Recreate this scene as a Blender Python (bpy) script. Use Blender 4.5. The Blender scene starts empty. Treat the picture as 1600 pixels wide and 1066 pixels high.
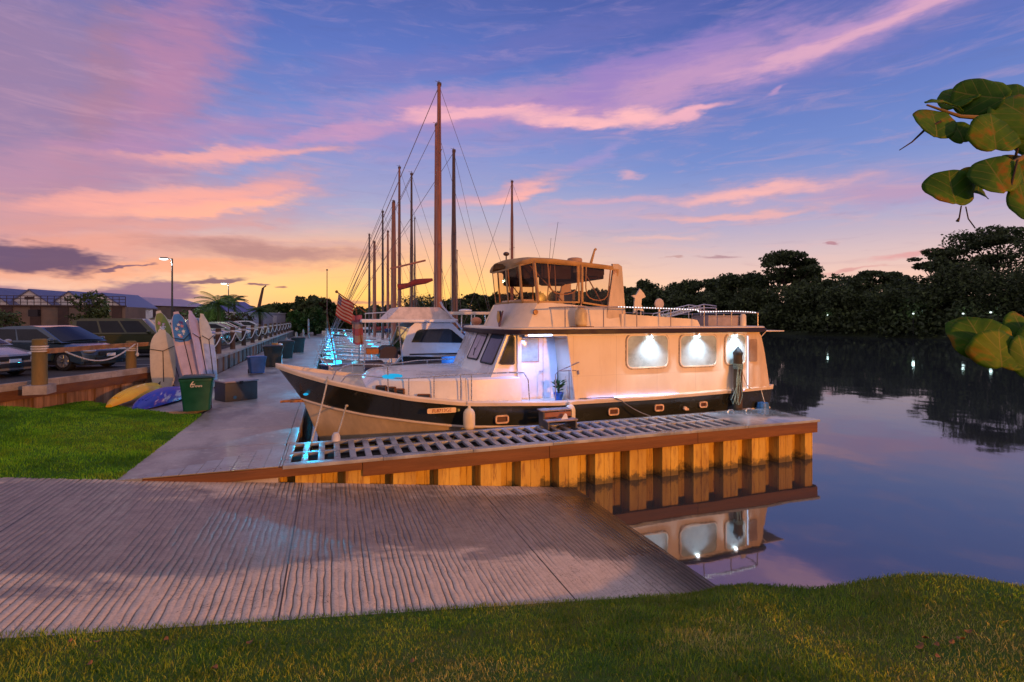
import bpy, bmesh, math, random
from mathutils import Vector, Matrix
import numpy as np
R_ = math.radians
PI = math.pi
random.seed(7)
scene = bpy.context.scene
# ------------------------------------------------------------------ camera
TH = 0.33721            # heading of the view, measured from +Y towards +X
CAM = Vector((3.11, -9.57, 3.47))
FPX, CX, HY = 810.0, 800.0, 497.0
cth, sth = math.cos(TH), math.sin(TH)
cd = bpy.data.cameras.new('camera')
cd.sensor_width = 36.0
cd.lens = 36.0 * FPX / 1600.0
cd.shift_y = (HY - 533.0) / 1600.0
cd.clip_start = 0.05
cd.clip_end = 3000
cam = bpy.data.objects.new('camera', cd)
scene.collection.objects.link(cam)
cam.location = CAM
cam.rotation_euler = (PI / 2, 0, -TH)
scene.camera = cam
scene.view_settings.view_transform = 'Standard'
scene.view_settings.look = 'None'
scene.view_settings.exposure = 0.14
scene.view_settings.gamma = 1.0
scene.render.film_transparent = False
scene.cycles.max_bounces = 6
scene.cycles.transparent_max_bounces = 8
scene.cycles.caustics_reflective = False
scene.cycles.caustics_refractive = False
scene.cycles.sample_clamp_indirect = 4.0


def ray(px):
    x = (px - CX) / FPX
    return (x * cth + sth, -x * sth + cth)


def PZ(px, py, z):                      # the point of height z seen at a place of the photograph
    d = FPX * (CAM.z - z) / (py - HY)
    a, b = ray(px)
    return Vector((CAM.x + d * a, CAM.y + d * b, z))


def PY(px, py, y):
    a, b = ray(px)
    d = (y - CAM.y) / b
    return Vector((CAM.x + d * a, y, CAM.z - d * (py - HY) / FPX))


def PX(px, py, x):
    a, b = ray(px)
    d = (x - CAM.x) / a
    return Vector((x, CAM.y + d * b, CAM.z - d * (py - HY) / FPX))


def PD(px, py, d):
    a, b = ray(px)
    return Vector((CAM.x + d * a, CAM.y + d * b, CAM.z - d * (py - HY) / FPX))


def lin(r, g, b):                       # 0..255 display colour to linear
    f = lambda c: (c / 255 / 12.92) if c <= 10 else ((c / 255 + 0.055) / 1.055) ** 2.4
    return (f(r), f(g), f(b))


# ------------------------------------------------------------------ node helpers
class NT:
    def __init__(s, tree):
        s.t = tree; s.n = tree.nodes; s.l = tree.links

    def new(s, kind, **kw):
        n = s.n.new(kind)
        for k, v in kw.items():
            setattr(n, k, v)
        return n

    def put(s, sock, v):
        if isinstance(v, bpy.types.NodeSocket):
            s.l.new(v, sock)
        elif v is not None:
            if isinstance(v, (tuple, list)) and len(v) == 3 and sock.type == 'RGBA':
                v = (*v, 1)
            sock.default_value = v

    def m(s, op, a, b=None, c=None, clamp=False):
        n = s.new('ShaderNodeMath', operation=op, use_clamp=clamp)
        s.put(n.inputs[0], a); s.put(n.inputs[1], b)
        if c is not None: s.put(n.inputs[2], c)
        return n.outputs[0]

    def vm(s, op, a, b=None):
        n = s.new('ShaderNodeVectorMath', operation=op)
        s.put(n.inputs[0], a)
        if b is not None: s.put(n.inputs[1], b)
        return n.outputs['Value'] if op in ('LENGTH', 'DOT_PRODUCT', 'DISTANCE') else n.outputs[0]

    def mix(s, f, a, b, mode='MIX'):
        n = s.new('ShaderNodeMix', data_type='RGBA', blend_type=mode)
        s.put(n.inputs[0], f); s.put(n.inputs[6], a); s.put(n.inputs[7], b)
        return n.outputs[2]

    def sm(s, v, a, b, lo=0.0, hi=1.0):
        n = s.new('ShaderNodeMapRange', interpolation_type='SMOOTHSTEP')
        s.put(n.inputs[0], v); n.inputs[1].default_value = a; n.inputs[2].default_value = b
        n.inputs[3].default_value = lo; n.inputs[4].default_value = hi
        return n.outputs[0]

    def noise(s, vec, scale, detail=3, rough=0.55, dist=0.0):
        n = s.new('ShaderNodeTexNoise')
        s.put(n.inputs['Vector'], vec); n.inputs['Scale'].default_value = scale
        n.inputs['Detail'].default_value = detail; n.inputs['Roughness'].default_value = rough
        n.inputs['Distortion'].default_value = dist
        return n.outputs[0], n.outputs[1]

    def ramp(s, f, stops, interp='LINEAR'):
        n = s.new('ShaderNodeValToRGB'); cr = n.color_ramp; cr.interpolation = interp
        while len(cr.elements) > 1: cr.elements.remove(cr.elements[-1])
        for i, (p, c) in enumerate(stops):
            e = cr.elements[0] if i == 0 else cr.elements.new(p)
            e.position = p; e.color = (*c, 1)
        s.put(n.inputs[0], f)
        return n.outputs[0]

    def xyz(s, x, y, z=0.0):
        n = s.new('ShaderNodeCombineXYZ')
        s.put(n.inputs[0], x); s.put(n.inputs[1], y); s.put(n.inputs[2], z)
        return n.outputs[0]

    def sep(s, v):
        n = s.new('ShaderNodeSeparateXYZ'); s.put(n.inputs[0], v)
        return n.outputs

    def mapping(s, v, loc=(0, 0, 0), rot=(0, 0, 0), sc=(1, 1, 1)):
        n = s.new('ShaderNodeMapping'); s.put(n.inputs[0], v)
        n.inputs[1].default_value = loc; n.inputs[2].default_value = rot; n.inputs[3].default_value = sc
        return n.outputs[0]


# ------------------------------------------------------------------ world: sunset sky
world = bpy.data.worlds.new('World')
scene.world = world
world.use_nodes = True
w = NT(world.node_tree)
w.n.clear()
tc = w.new('ShaderNodeTexCoord')
d = tc.outputs['Generated']
dx, dy, dz = w.sep(d)
# azimuth measured from the heading of the channel (degrees), elevation (degrees)
fx = w.m('ADD', w.m('MULTIPLY', dx, cth), w.m('MULTIPLY', dy, -sth))
fy = w.m('ADD', w.m('MULTIPLY', dx, sth), w.m('MULTIPLY', dy, cth))
az = w.m('MULTIPLY', w.m('ARCTAN2', fx, fy), 57.2958)
el = w.m('MULTIPLY', w.m('ARCSINE', dz), 57.2958)
ela = w.m('ABSOLUTE', el)
e01 = w.m('DIVIDE', ela, 90.0, clamp=True)


def AE(px, py):
    x = (px - CX) / FPX; u = (HY - py) / FPX
    return math.degrees(math.atan(x)), math.degrees(math.atan(u / math.sqrt(1 + x * x)))


SK = 1.0
cool = w.ramp(e01, [(0.0, lin(238, 190, 165)), (0.035, lin(235, 192, 170)), (0.07, lin(208, 182, 184)), (0.115, lin(160, 160, 196)),
                    (0.17, lin(112, 136, 196)), (0.25, lin(84, 112, 184)), (0.33, lin(68, 92, 166)), (0.42, lin(62, 78, 150)),
                    (0.6, lin(120, 118, 160)), (1.0, lin(145, 140, 170))])
warm = w.ramp(e01, [(0.0, lin(255, 170, 80)), (0.03, lin(255, 200, 92)), (0.055, lin(248, 188, 118)), (0.085, lin(226, 178, 150)),
                    (0.12, lin(176, 174, 196)), (0.2, lin(112, 142, 202)), (0.3, lin(86, 112, 186)), (0.42, lin(62, 78, 150)),
                    (0.6, lin(120, 118, 160)), (1.0, lin(145, 140, 170))])
a0 = w.m('ABSOLUTE', w.m('SUBTRACT', az, -12.0))
glow = w.m('MULTIPLY', w.sm(a0, 36.0, 2.0), 1.0)
col = w.mix(glow, cool, warm)
rear = w.sm(w.m('ABSOLUTE', az), 75.0, 130.0)
rcol = w.ramp(e01, [(0.0, lin(180, 150, 155)), (0.25, lin(182, 168, 182)), (0.6, lin(176, 170, 190)), (1.0, lin(160, 158, 182))])
col = w.mix(rear, col, w.mix(1.0, rcol, (1.0, 0.97, 0.97), 'MULTIPLY'))
hi = w.sm(ela, 42.0, 62.0)
col = w.mix(hi, col, w.mix(1.0, lin(178, 168, 182), (1.0, 0.97, 0.97), 'MULTIPLY'))
# cloud layer: soft patches given by their place in azimuth / elevation, torn by noise
ae = w.xyz(az, el)
st = w.mapping(ae, sc=(0.045, 0.14, 1))
_, wc = w.noise(st, 1.6, 5, 0.62)
warp = w.vm('MULTIPLY', w.vm('SUBTRACT', wc, (0.5, 0.5, 0.5)), (13.0, 4.5, 0))
aw = w.vm('ADD', ae, warp)
nz, _ = w.noise(w.mapping(ae, rot=(0, 0, R_(-14)), sc=(0.05, 0.22, 1)), 3.2, 6, 0.62, 0.4)
nf, _ = w.noise(w.mapping(ae, rot=(0, 0, R_(-20)), sc=(0.12, 0.5, 1)), 3.0, 5, 0.6, 0.3)
nmix = w.m('ADD', w.m('MULTIPLY', nz, 0.65), w.m('MULTIPLY', nf, 0.35))


def cloud(col, px, py, hl, hh, rot, c, a, soft=0.9, tear=1.0, wv=None):
    """px,py centre; hl,hh half sizes; rot degrees counter-clockwise in the picture"""
    ca, ce = AE(px, py)
    r = R_(rot)
    ax, ex = AE(px + 20 * math.cos(r), py - 20 * math.sin(r))
    ay, ey = AE(px - 20 * math.sin(r), py - 20 * math.cos(r))
    A = Matrix((((ax - ca) / 20 * hl, (ay - ca) / 20 * hh), ((ex - ce) / 20 * hl, (ey - ce) / 20 * hh)))
    I = A.inverted()
    p = w.vm('SUBTRACT', wv or aw, (ca, ce, 0))
    u = w.vm('DOT_PRODUCT', p, (I[0][0], I[0][1], 0))
    v = w.vm('DOT_PRODUCT', p, (I[1][0], I[1][1], 0))
    r2 = w.vm('LENGTH', w.xyz(u, v))
    f = w.m('SUBTRACT', r2, w.m('MULTIPLY', w.m('SUBTRACT', nmix, 0.5), 1.7 * tear))
    f = w.sm(f, 1.05, 1.05 - soft, 0.0, a)
    return w.mix(f, col, lin(*c))


LEFT = [
    (-60, 120, 560, 330, 0, (148, 124, 160), 0.9, 1.0, 0.35),
    (600, 260, 620, 120, 4, (150, 140, 190), 0.45, 1.0, 0.5),
    (700, 190, 560, 70, 4, (160, 134, 186), 0.55, 1.0, 0.5),
    (1150, 110, 620, 95, 16, (146, 126, 184), 0.35, 1.0, 0.5),
    (1450, 290, 420, 50, 0, (160, 144, 188), 0.4, 1.0, 0.4),
    (120, 320, 620, 90, 0, (206, 146, 148), 0.6, 1.0, 0.4),
    (150, 400, 700, 50, 0, (222, 156, 136), 0.7, 1.0, 0.35),
    (980, 330, 420, 40, 2, (196, 166, 186), 0.5, 1.0, 0.5),
    (60, 330, 520, 130, 0, (205, 150, 150), 0.75, 1.0, 0.5),
    (60, 170, 470, 250, 0, (156, 128, 164), 0.8, 1.0, 0.4),
    (270, 110, 290, 120, 60, (186, 130, 162), 0.75, 1.0, 0.5),
    (150, 140, 230, 70, 70, (172, 126, 150), 0.6, 1.0, 0.5),
    (40, 260, 260, 50, 5, (190, 140, 165), 0.6, 1.0, 0.8),
    (300, 210, 300, 30, 8, (176, 136, 178), 0.6, 1.0, 1.0),
    (380, 238, 210, 11, 2, (238, 165, 150), 0.9, 0.9, 0.7),
    (560, 200, 130, 18, 10, (205, 150, 180), 0.6, 1.0, 1.0),
    (230, 300, 340, 20, 3, (228, 158, 150), 0.8, 0.9, 0.9),
    (420, 282, 110, 28, 10, (214, 154, 158), 0.7, 0.9, 1.0),
    (330, 322, 230, 18, 4, (246, 170, 140), 0.95, 0.8, 0.7),
    (200, 352, 300, 22, 0, (216, 150, 140), 0.7, 0.9, 0.8),
    (110, 385, 420, 22, 0, (222, 152, 134), 0.8, 0.9, 0.8),
    (430, 398, 230, 24, -3, (176, 130, 130), 0.85, 0.9, 0.7),
    (250, 420, 330, 16, 0, (236, 162, 122), 0.85, 0.9, 0.8),
    (520, 385, 150, 8, -2, (205, 165, 160), 0.6, 0.9, 0.8),
    (90, 470, 330, 34, -1, (152, 116, 142), 0.95, 0.45, 0.35),
    (210, 455, 130, 24, -3, (146, 112, 138), 0.95, 0.35, 0.5),
    (60, 398, 118, 26, -7, (108, 84, 116), 0.96, 0.45, 0.45),
    (10, 385, 70, 26, -7, (112, 88, 120), 0.9, 0.5, 0.5),
    (170, 420, 36, 3.2, 2, (120, 90, 118), 0.9, 0.6, 0.2),
    (325, 437, 62, 5, 4, (130, 96, 116), 0.9, 0.6, 0.4),
    (400, 444, 28, 3.2, 2, (140, 98, 112), 0.9, 0.6, 0.2),
    (452, 449, 20, 2.2, 2, (160, 108, 108), 0.8, 0.6, 0.2),
    (560, 470, 110, 5, 2, (170, 118, 118), 0.6, 0.8, 0.4),
]
RIGHT = [
    (800, 165, 330, 48, 3, (182, 144, 186), 0.75, 0.9, 0.4),
    (1060, 120, 270, 58, 20, (172, 140, 188), 0.7, 0.9, 0.4),
    (1330, 48, 330, 42, 22, (178, 144, 188), 0.7, 0.9, 0.4),
    (600, 110, 260, 40, 6, (128, 116, 180), 0.5, 1.0, 0.6),
    (900, 60, 300, 40, 14, (110, 110, 178), 0.5, 1.0, 0.7),
    (270, 308, 320, 30, 4, (238, 162, 146), 0.75, 0.9, 0.45),
    (380, 240, 250, 17, 3, (226, 158, 158), 0.65, 0.9, 0.5),
    (480, 210, 170, 16, 12, (196, 146, 182), 0.55, 0.9, 0.5),
    (760, 300, 160, 14, 10, (222, 160, 164), 0.6, 0.9, 0.5),
    (1200, 296, 230, 17, 4, (222, 166, 172), 0.65, 0.9, 0.5),
    (1130, 332, 200, 9, 3, (226, 168, 160), 0.6, 0.9, 0.5),
    (760, 175, 330, 42, 3, (176, 138, 186), 0.75, 1.0, 0.8),
    (1000, 120, 300, 52, 20, (150, 124, 188), 0.8, 1.0, 0.9),
    (1290, 60, 360, 34, 21, (178, 142, 190), 0.85, 0.9, 0.8),
    (1060, 135, 240, 30, 22, (190, 148, 186), 0.8, 0.9, 0.8),
    (1330, 50, 330, 17, 22, (214, 164, 186), 0.85, 0.9, 0.8),
    (740, 180, 210, 15, 3, (232, 170, 180), 0.9, 0.8, 0.7),
    (930, 184, 200, 17, 2, (238, 176, 178), 0.95, 0.8, 0.7),
    (1070, 180, 95, 13, 14, (232, 170, 182), 0.85, 0.8, 0.7),
    (1212, 138, 30, 8, 28, (190, 148, 190), 0.7, 0.9, 0.8),
    (920, 250, 90, 14, 28, (158, 144, 196), 0.7, 1.0, 0.9),
    (985, 275, 40, 9, 0, (206, 164, 184), 0.8, 0.9, 0.7),
    (800, 303, 100, 13, 12, (240, 168, 158), 0.9, 0.9, 0.7),
    (960, 308, 140, 9, 3, (206, 162, 180), 0.75, 0.9, 0.7),
    (1170, 300, 170, 13, 5, (232, 172, 168), 0.9, 0.9, 0.7),
    (1400, 310, 260, 28, 3, (188, 150, 178), 0.7, 1.0, 0.8),
    (1160, 334, 150, 8, 3, (226, 168, 166), 0.7, 0.9, 0.7),
    (1020, 370, 120, 7, 3, (224, 178, 170), 0.6, 0.9, 0.7),
    (1120, 401, 60, 4, 5, (176, 138, 146), 0.85, 0.8, 0.5),
    (1035, 406, 22, 3, 0, (190, 148, 146), 0.8, 0.8, 0.3),
    (1330, 384, 15, 4, -8, (176, 128, 142), 0.9, 0.6, 0.2),
    (1420, 404, 80, 7, 6, (214, 150, 150), 0.75, 0.9, 0.6),
    (1330, 424, 60, 4, 6, (206, 142, 140), 0.7, 0.9, 0.6),
]
for c in LEFT + RIGHT:
    px, py, hl, hh, rot, cc, a, soft, tear = c
    col = cloud(col, px, py, hl, hh, rot, cc, a, soft, tear)
# thin cirrus threads over the whole sky
c1_, _ = w.noise(w.mapping(ae, rot=(0, 0, R_(-17)), sc=(0.05, 0.30, 1)), 2.4, 7, 0.64, 0.9)
c2_, _ = w.noise(w.mapping(ae, rot=(0, 0, R_(-6)), sc=(0.07, 0.5, 1)), 2.8, 7, 0.64, 0.7)
th_ = w.m('MULTIPLY', w.sm(c1_, 0.47, 0.74), w.sm(el, 3.0, 9.0))
col = w.mix(w.m('MULTIPLY', th_, 0.27), col, w.ramp(e01, [(0.0, lin(250, 190, 150)), (0.12, lin(226, 168, 168)), (0.3, lin(186, 152, 190)), (0.45, lin(160, 136, 186))]))
dk_ = w.m('MULTIPLY', w.sm(c2_, 0.52, 0.74), w.sm(el, 1.0, 5.0))
col = w.mix(w.m('MULTIPLY', dk_, 0.17), col, w.ramp(e01, [(0.0, lin(196, 134, 120)), (0.12, lin(128, 126, 168)), (0.35, lin(70, 84, 146))]))
hsv = w.new('ShaderNodeHueSaturation'); hsv.inputs['Saturation'].default_value = 0.92
gmn = w.new('ShaderNodeGamma'); gmn.inputs[1].default_value = 1.16; w.put(gmn.inputs[0], col)
w.put(hsv.inputs['Color'], gmn.outputs[0]); col = hsv.outputs[0]
hsv.inputs['Value'].default_value = 1.12
bg = w.new('ShaderNodeBackground')
w.put(bg.inputs[0], col); bg.inputs[1].default_value = 1.0
nis = w.new('ShaderNodeTexSky', sky_type='NISHITA')
nis.sun_disc = False
nis.sun_elevation = R_(-1.5)
nis.sun_rotation = TH + R_(-13)
bg2 = w.new('ShaderNodeBackground')
w.put(bg2.inputs[0], nis.outputs[0]); bg2.inputs[1].default_value = 0.02
ad = w.new('ShaderNodeAddShader')
w.l.new(bg.outputs[0], ad.inputs[0]); w.l.new(bg2.outputs[0], ad.inputs[1])
wo = w.new('ShaderNodeOutputWorld')
w.l.new(ad.outputs[0], wo.inputs[0])
world.cycles.sampling_method = 'MANUAL'
world.cycles.sample_map_resolution = 512

# last warm light of the set sun, low over the channel
sl = bpy.data.lights.new('sun', 'SUN')
sl.energy = 0.3; sl.angle = R_(2); sl.color = (1.0, 0.5, 0.25)
so = bpy.data.objects.new('sun', sl); scene.collection.objects.link(so)
sazm = TH + R_(-13)
sdir = Vector((math.sin(sazm) * math.cos(R_(-2.5)), math.cos(sazm) * math.cos(R_(-2.5)), math.sin(R_(-2.5))))
so.rotation_euler = sdir.to_track_quat('Z', 'Y').to_euler()
so.location = (0, 60, 30)

# ------------------------------------------------------------------ materials
MATS = {}


def mat(name, col, rough=0.6, metal=0.0, var=0.12, vs=3.0, bump=0.0, bs=20.0, spec=0.5, emit=None, es=1.0, coat=0.0, trans=0.0, stretch=(1, 1, 1), col2=None, alpha=1.0, ior=1.45, rvar=0.1, tl=0.0):
    if name in MATS: return MATS[name]
    m_ = bpy.data.materials.new(name); m_.use_nodes = True
    t = NT(m_.node_tree); b = t.n['Principled BSDF']
    tcn = t.new('ShaderNodeTexCoord'); oc = t.mapping(tcn.outputs['Object'], sc=stretch)
    f, _ = t.noise(oc, vs, 4, 0.6)
    c2 = col2 or tuple(min(1, c * (1 - var * 2.2)) for c in col)
    c1 = tuple(min(1, c * (1 + var)) for c in col) if not col2 else col
    cc = t.mix(t.sm(f, 0.3, 0.7), c2, c1)
    f2, _ = t.noise(oc, vs * 7, 3, 0.6)
    cc = t.mix(t.sm(f2, 0.35, 0.75, 0.0, min(1, var * 2)), cc, tuple(c * 0.7 for c in col))
    t.put(b.inputs['Base Color'], cc)
    t.put(b.inputs['Roughness'], t.sm(f, 0.25, 0.75, max(0.0, rough - rvar), min(1, rough + rvar)))
    b.inputs['Metallic'].default_value = metal
    b.inputs['Specular IOR Level'].default_value = spec
    b.inputs['Coat Weight'].default_value = coat
    b.inputs['Transmission Weight'].default_value = trans
    b.inputs['IOR'].default_value = ior
    b.inputs['Alpha'].default_value = alpha
    if emit:
        b.inputs['Emission Color'].default_value = (*emit, 1); b.inputs['Emission Strength'].default_value = es
    if bump:
        g, _ = t.noise(oc, bs, 4, 0.6)
        bn = t.new('ShaderNodeBump'); bn.inputs['Strength'].default_value = bump; bn.inputs['Distance'].default_value = 0.02
        t.put(bn.inputs['Height'], g); t.put(b.inputs['Normal'], bn.outputs[0])
    if tl:
        tr = t.new('ShaderNodeBsdfTranslucent'); t.put(tr.inputs[0], cc)
        mx = t.new('ShaderNodeMixShader'); mx.inputs[0].default_value = tl
        t.l.new(b.outputs[0], mx.inputs[1]); t.l.new(tr.outputs[0], mx.inputs[2])
        t.l.new(mx.outputs[0], t.n['Material Output'].inputs[0])
    MATS[name] = m_
    return m_


def lamp_mat(name, col, s):
    if name in MATS: return MATS[name]
    m_ = bpy.data.materials.new(name); m_.use_nodes = True
    t = NT(m_.node_tree); t.n.clear()
    e = t.new('ShaderNodeEmission'); e.inputs[0].default_value = (*col, 1); e.inputs[1].default_value = s
    o = t.new('ShaderNodeOutputMaterial'); t.l.new(e.outputs[0], o.inputs[0])
    MATS[name] = m_
    return m_


# ------------------------------------------------------------------ mesh helpers
COL = scene.collection


class MB:
    def __init__(s):
        s.v = []; s.f = []; s.mi = []; s.cur = 0; s.mats = []

    def use(s, m_):
        if m_ not in s.mats: s.mats.append(m_)
        s.cur = s.mats.index(m_)
        return s

    def add(s, vs, fs):
        k = len(s.v)
        s.v.extend([tuple(p) for p in vs])
        for f in fs:
            s.f.append([i + k for i in f]); s.mi.append(s.cur)
        return s

    def box(s, c, size, rz=0.0, rx=0.0, ry=0.0, ch=0.0):
        hx, hy, hz = size[0] / 2, size[1] / 2, size[2] / 2
        M_ = Matrix.Rotation(rz, 3, 'Z') @ Matrix.Rotation(ry, 3, 'Y') @ Matrix.Rotation(rx, 3, 'X')
        c = Vector(c)
        if ch <= 0:
            P = [Vector((a * hx, b * hy, e * hz)) for a in (-1, 1) for b in (-1, 1) for e in (-1, 1)]
            F = [(0, 1, 3, 2), (4, 6, 7, 5), (0, 4, 5, 1), (2, 3, 7, 6), (0, 2, 6, 4), (1, 5, 7, 3)]
            return s.add([c + M_ @ p for p in P], F)
        bm = bmesh.new()
        bmesh.ops.create_cube(bm, size=1.0)
        for v in bm.verts: v.co = Vector((v.co.x * 2 * hx, v.co.y * 2 * hy, v.co.z * 2 * hz))
        bmesh.ops.bevel(bm, geom=list(bm.edges), offset=ch, segments=2, affect='EDGES', profile=0.6)
        bm.verts.index_update()
        s.add([c + M_ @ v.co for v in bm.verts], [[v.index for v in f.verts] for f in bm.faces])
        bm.free()
        return s

    def bb(s, x0, x1, y0, y1, z0, z1, ch=0.0):
        return s.box(((x0 + x1) / 2, (y0 + y1) / 2, (z0 + z1) / 2), (x1 - x0, y1 - y0, z1 - z0), ch=ch)

    def tube(s, pts, r, n=8, cap=True):
        pts = [Vector(p) for p in pts]
        rs = r if isinstance(r, (list, tuple)) else [r] * len(pts)
        rings = []; prev = None
        for i, p in enumerate(pts):
            t = (pts[min(i + 1, len(pts) - 1)] - pts[max(i - 1, 0)])
            if t.length < 1e-9: t = Vector((0, 0, 1))
            t.normalize()
            if prev is None:
                up = Vector((0, 0, 1)) if abs(t.z) < 0.9 else Vector((1, 0, 0))
                a = t.cross(up).normalized()
            else:
                a = (prev - t * prev.dot(t))
                if a.length < 1e-6: a = t.orthogonal()
                a.normalize()
            prev = a; b = t.cross(a)
            rings.append([p + (a * math.cos(k * 2 * PI / n) + b * math.sin(k * 2 * PI / n)) * rs[i] for k in range(n)])
        return s.loft(rings, True, cap)

    def loft(s, rings, closed=True, cap=True):
        n = len(rings[0]); V = [p for r in rings for p in r]; F = []
        for i in range(len(rings) - 1):
            for k in range(n if closed else n - 1):
                a = i * n + k; b = i * n + (k + 1) % n
                F.append((a, b, b + n, a + n))
        if cap and closed:
            F.append(list(range(n))[::-1]); F.append([(len(rings) - 1) * n + k for k in range(n)])
        return s.add(V, F)

    def lathe(s, c, prof, n=20, axis='Z'):
        c = Vector(c); rings = []
        for r, z in prof:
            ring = []
            for k in range(n):
                a = k * 2 * PI / n
                x, y = r * math.cos(a), r * math.sin(a)
                p = {'Z': (x, y, z), 'X': (z, x, y), 'Y': (x, z, y)}[axis]
                ring.append(c + Vector(p))
            rings.append(ring)
        return s.loft(rings, True, True)

    def prism(s, poly, off):
        """closed polygon of 3-D points, extruded by the vector off"""
        poly = [Vector(p) for p in poly]; off = Vector(off); n = len(poly)
        V = poly + [p + off for p in poly]
        F = [list(range(n))[::-1], [n + k for k in range(n)]]
        for k in range(n): F.append((k, (k + 1) % n, n + (k + 1) % n, n + k))
        return s.add(V, F)

    def ell(s, c, r, nu=14, nv=9):
        c = Vector(c); V = [c + Vector((0, 0, -r[2]))]; F = []
        for j in range(1, nv):
            t = -PI / 2 + PI * j / nv
            for k in range(nu):
                a = 2 * PI * k / nu
                V.append(c + Vector((r[0] * math.cos(t) * math.cos(a), r[1] * math.cos(t) * math.sin(a), r[2] * math.sin(t))))
        V.append(c + Vector((0, 0, r[2])))
        for k in range(nu): F.append((0, 1 + (k + 1) % nu, 1 + k))
        for j in range(nv - 2):
            for k in range(nu):
                a = 1 + j * nu + k; b = 1 + j * nu + (k + 1) % nu
                F.append((a, b, b + nu, a + nu))
        e = len(V) - 1; q = 1 + (nv - 2) * nu
        for k in range(nu): F.append((e, q + k, q + (k + 1) % nu))
        return s.add(V, F)

    def rrect(s, o, ex, ey, wd, ht, rad, thick, n=5, inner=None):
        """rounded rectangle centred at o in the plane ex,ey; solid plate, or a frame when inner is the bar width"""
        o = Vector(o); ex = Vector(ex).normalized(); ey = Vector(ey).normalized(); nn = ex.cross(ey).normalized()

        def loop(w_, h_, r_):
            P = []
            r_ = max(0.001, min(r_, w_ / 2 - 1e-4, h_ / 2 - 1e-4))
            for cx_, cy_, a0_ in ((w_ / 2 - r_, h_ / 2 - r_, 0), (-w_ / 2 + r_, h_ / 2 - r_, 90), (-w_ / 2 + r_, -h_ / 2 + r_, 180), (w_ / 2 - r_, -h_ / 2 + r_, 270)):
                for k in range(n + 1):
                    a = R_(a0_ + 90 * k / n)
                    P.append(o + ex * (cx_ + r_ * math.cos(a)) + ey * (cy_ + r_ * math.sin(a)))
            return P
        out = loop(wd, ht, rad)
        if inner is None:
            return s.prism(out, nn * thick)
        inn = loop(wd - 2 * inner, ht - 2 * inner, max(0.002, rad - inner))
        N = len(out); V = out + inn + [p + nn * thick for p in out] + [p + nn * thick for p in inn]; F = []
        for k in range(N):
            q = (k + 1) % N
            F += [(2 * N + k, 2 * N + q, 3 * N + q, 3 * N + k), (k, q, 2 * N + q, 2 * N + k), (N + q, N + k, 3 * N + k, 3 * N + q), (q, k, N + k, N + q)]
        return s.add(V, F)

    def build(s, name, m_=None, parent=None, world=True, smooth=40, loc=None):
        me = bpy.data.meshes.new(name)
        V = [Vector(p) for p in s.v]
        o = bpy.data.objects.new(name, me)
        if parent is not None:
            org = Vector((0, 0, 0))
            q = parent
            while q is not None:
                org += q.location; q = q.parent
            if world: V = [p - org for p in V]
        elif world:
            if loc is None:
                xs = [p.x for p in V]; ys = [p.y for p in V]; zs = [p.z for p in V]
                loc = Vector(((min(xs) + max(xs)) / 2, (min(ys) + max(ys)) / 2, min(zs)))
            V = [p - Vector(loc) for p in V]
            o.location = loc
        me.from_pydata([tuple(p) for p in V], [], s.f)
        ms = s.mats if s.mats else [m_]
        for q in ms: me.materials.append(q)
        if s.mats: me.polygons.foreach_set('material_index', s.mi)
        bm = bmesh.new(); bm.from_mesh(me); bmesh.ops.recalc_face_normals(bm, faces=bm.faces); bm.to_mesh(me); bm.free()
        if smooth:
            me.polygons.foreach_set('use_smooth', [True] * len(me.polygons))
            me.set_sharp_from_angle(angle=R_(smooth))
        me.update()
        COL.objects.link(o)
        if parent is not None: o.parent = parent
        return o


def tag(o, label=None, cat=None, group=None, kind=None):
    if label: o['label'] = label
    if cat: o['category'] = cat
    if group: o['group'] = group
    if kind: o['kind'] = kind
    return o


def thing(name, loc, label, cat, group=None, rz=0.0):
    o = bpy.data.objects.new(name, None); COL.objects.link(o)
    o.location = loc; o.rotation_euler = (0, 0, rz); o.empty_display_size = 0.3
    return tag(o, label, cat, group)


def copy_tree(o, parent=None):
    c = o.copy(); COL.objects.link(c)
    c.parent = parent
    for ch in list(o.children): copy_tree(ch, c)
    return c


def dup(o, loc, rz=None, label=None, scale=None):
    c = copy_tree(o); c.location = loc
    if rz is not None: c.rotation_euler = (0, 0, rz)
    if label: c['label'] = label
    if scale: c.scale = scale
    return c


def lerp(a, b, t): return a + (b - a) * t


def itab(tab, x):
    if x <= tab[0][0]: return tab[0][1]
    for (a, p), (b, q) in zip(tab, tab[1:]):
        if x <= b:
            t = (x - a) / (b - a); return p + (q - p) * t
    return tab[-1][1]


def npmesh(name, V, F, m_, mi=None, mats=None, smooth=False):
    """V (n,3) array, F (m,k) array of equal-sized faces"""
    me = bpy.data.meshes.new(name)
    n, k = F.shape
    me.vertices.add(len(V)); me.vertices.foreach_set('co', V.astype(np.float32).ravel())
    me.loops.add(n * k); me.loops.foreach_set('vertex_index', F.astype(np.int32).ravel())
    me.polygons.add(n); me.polygons.foreach_set('loop_start', np.arange(0, n * k, k, dtype=np.int32))
    me.polygons.foreach_set('loop_total', np.full(n, k, dtype=np.int32))
    for q in (mats or [m_]): me.materials.append(q)
    if mi is not None: me.polygons.foreach_set('material_index', mi.astype(np.int32))
    if smooth: me.polygons.foreach_set('use_smooth', np.ones(n, dtype=bool))
    me.update(calc_edges=True)
    o = bpy.data.objects.new(name, me); COL.objects.link(o)
    return o


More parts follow.
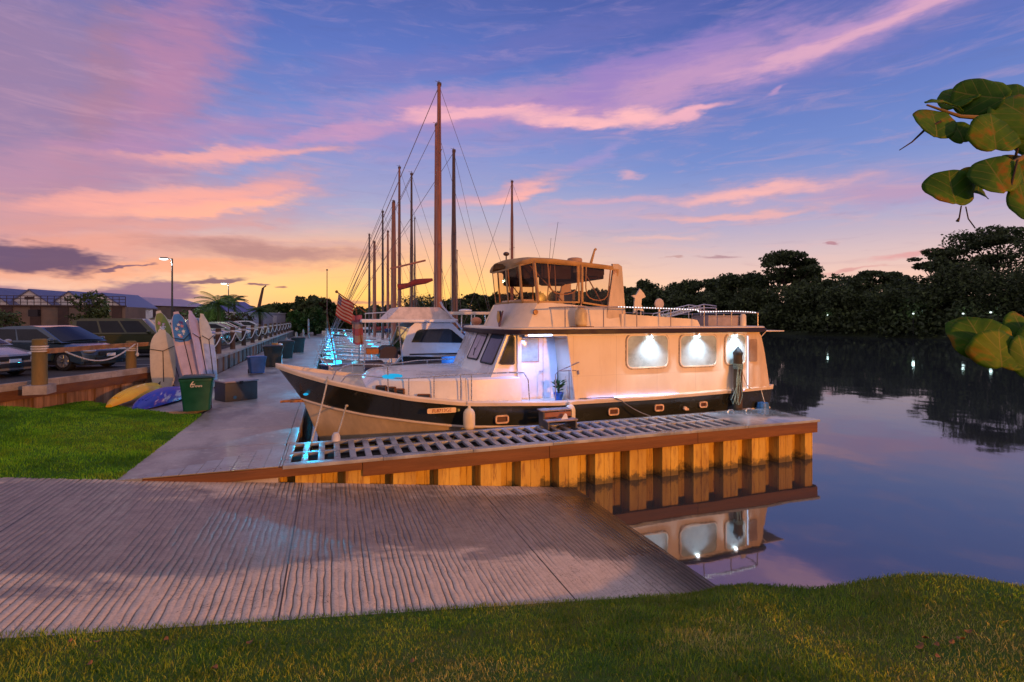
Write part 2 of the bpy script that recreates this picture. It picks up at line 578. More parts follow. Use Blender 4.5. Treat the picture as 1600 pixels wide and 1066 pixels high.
def vnoise(x, y, s=1.0, seed=0):
    """smooth value noise for arrays"""
    rs = np.random.RandomState(seed); T = rs.rand(64, 64)
    x = np.asarray(x, float) * s + 1000; y = np.asarray(y, float) * s + 1000
    xi = np.floor(x).astype(int); yi = np.floor(y).astype(int); fx_ = x - xi; fy_ = y - yi
    fx_ = fx_ * fx_ * (3 - 2 * fx_); fy_ = fy_ * fy_ * (3 - 2 * fy_)
    g = lambda a, b: T[a % 64, b % 64]
    return (g(xi, yi) * (1 - fx_) + g(xi + 1, yi) * fx_) * (1 - fy_) + (g(xi, yi + 1) * (1 - fx_) + g(xi + 1, yi + 1) * fx_) * fy_
# ================================================================== SETTING
ZW = 0.97          # walkway height above the water
ZP = 1.75          # parking level
SL = 0.124         # slope of the ramp

# ---- water
m_ = bpy.data.materials.new('water'); m_.use_nodes = True
t = NT(m_.node_tree); t.n.clear()
tcn = t.new('ShaderNodeTexCoord')
n1, _ = t.noise(t.mapping(tcn.outputs['Object'], sc=(1, 1, 1)), 0.35, 2, 0.5)
n2, _ = t.noise(tcn.outputs['Object'], 2.2, 3, 0.6)
hgt = t.m('ADD', t.m('MULTIPLY', n1, 1.0), t.m('MULTIPLY', n2, 0.06))
bp = t.new('ShaderNodeBump'); bp.inputs['Strength'].default_value = 0.25; bp.inputs['Distance'].default_value = 0.05
t.put(bp.inputs['Height'], hgt)
gl = t.new('ShaderNodeBsdfGlossy'); gl.inputs['Roughness'].default_value = 0.035; gl.inputs['Color'].default_value = (0.86, 0.88, 0.95, 1)
df = t.new('ShaderNodeBsdfDiffuse'); df.inputs['Color'].default_value = (0.035, 0.042, 0.045, 1)
t.put(gl.inputs['Normal'], bp.outputs[0])
fr = t.new('ShaderNodeFresnel'); fr.inputs[0].default_value = 3.1
mx = t.new('ShaderNodeMixShader'); t.l.new(fr.outputs[0], mx.inputs[0]); t.l.new(df.outputs[0], mx.inputs[1]); t.l.new(gl.outputs[0], mx.inputs[2])
ou = t.new('ShaderNodeOutputMaterial'); t.l.new(mx.outputs[0], ou.inputs[0])
M_water = m_
mb = MB(); mb.add([(-60, -120, 0), (900, -120, 0), (900, 1200, 0), (-60, 1200, 0)], [(0, 1, 2, 3)])
tag(mb.build('water', M_water), kind='structure')

# ---- grass ground material
def grass_mat(name, c1, c2, c3):
    m_ = bpy.data.materials.new(name); m_.use_nodes = True
    t = NT(m_.node_tree); b = t.n['Principled BSDF']
    tcn = t.new('ShaderNodeTexCoord'); g = t.new('ShaderNodeNewGeometry')
    p = g.outputs['Position']
    a, _ = t.noise(p, 0.9, 4, 0.65); b2, _ = t.noise(p, 5.0, 4, 0.7); c, _ = t.noise(p, 60.0, 3, 0.7)
    col = t.mix(t.sm(a, 0.38, 0.62), c1, c2)
    col = t.mix(t.sm(b2, 0.45, 0.7, 0, 0.75), col, c3)
    col = t.mix(t.sm(c, 0.3, 0.75, 0, 0.5), col, tuple(q * 0.45 for q in c1))
    t.put(b.inputs['Base Color'], col); b.inputs['Roughness'].default_value = 0.85; b.inputs['Specular IOR Level'].default_value = 0.2
    bn = t.new('ShaderNodeBump'); bn.inputs['Strength'].default_value = 0.8; bn.inputs['Distance'].default_value = 0.03
    t.put(bn.inputs['Height'], t.m('ADD', b2, c)); t.put(b.inputs['Normal'], bn.outputs[0])
    MATS[name] = m_
    return m_


M_gr1 = grass_mat('lawn_soil', (0.07, 0.15, 0.016), (0.12, 0.16, 0.022), (0.18, 0.15, 0.035))
M_gr2 = grass_mat('side_lawn_soil', (0.04, 0.15, 0.010), (0.055, 0.20, 0.012), (0.08, 0.14, 0.02))

# near bank: shore line of the lawn, the lawn lies on the camera's side of it
SHORE = [(-60, -4.23), (7.6, -4.23), (8.0, -4.5), (8.4, -5.0), (8.9, -5.3), (9.5, -5.75), (10.3, -6.6), (11.2, -7.9), (12.2, -9.6), (14, -12), (19, -15), (25, -20), (28, -60)]


def shore_dist(x, y):
    x = np.asarray(x, float); y = np.asarray(y, float)
    best = np.full(x.shape, 1e9); sgn = np.ones(x.shape)
    for (ax, ay), (bx, by) in zip(SHORE, SHORE[1:]):
        vx, vy = bx - ax, by - ay; L = vx * vx + vy * vy
        tt = np.clip(((x - ax) * vx + (y - ay) * vy) / L, 0, 1)
        dd = np.hypot(x - ax - tt * vx, y - ay - tt * vy)
        cr = vx * (y - ay) - vy * (x - ax)
        sgn = np.where(dd < best, np.where(cr < 0, 1, -1), sgn); best = np.minimum(best, dd)
    return best * sgn


def bank_z(x, y):
    x = np.asarray(x, float); y = np.asarray(y, float)
    dd = shore_dist(x, y)
    edge = np.clip(ZW - SL * x, -0.25, 2.2)          # where it meets the ramp
    far = 1.62 + 0.10 * (vnoise(x, y, 0.5, 3) - 0.5) + 0.004 * np.maximum(0, -x)
    s_ = np.clip(dd / 5.5, 0, 1)
    zr = edge + (far - edge) * (1 - (1 - s_) ** 1.25)
    mound = np.clip(dd / 0.75, 0, 1); mound = 1 - (1 - mound) ** 2
    zm = -0.25 + mound * (0.95 + 0.25) + np.clip((dd - 0.75) / 4, 0, 1) * 0.65
    k = np.clip((x - 6.6) / 2.6, 0, 1); k = k * k * (3 - 2 * k)
    z = zr * (1 - k) + zm * k
    z = z + 0.035 * (vnoise(x, y, 1.7, 5) - 0.5) * np.clip(dd * 2, 0, 1)
    return np.where(dd < 0, np.minimum(edge, 0.0) - 0.35 + dd * 0.15, z)


def grid_obj(name, xs, ys, zf, m_, keep=None):
    X, Y = np.meshgrid(xs, ys); Z = zf(X, Y)
    nx, ny = len(xs), len(ys)
    V = np.stack([X.ravel(), Y.ravel(), Z.ravel()], 1)
    i, j = np.meshgrid(np.arange(nx - 1), np.arange(ny - 1)); a = (j * nx + i).ravel()
    F = np.stack([a, a + 1, a + nx + 1, a + nx], 1)
    if keep is not None:
        c = V[F].mean(1); F = F[keep(c[:, 0], c[:, 1])]
    return npmesh(name, V, F, m_, smooth=True)


xs = np.concatenate([np.arange(-40, -5, 1.0), np.arange(-5, 14, 0.12), np.arange(14, 29, 0.8)])
ys = np.concatenate([np.arange(-50, -12, 1.5), np.arange(-12, -3.8, 0.10)])
# snap the last row exactly to the ramp edge
tag(grid_obj('lawn', xs, ys, bank_z, M_gr1, keep=lambda x, y: shore_dist(x, y) > -0.45), kind='structure')


# left lawn between the ramp, the walkway and the parking wall
def left_z(x, y):
    x = np.asarray(x, float); y = np.asarray(y, float)
    z = ZW + SL * np.clip(-x, 0, 5.2) + 0.03 * np.clip(-x - 5.2, 0, 30)
    z = z + 0.06 * (vnoise(x, y, 0.9, 8) - 0.5) * np.clip(-x / 1.5, 0, 1) * np.clip(y / 0.8, 0, 1)
    bump = 0.22 * np.exp(-((x + 3.6) ** 2) / 1.6 - ((y - 5.6) ** 2) / 2.0) + 0.12 * np.exp(-((x + 2.0) ** 2) / 1.2 - ((y - 4.0) ** 2) / 1.0)
    z = z + bump * np.clip(y / 2, 0, 1)
    k = np.clip((y - 4.2) / 2.6, 0, 1) * np.clip((x + 5.7) / 1.3, 0, 1); k = k * k * (3 - 2 * k)
    z = z * (1 - k) + (ZW + 0.05) * k
    return np.minimum(z, ZP - 0.06)


xs = np.concatenate([np.arange(-40, -9, 1.0), np.arange(-9, 0.0, 0.12), [0.0]])
ys = np.concatenate([[0.0], np.arange(0.02, 8.2, 0.12), np.arange(8.2, 13, 0.4)])


def wall_x(y):            # inner parking wall line (first stretch)
    return -4.46 + (np.asarray(y) - 7.4) * 1.82 / 3.97


tag(grid_obj('side_lawn', xs, ys, left_z, M_gr2, keep=lambda x, y: (x > wall_x(y) - 0.15) & ((x < -0.02) & ((y < 5.6) | (x < -0.6 - (y - 5.6) * 0.9)))), kind='structure')

# ---- concrete materials
def ramp_material():
    m_ = bpy.data.materials.new('grooved_concrete'); m_.use_nodes = True
    t = NT(m_.node_tree); b = t.n['Principled BSDF']
    g = t.new('ShaderNodeNewGeometry'); p = g.outputs['Position']
    x, y, z = t.sep(p)
    a, _ = t.noise(t.mapping(p, sc=(0.5, 1.2, 1)), 1.1, 5, 0.65); n2, _ = t.noise(p, 6.0, 5, 0.65); n3, _ = t.noise(p, 45, 3, 0.6)
    # grooves are real geometry; damp patches lie in the middle of the slab, the strip along the lawn is dry
    e = t.m('ADD', t.m('MULTIPLY', t.m('SUBTRACT', a, 0.5), 3.2), t.m('MULTIPLY', t.m('SUBTRACT', n2, 0.5), 0.8))
    yy = t.m('ADD', y, e)
    yy = t.m('ADD', yy, t.m('MULTIPLY', t.m('SINE', t.m('MULTIPLY', x, 1.1)), 0.25))
    damp = t.m('MULTIPLY', t.sm(yy, -3.35, -2.95), t.sm(yy, 0.15, -0.6))
    dry = t.mix(t.sm(n2, 0.3, 0.75), (0.50, 0.41, 0.33), (0.62, 0.52, 0.43))
    wet = t.mix(t.sm(n2, 0.3, 0.7), (0.15, 0.135, 0.12), (0.23, 0.205, 0.18))
    c = t.mix(t.m('MULTIPLY', damp, 0.92), dry, wet)
    c = t.mix(t.sm(n3, 0.45, 0.75, 0, 0.35), c, (0.12, 0.10, 0.09))
    ga = t.new('ShaderNodeAttribute', attribute_name='groove_tone')
    c = t.mix(t.m('MULTIPLY', ga.outputs['Fac'], 0.70), c, (0.05, 0.04, 0.035))  # grooves coloured darker, stronger where cut deeper
    # expansion joints and long cracks
    jx = t.m('ABSOLUTE', t.m('SUBTRACT', t.m('FRACT', t.m('DIVIDE', t.m('ADD', x, 20.6), 3.1)), 0.5))
    ck, _ = t.noise(t.mapping(p, sc=(0.7, 0.7, 0)), 1.3, 6, 0.7, 0.6)
    cr_ = t.sm(t.m('ABSOLUTE', t.m('SUBTRACT', ck, 0.5)), 0.0035, 0.0, 0, 0.8)
    c = t.mix(t.m('MAXIMUM', t.sm(jx, 0.004, 0.002), cr_), c, (0.04, 0.035, 0.03))
    st_, _ = t.noise(p, 2.2, 5, 0.7, 1.0)
    c = t.mix(t.sm(st_, 0.62, 0.72, 0, 0.45), c, (0.10, 0.085, 0.07))
    wl = t.sm(z, 0.16, 0.02)
    c = t.mix(wl, c, (0.045, 0.04, 0.03))
    t.put(b.inputs['Base Color'], c)
    r = t.m('SUBTRACT', 0.72, t.m('MULTIPLY', damp, 0.38)); r = t.m('SUBTRACT', r, t.m('MULTIPLY', wl, 0.2))
    t.put(b.inputs['Roughness'], r)
    bn = t.new('ShaderNodeBump'); bn.inputs['Strength'].default_value = 0.5; bn.inputs['Distance'].default_value = 0.01
    t.put(bn.inputs['Height'], t.m('ADD', n2, n3)); t.put(b.inputs['Normal'], bn.outputs[0])
    return m_


M_ramp = ramp_material()
# grooved ramp: rows of worn ribs running across the slab (each rib a raised strip with uneven edges)
rnd = np.random.RandomState(4)
ysr = np.linspace(-4.30, 0.03, 130)
xr = []
zr_ = []
xg = -9.0
pitch = 0.073
while xg < 9.6:
    for fx_, h_ in ((0.0, -1.0), (0.10, -1.0), (0.17, 0.0), (0.55, 0.2), (0.93, 0.0)):
        xr.append(xg + fx_ * pitch); zr_.append(h_)
    xg += pitch
xr = np.array(xr); zr_ = np.array(zr_)
X, Y = np.meshgrid(xr, ysr)
Hh, _ = np.meshgrid(zr_, ysr)
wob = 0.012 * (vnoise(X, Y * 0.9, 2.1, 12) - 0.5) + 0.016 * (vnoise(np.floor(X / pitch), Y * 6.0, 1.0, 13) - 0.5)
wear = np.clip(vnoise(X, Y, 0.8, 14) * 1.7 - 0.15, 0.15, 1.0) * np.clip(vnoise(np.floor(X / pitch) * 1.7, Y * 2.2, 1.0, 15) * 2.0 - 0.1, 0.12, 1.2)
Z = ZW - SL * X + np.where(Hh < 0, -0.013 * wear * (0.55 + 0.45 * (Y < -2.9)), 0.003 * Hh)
V = np.stack([(X + wob).ravel(), Y.ravel(), Z.ravel()], 1)
nx = len(xr)
i, j = np.meshgrid(np.arange(nx - 1), np.arange(len(ysr) - 1)); a = (j * nx + i).ravel()
F = np.stack([a, a + 1, a + nx + 1, a + nx], 1)
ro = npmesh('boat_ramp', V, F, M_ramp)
at_ = ro.data.attributes.new('groove_tone', 'FLOAT', 'POINT'); at_.data.foreach_set('value', np.where(Hh < 0, np.clip(wear * 1.3, 0.2, 1), 0.0).ravel().astype(np.float32))
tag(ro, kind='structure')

# ---- walkway (quay), concrete slab with scored joints
def walk_material():
    m_ = bpy.data.materials.new('walkway_concrete'); m_.use_nodes = True
    t = NT(m_.node_tree); b = t.n['Principled BSDF']
    g = t.new('ShaderNodeNewGeometry'); p = g.outputs['Position']
    a, _ = t.noise(t.mapping(p, sc=(1, 0.6, 1)), 0.8, 5, 0.65); n2, _ = t.noise(p, 7.0, 5, 0.65); n3, _ = t.noise(p, 50, 3, 0.6)
    c = t.mix(t.sm(a, 0.35, 0.65), (0.19, 0.17, 0.165), (0.44, 0.40, 0.39))
    c = t.mix(t.sm(n2, 0.5, 0.75, 0, 0.6), c, (0.50, 0.46, 0.44))
    c = t.mix(t.sm(n3, 0.5, 0.75, 0, 0.4), c, (0.14, 0.12, 0.11))
    t.put(b.inputs['Base Color'], c)
    t.put(b.inputs['Roughness'], t.sm(a, 0.3, 0.65, 0.28, 0.62))
    bn = t.new('ShaderNodeBump'); bn.inputs['Strength'].default_value = 0.25; bn.inputs['Distance'].default_value = 0.01
    t.put(bn.inputs['Height'], n2); t.put(b.inputs['Normal'], bn.outputs[0])
    return m_


M_walk = walk_material()
mb = MB()
yy = -0.001
while yy < 150:
    L = 3.0 if yy > 2 else 1.75
    z1 = ZW
    mb.bb(-1.62 if yy > 5.5 else -0.02, 2.28, yy + 0.006, min(150, yy + L) - 0.006, -0.6, z1, ch=0.006)
    yy += L
mb.bb(-2.9, -1.63, 8.0, 14.0, -0.6, ZW - 0.004)
mb.bb(-1.61, -0.03, 4.9, 5.73, -0.6, ZW - 0.03)
mb.bb(-2.6, -1.62, 6.2, 7.99, -0.6, ZW - 0.02)
tag(mb.build('walkway', M_walk, smooth=0), kind='structure')

# ---- parking lot and land beyond
M_asph = mat('asphalt', (0.055, 0.052, 0.055), 0.8, var=0.15, vs=0.6, bump=0.3, bs=60)
mb = MB()
A = (wall_x(3.0), 3.0); B = (-2.64, 11.37); 
land = [(-400, 2.0), (float(wall_x(2.0)) - 0.2, 2.0), (-2.84, 11.45), (-1.9, 11.6), (-1.9, 150), (-1.9, 400), (-400, 400)]
mb.prism([(x, y, -0.5) for x, y in land], (0, 0, ZP - 0.04 + 0.5))
tag(mb.build('parking_lot', M_asph, smooth=0), kind='structure')
mb = MB()
M_earth = mat('far_ground', (0.03, 0.045, 0.015), 0.9, var=0.2, vs=0.05)
mb.prism([(-1.85, 150.01, -0.6), (70, 150.01, -0.6), (70, 400, -0.6), (-1.85, 400, -0.6)], (0, 0, 1.7))
mb.prism([(-60, -150, -0.6), (-42, -150, -0.6), (-42, 1.9, -0.6), (-60, 1.9, -0.6)], (0, 0, 2.1))
tag(mb.build('channel_end_bank', M_earth, smooth=0), kind='structure')
# far bank across the water, running from right-near to centre-far
FB = [PD(1900, 497, 55), PD(1600, 497, 74), PD(1420, 497, 90), PD(1230, 497, 108), PD(1060, 497, 135), PD(900, 497, 170), PD(740, 497, 215), PD(640, 497, 280)]
mb = MB(); n = len(FB)
top = []
for k, p in enumerate(FB):
    dirn = Vector((p.x - CAM.x, p.y - CAM.y, 0)).normalized()
    top.append([Vector((p.x, p.y, -0.3)), Vector((p.x, p.y, 0)) + dirn * 1.2 + Vector((0, 0, 0.7)), Vector((p.x, p.y, 0)) + dirn * 12 + Vector((0, 0, 1.5)), Vector((p.x, p.y, 0)) + dirn * 500 + Vector((0, 0, 1.6))])
mb.loft(top, closed=False, cap=False)
tag(mb.build('far_bank', M_earth, smooth=0), kind='structure')

# ---- grass blades, only where the ground is close to the view
def blades(name, label, n, xr0, yr0, zf, keep, cols, hmin, hmax, wd, seed):
    rs = np.random.RandomState(seed)
    x = rs.uniform(*xr0, n); y = rs.uniform(*yr0, n)
    k = keep(x, y, rs); x = x[k]; y = y[k]; n = len(x)
    z = zf(x, y) - 0.004
    h = rs.uniform(hmin, hmax, n) * (0.6 + 0.9 * vnoise(x, y, 1.3, seed + 1))
    a = rs.uniform(0, 2 * PI, n); ln = rs.uniform(0.1, 0.9, n) * h
    la = rs.uniform(0, 2 * PI, n)
    w_ = wd * rs.uniform(0.7, 1.4, n)
    bx = np.cos(a) * w_ / 2; by = np.sin(a) * w_ / 2
    mxp = x + np.cos(la) * ln * 0.35; myp = y + np.sin(la) * ln * 0.35
    V = np.empty((n, 5, 3))
    V[:, 0] = np.stack([x - bx, y - by, z], 1); V[:, 1] = np.stack([x + bx, y + by, z], 1)
    V[:, 2] = np.stack([mxp + bx * .7, myp + by * .7, z + h * .6], 1)
    V[:, 3] = np.stack([x + np.cos(la) * ln, y + np.sin(la) * ln, z + h], 1)
    V[:, 4] = np.stack([mxp - bx * .7, myp - by * .7, z + h * .6], 1)
    idx = (np.arange(n) * 5)[:, None]
    F = idx + np.array([[0, 1, 2, 3, 4]])
    pn = vnoise(x, y, 1.0, seed + 2) * 0.6 + vnoise(x, y, 5.0, seed + 3) * 0.25 + rs.rand(n) * 0.35
    mi = np.clip(((pn - 0.25) / 0.75 * len(cols)).astype(int), 0, len(cols) - 1)
    o = npmesh(name, V.reshape(-1, 3), F, None, mi=mi, mats=cols)
    return tag(o, label, 'grass', kind='stuff')


def gm(n_, c): return mat(n_, c, 0.6, var=0.15, vs=2.0, spec=0.25, tl=0.25)


def kp(x, y, rs):
    # only the wedge in front of the camera
    rx, ry = x - CAM.x, y - CAM.y
    dd = rx * sth + ry * cth; xx = (rx * cth - ry * sth) / np.maximum(dd, 0.01)
    return (shore_dist(x, y) > 0.0) & (dd > 2.2) & (np.abs(xx) < 1.08) & (dd < 13)


cols = [gm('blade_dark', (0.11, 0.25, 0.02)), gm('blade_mid', (0.24, 0.38, 0.035)), gm('blade_olive', (0.36, 0.43, 0.05)), gm('blade_straw', (0.60, 0.54, 0.16))]
blades('grass', 'short olive and straw coloured grass covering the near bank', 300000, (-6, 13), (-10.5, -4.2), bank_z, kp, cols, 0.018, 0.05, 0.006, 21)
cols2 = [gm('blade_deep', (0.07, 0.22, 0.015)), gm('blade_green', (0.14, 0.40, 0.02)), gm('blade_bright', (0.24, 0.52, 0.025)), gm('blade_mid', (0.12, 0.2, 0.02))]
blades('grass', 'bright green grass on the slope beside the walkway', 150000, (-8, 0.03), (0.0, 9), left_z,
       lambda x, y, rs: (x > wall_x(y)) & ((y < 5.6) | (x < -0.6 - (y - 5.6) * 0.9)) & (x < 0.02 + 0 * y), cols2, 0.02, 0.055, 0.010, 31)
# ================================================================== FINGER PIER
m_ = bpy.data.materials.new('steel_sheet'); m_.use_nodes = True; t = NT(m_.node_tree); b = t.n['Principled BSDF']
g = t.new('ShaderNodeNewGeometry'); p = g.outputs['Position']; x_, y_, z_ = t.sep(p)
f1, _ = t.noise(t.mapping(p, sc=(1, 1, .2)), 2.2, 5, .65); f2, _ = t.noise(t.mapping(p, sc=(1, 1, .12)), 14, 4, .7); f3, _ = t.noise(p, 5, 5, .7)
c = t.mix(t.sm(f1, .35, .65), (.46, .27, .045), (.64, .42, .075))
c = t.mix(t.sm(f2, .50, .70, 0, .8), c, (.22, .09, .025))
c = t.mix(t.sm(f3, .62, .72, 0, .4), c, (.20, .10, .05))
wl = t.sm(t.m('ADD', z_, t.m('MULTIPLY', t.m('SUBTRACT', f3, .5), .6)), .20, .04)
c = t.mix(t.m('MULTIPLY', wl, .85), c, (.055, .045, .025))
t.put(b.inputs['Base Color'], c); b.inputs['Roughness'].default_value = .7
bn = t.new('ShaderNodeBump'); bn.inputs['Strength'].default_value = .3; bn.inputs['Distance'].default_value = .01; t.put(bn.inputs['Height'], t.m('ADD', f2, f3)); t.put(b.inputs['Normal'], bn.outputs[0])
M_rust = m_
M_timber = mat('stained_timber', (0.21, 0.085, 0.03), 0.65, var=0.3, vs=2.5, bump=0.4, bs=18, stretch=(0.25, 1, 3), col2=(0.12, 0.045, 0.016))
M_deckc = mat('pier_deck', (0.34, 0.355, 0.38), 0.35, var=0.2, vs=1.8, bump=0.2, bs=50, rvar=0.15)
M_void = mat('void_shade', (0.02, 0.018, 0.017), 0.9)
M_steel = mat('galvanised_steel', (0.55, 0.56, 0.58), 0.35, metal=0.8, var=0.1, vs=8)
M_slime = mat('algae_line', (0.10, 0.08, 0.035), 0.6, var=0.3, vs=4)
pier = thing('finger_pier', (7, 0.8, 0), 'long pier with slotted deck and yellow brown corrugated sides beside the houseboat', 'pier')
X1 = 14.42


def sheet_side(mb, pts_u, put, zt, zb, per=0.824, dep=0.27):
    u = pts_u[0]
    prof = []
    while u < pts_u[1]:
        for f, dd in ((0.0, 0.0), (0.245, 0.0), (0.255, -0.012), (0.265, 0.0), (0.50, 0.0), (0.53, dep), (0.735, dep), (0.745, dep + 0.012), (0.755, dep), (0.95, dep)):
            if u + f * per <= pts_u[1]: prof.append((u + f * per, dd))
        u += per
    prof.append((pts_u[1], 0.0))
    top = [put(a, b, zt) for a, b in prof]; bot = [put(a, b, zb) for a, b in prof]
    mb.add(top + bot, [(k, k + 1, k + 1 + len(top), k + len(top)) for k in range(len(top) - 1)])


mb = MB(); sheet_side(mb, (1.72, X1 - 0.1), lambda a, b, z: (a, 0.034 + b, z), 0.90, -0.9)
mb.build('sheet_piling', M_rust, pier, smooth=0)
mb = MB(); sheet_side(mb, (0.12, 1.55), lambda a, b, z: (X1 - 0.10 - b, a, z), 0.90, -0.9)
mb.build('sheet_piling', M_rust, pier, smooth=0)
mb = MB(); sheet_side(mb, (2.35, X1 - 0.1), lambda a, b, z: (a, 1.56 - b, z), 0.90, -0.9)
mb.build('sheet_piling', M_rust, pier, smooth=0)
mb = MB()
x = 0.05
while x < X1:
    L = min(3.6, X1 - x)
    mb.bb(x + 0.004, x + L - 0.004, -0.03, 0.03, 0.66 + (0.0 if x > 1 else 0.12), 0.945, ch=0.008); x += L
mb.bb(X1 - 0.03, X1 + 0.03, 0.034, 1.60, 0.66, 0.945, ch=0.008)
mb.bb(2.34, X1 - 0.034, 1.585, 1.625, 0.66, 0.945, ch=0.008)
mb.build('fascia_beam', M_timber, pier)
# deck: transverse planks to x=2.3, then slotted, then solid slab
mb = MB()
zt, zb = ZW + 0.004, ZW - 0.055
# first, planked triangle end
x = 2.29; G0 = 2.35; G1 = 12.25; pw = 0.272
nb = int((G1 - G0) / pw); pw = (G1 - G0) / nb
rows = [(-0.05, 0.15), (0.77, 0.88), (1.50, 1.64)]
for (y0, y1) in rows:
    xx = G0
    while xx < G1 - 0.01:
        L = min(1.66, G1 - xx); mb.bb(xx + 0.003, xx + L - 0.003, y0, y1, zb, zt, ch=0.006); xx += L
for k in range(nb):
    xa = G0 + k * pw
    mb.bb(xa + 0.0, xa + 0.112, 0.152, 0.768, zb, zt - 0.003, ch=0.006)
    mb.bb(xa + 0.0, xa + 0.112, 0.882, 1.498, zb, zt - 0.003, ch=0.006)
mb.build('slotted_deck', M_deckc, pier)
mb = MB(); mb.bb(G0, G1, 0.24, 1.35, 0.80, 0.84); mb.bb(G0, G1, -0.02, 1.57, 0.868, 0.872); mb.build('slot_shade', M_void, pier, smooth=0)  # near-black sheets stand in for the shade below the slots
mb = MB(); k = 0
x = 0.35
while x < G0 - 0.01:
    x1 = min(G0 - 0.004, x + 0.235)
    mb.bb(x, x1, -0.05, 0.06 + 1.57 * min(1, max(0.05, (x - 0.2) / 2.1)), ZW + 0.001, ZW + 0.007, ch=0.002); x += 0.245
mb.bb(0.0, 0.345, -0.05, 0.0, 0.90, ZW + 0.005)
mb.build('plank_deck', M_deckc, pier, smooth=0)
M_slabwet = mat('wet_slab', (0.33, 0.35, 0.38), 0.12, var=0.2, vs=1.4, bump=0.06, bs=8, rvar=0.14)
mb = MB(); mb.bb(G1 + 0.004, X1 + 0.06, -0.05, 1.64, zb, zt, ch=0.01); mb.build('end_slab', M_slabwet, pier)
for xx in (13.1, 13.7):
    mb = MB(); mb.tube([(xx - 0.1, 1.45, ZW + 0.01), (xx - 0.06, 1.45, ZW + 0.07), (xx + 0.06, 1.45, ZW + 0.07), (xx + 0.1, 1.45, ZW + 0.01)], 0.015)
    mb.build('cleat', M_steel, pier)
# inner face of the quay (basin side)
qw = thing('quay_wall', (2.3, 20, 0), 'tall brown steel sheet wall under the inner edge of the walkway', 'wall')
mb = MB(); sheet_side(mb, (1.7, 120), lambda a, b, z: (2.42 - b, a, z), 0.9, -0.8)
mb.build('sheet_piling', mat('weathered_sheet', (0.16, 0.09, 0.05), 0.75, var=0.3, vs=2, bump=0.3), qw, smooth=0)
mb = MB(); y = 1.68
while y < 120: mb.bb(2.29, 2.46, y, y + 5.99, 0.80, ZW + 0.006, ch=0.01); y += 6
mb.build('cap_beam', M_walk, qw)

# ================================================================== HOUSEBOAT
VC = 4.3
M_hull = mat('hull_dark', (0.030, 0.034, 0.030), 0.22, var=0.15, vs=1.0, coat=0.5, bump=0.02, bs=6)
M_cream = mat('cream_paint', (0.74, 0.62, 0.48), 0.35, var=0.06, vs=1.2, coat=0.2, bump=0.03, bs=12)
M_bott = mat('cream_bottom', (0.72, 0.58, 0.40), 0.4, var=0.12, vs=1.5, bump=0.05, bs=5, stretch=(1, 1, 0.4))
M_white = mat('white_paint', (0.80, 0.79, 0.80), 0.3, var=0.05, vs=1.2, coat=0.25, bump=0.02, bs=10)
m_ = bpy.data.materials.new('cabin_side'); m_.use_nodes = True; t = NT(m_.node_tree); b = t.n['Principled BSDF']
g = t.new('ShaderNodeNewGeometry'); p = g.outputs['Position']; x_, y_, z_ = t.sep(p)
f1, _ = t.noise(t.mapping(p, sc=(1, 1, .5)), 1.1, 4, .6); f2, _ = t.noise(t.mapping(p, sc=(1, 1, .06)), 9, 4, .7); f3, _ = t.noise(p, 30, 3, .6)
c = t.mix(t.sm(f1, .35, .65), (.70, .57, .42), (.80, .68, .52))
c = t.mix(t.sm(f2, .60, .78, 0, .40), c, (.52, .40, .30))
sx_ = t.m('ABSOLUTE', t.m('SUBTRACT', t.m('FRACT', t.m('DIVIDE', t.m('ADD', x_, .35), 1.22)), .5))
c = t.mix(t.sm(sx_, .006, .003, 0, .35), c, (.3, .24, .2))
sz_ = t.m('ABSOLUTE', t.m('SUBTRACT', z_, 2.02)); c = t.mix(t.sm(sz_, .006, .003, 0, .25), c, (.3, .24, .2))
t.put(b.inputs['Base Color'], c); t.put(b.inputs['Roughness'], t.sm(f1, .3, .7, .35, .5))
bn = t.new('ShaderNodeBump'); bn.inputs['Strength'].default_value = .12; bn.inputs['Distance'].default_value = .01; t.put(bn.inputs['Height'], t.m('ADD', f1, t.m('MULTIPLY', f3, .3))); t.put(b.inputs['Normal'], bn.outputs[0])
M_wall = m_
M_maroon = mat('roof_edge', (0.02, 0.006, 0.010), 0.55, var=0.1, vs=3)
M_glass = mat('dark_glass', (0.02, 0.025, 0.03), 0.05, var=0.02, spec=0.8, coat=0.5, rvar=0.02)
M_rail = mat('stainless', (0.66, 0.64, 0.66), 0.25, metal=0.9, var=0.05, vs=10)
M_railb = mat('painted_rail', (0.30, 0.27, 0.30), 0.4, metal=0.5, var=0.1, vs=10)
M_rope = mat('rope_cream', (0.62, 0.55, 0.42), 0.8, var=0.2, vs=40, bump=0.5, bs=120)
M_black = mat('black_rubber', (0.02, 0.02, 0.022), 0.6)

hb = thing('houseboat', (8.5, VC, 0), 'large dark hulled houseboat with cream cabin and blue white deck lights along the pier', 'houseboat')
UE = 15.2
SHE = [(1.85, 2.33), (2.4, 2.17), (3.0, 2.02), (3.7, 1.88), (4.8, 1.67), (6.1, 1.52), (8.3, 1.41), (11, 1.41), (15.2, 1.49)]
RUB = [(2.45, 1.46), (3.2, 1.29), (3.9, 1.17), (5.0, 1.04), (6.0, 0.93), (8, 0.84), (15.2, 0.86)]


def shp(dd, L=4.6, p=0.8): return max(0.0, math.sin(PI / 2 * min(1, max(0, dd) / L))) ** p


def sheer_b(u): return 2.28 * shp(u - 1.85) * (1 - 0.05 * max(0, (u - 12) / 3.2) ** 2)
def sheer_z(u): return itab(SHE, u)


NS = 44
ss = [(k / NS) ** 1.6 for k in range(NS + 1)]


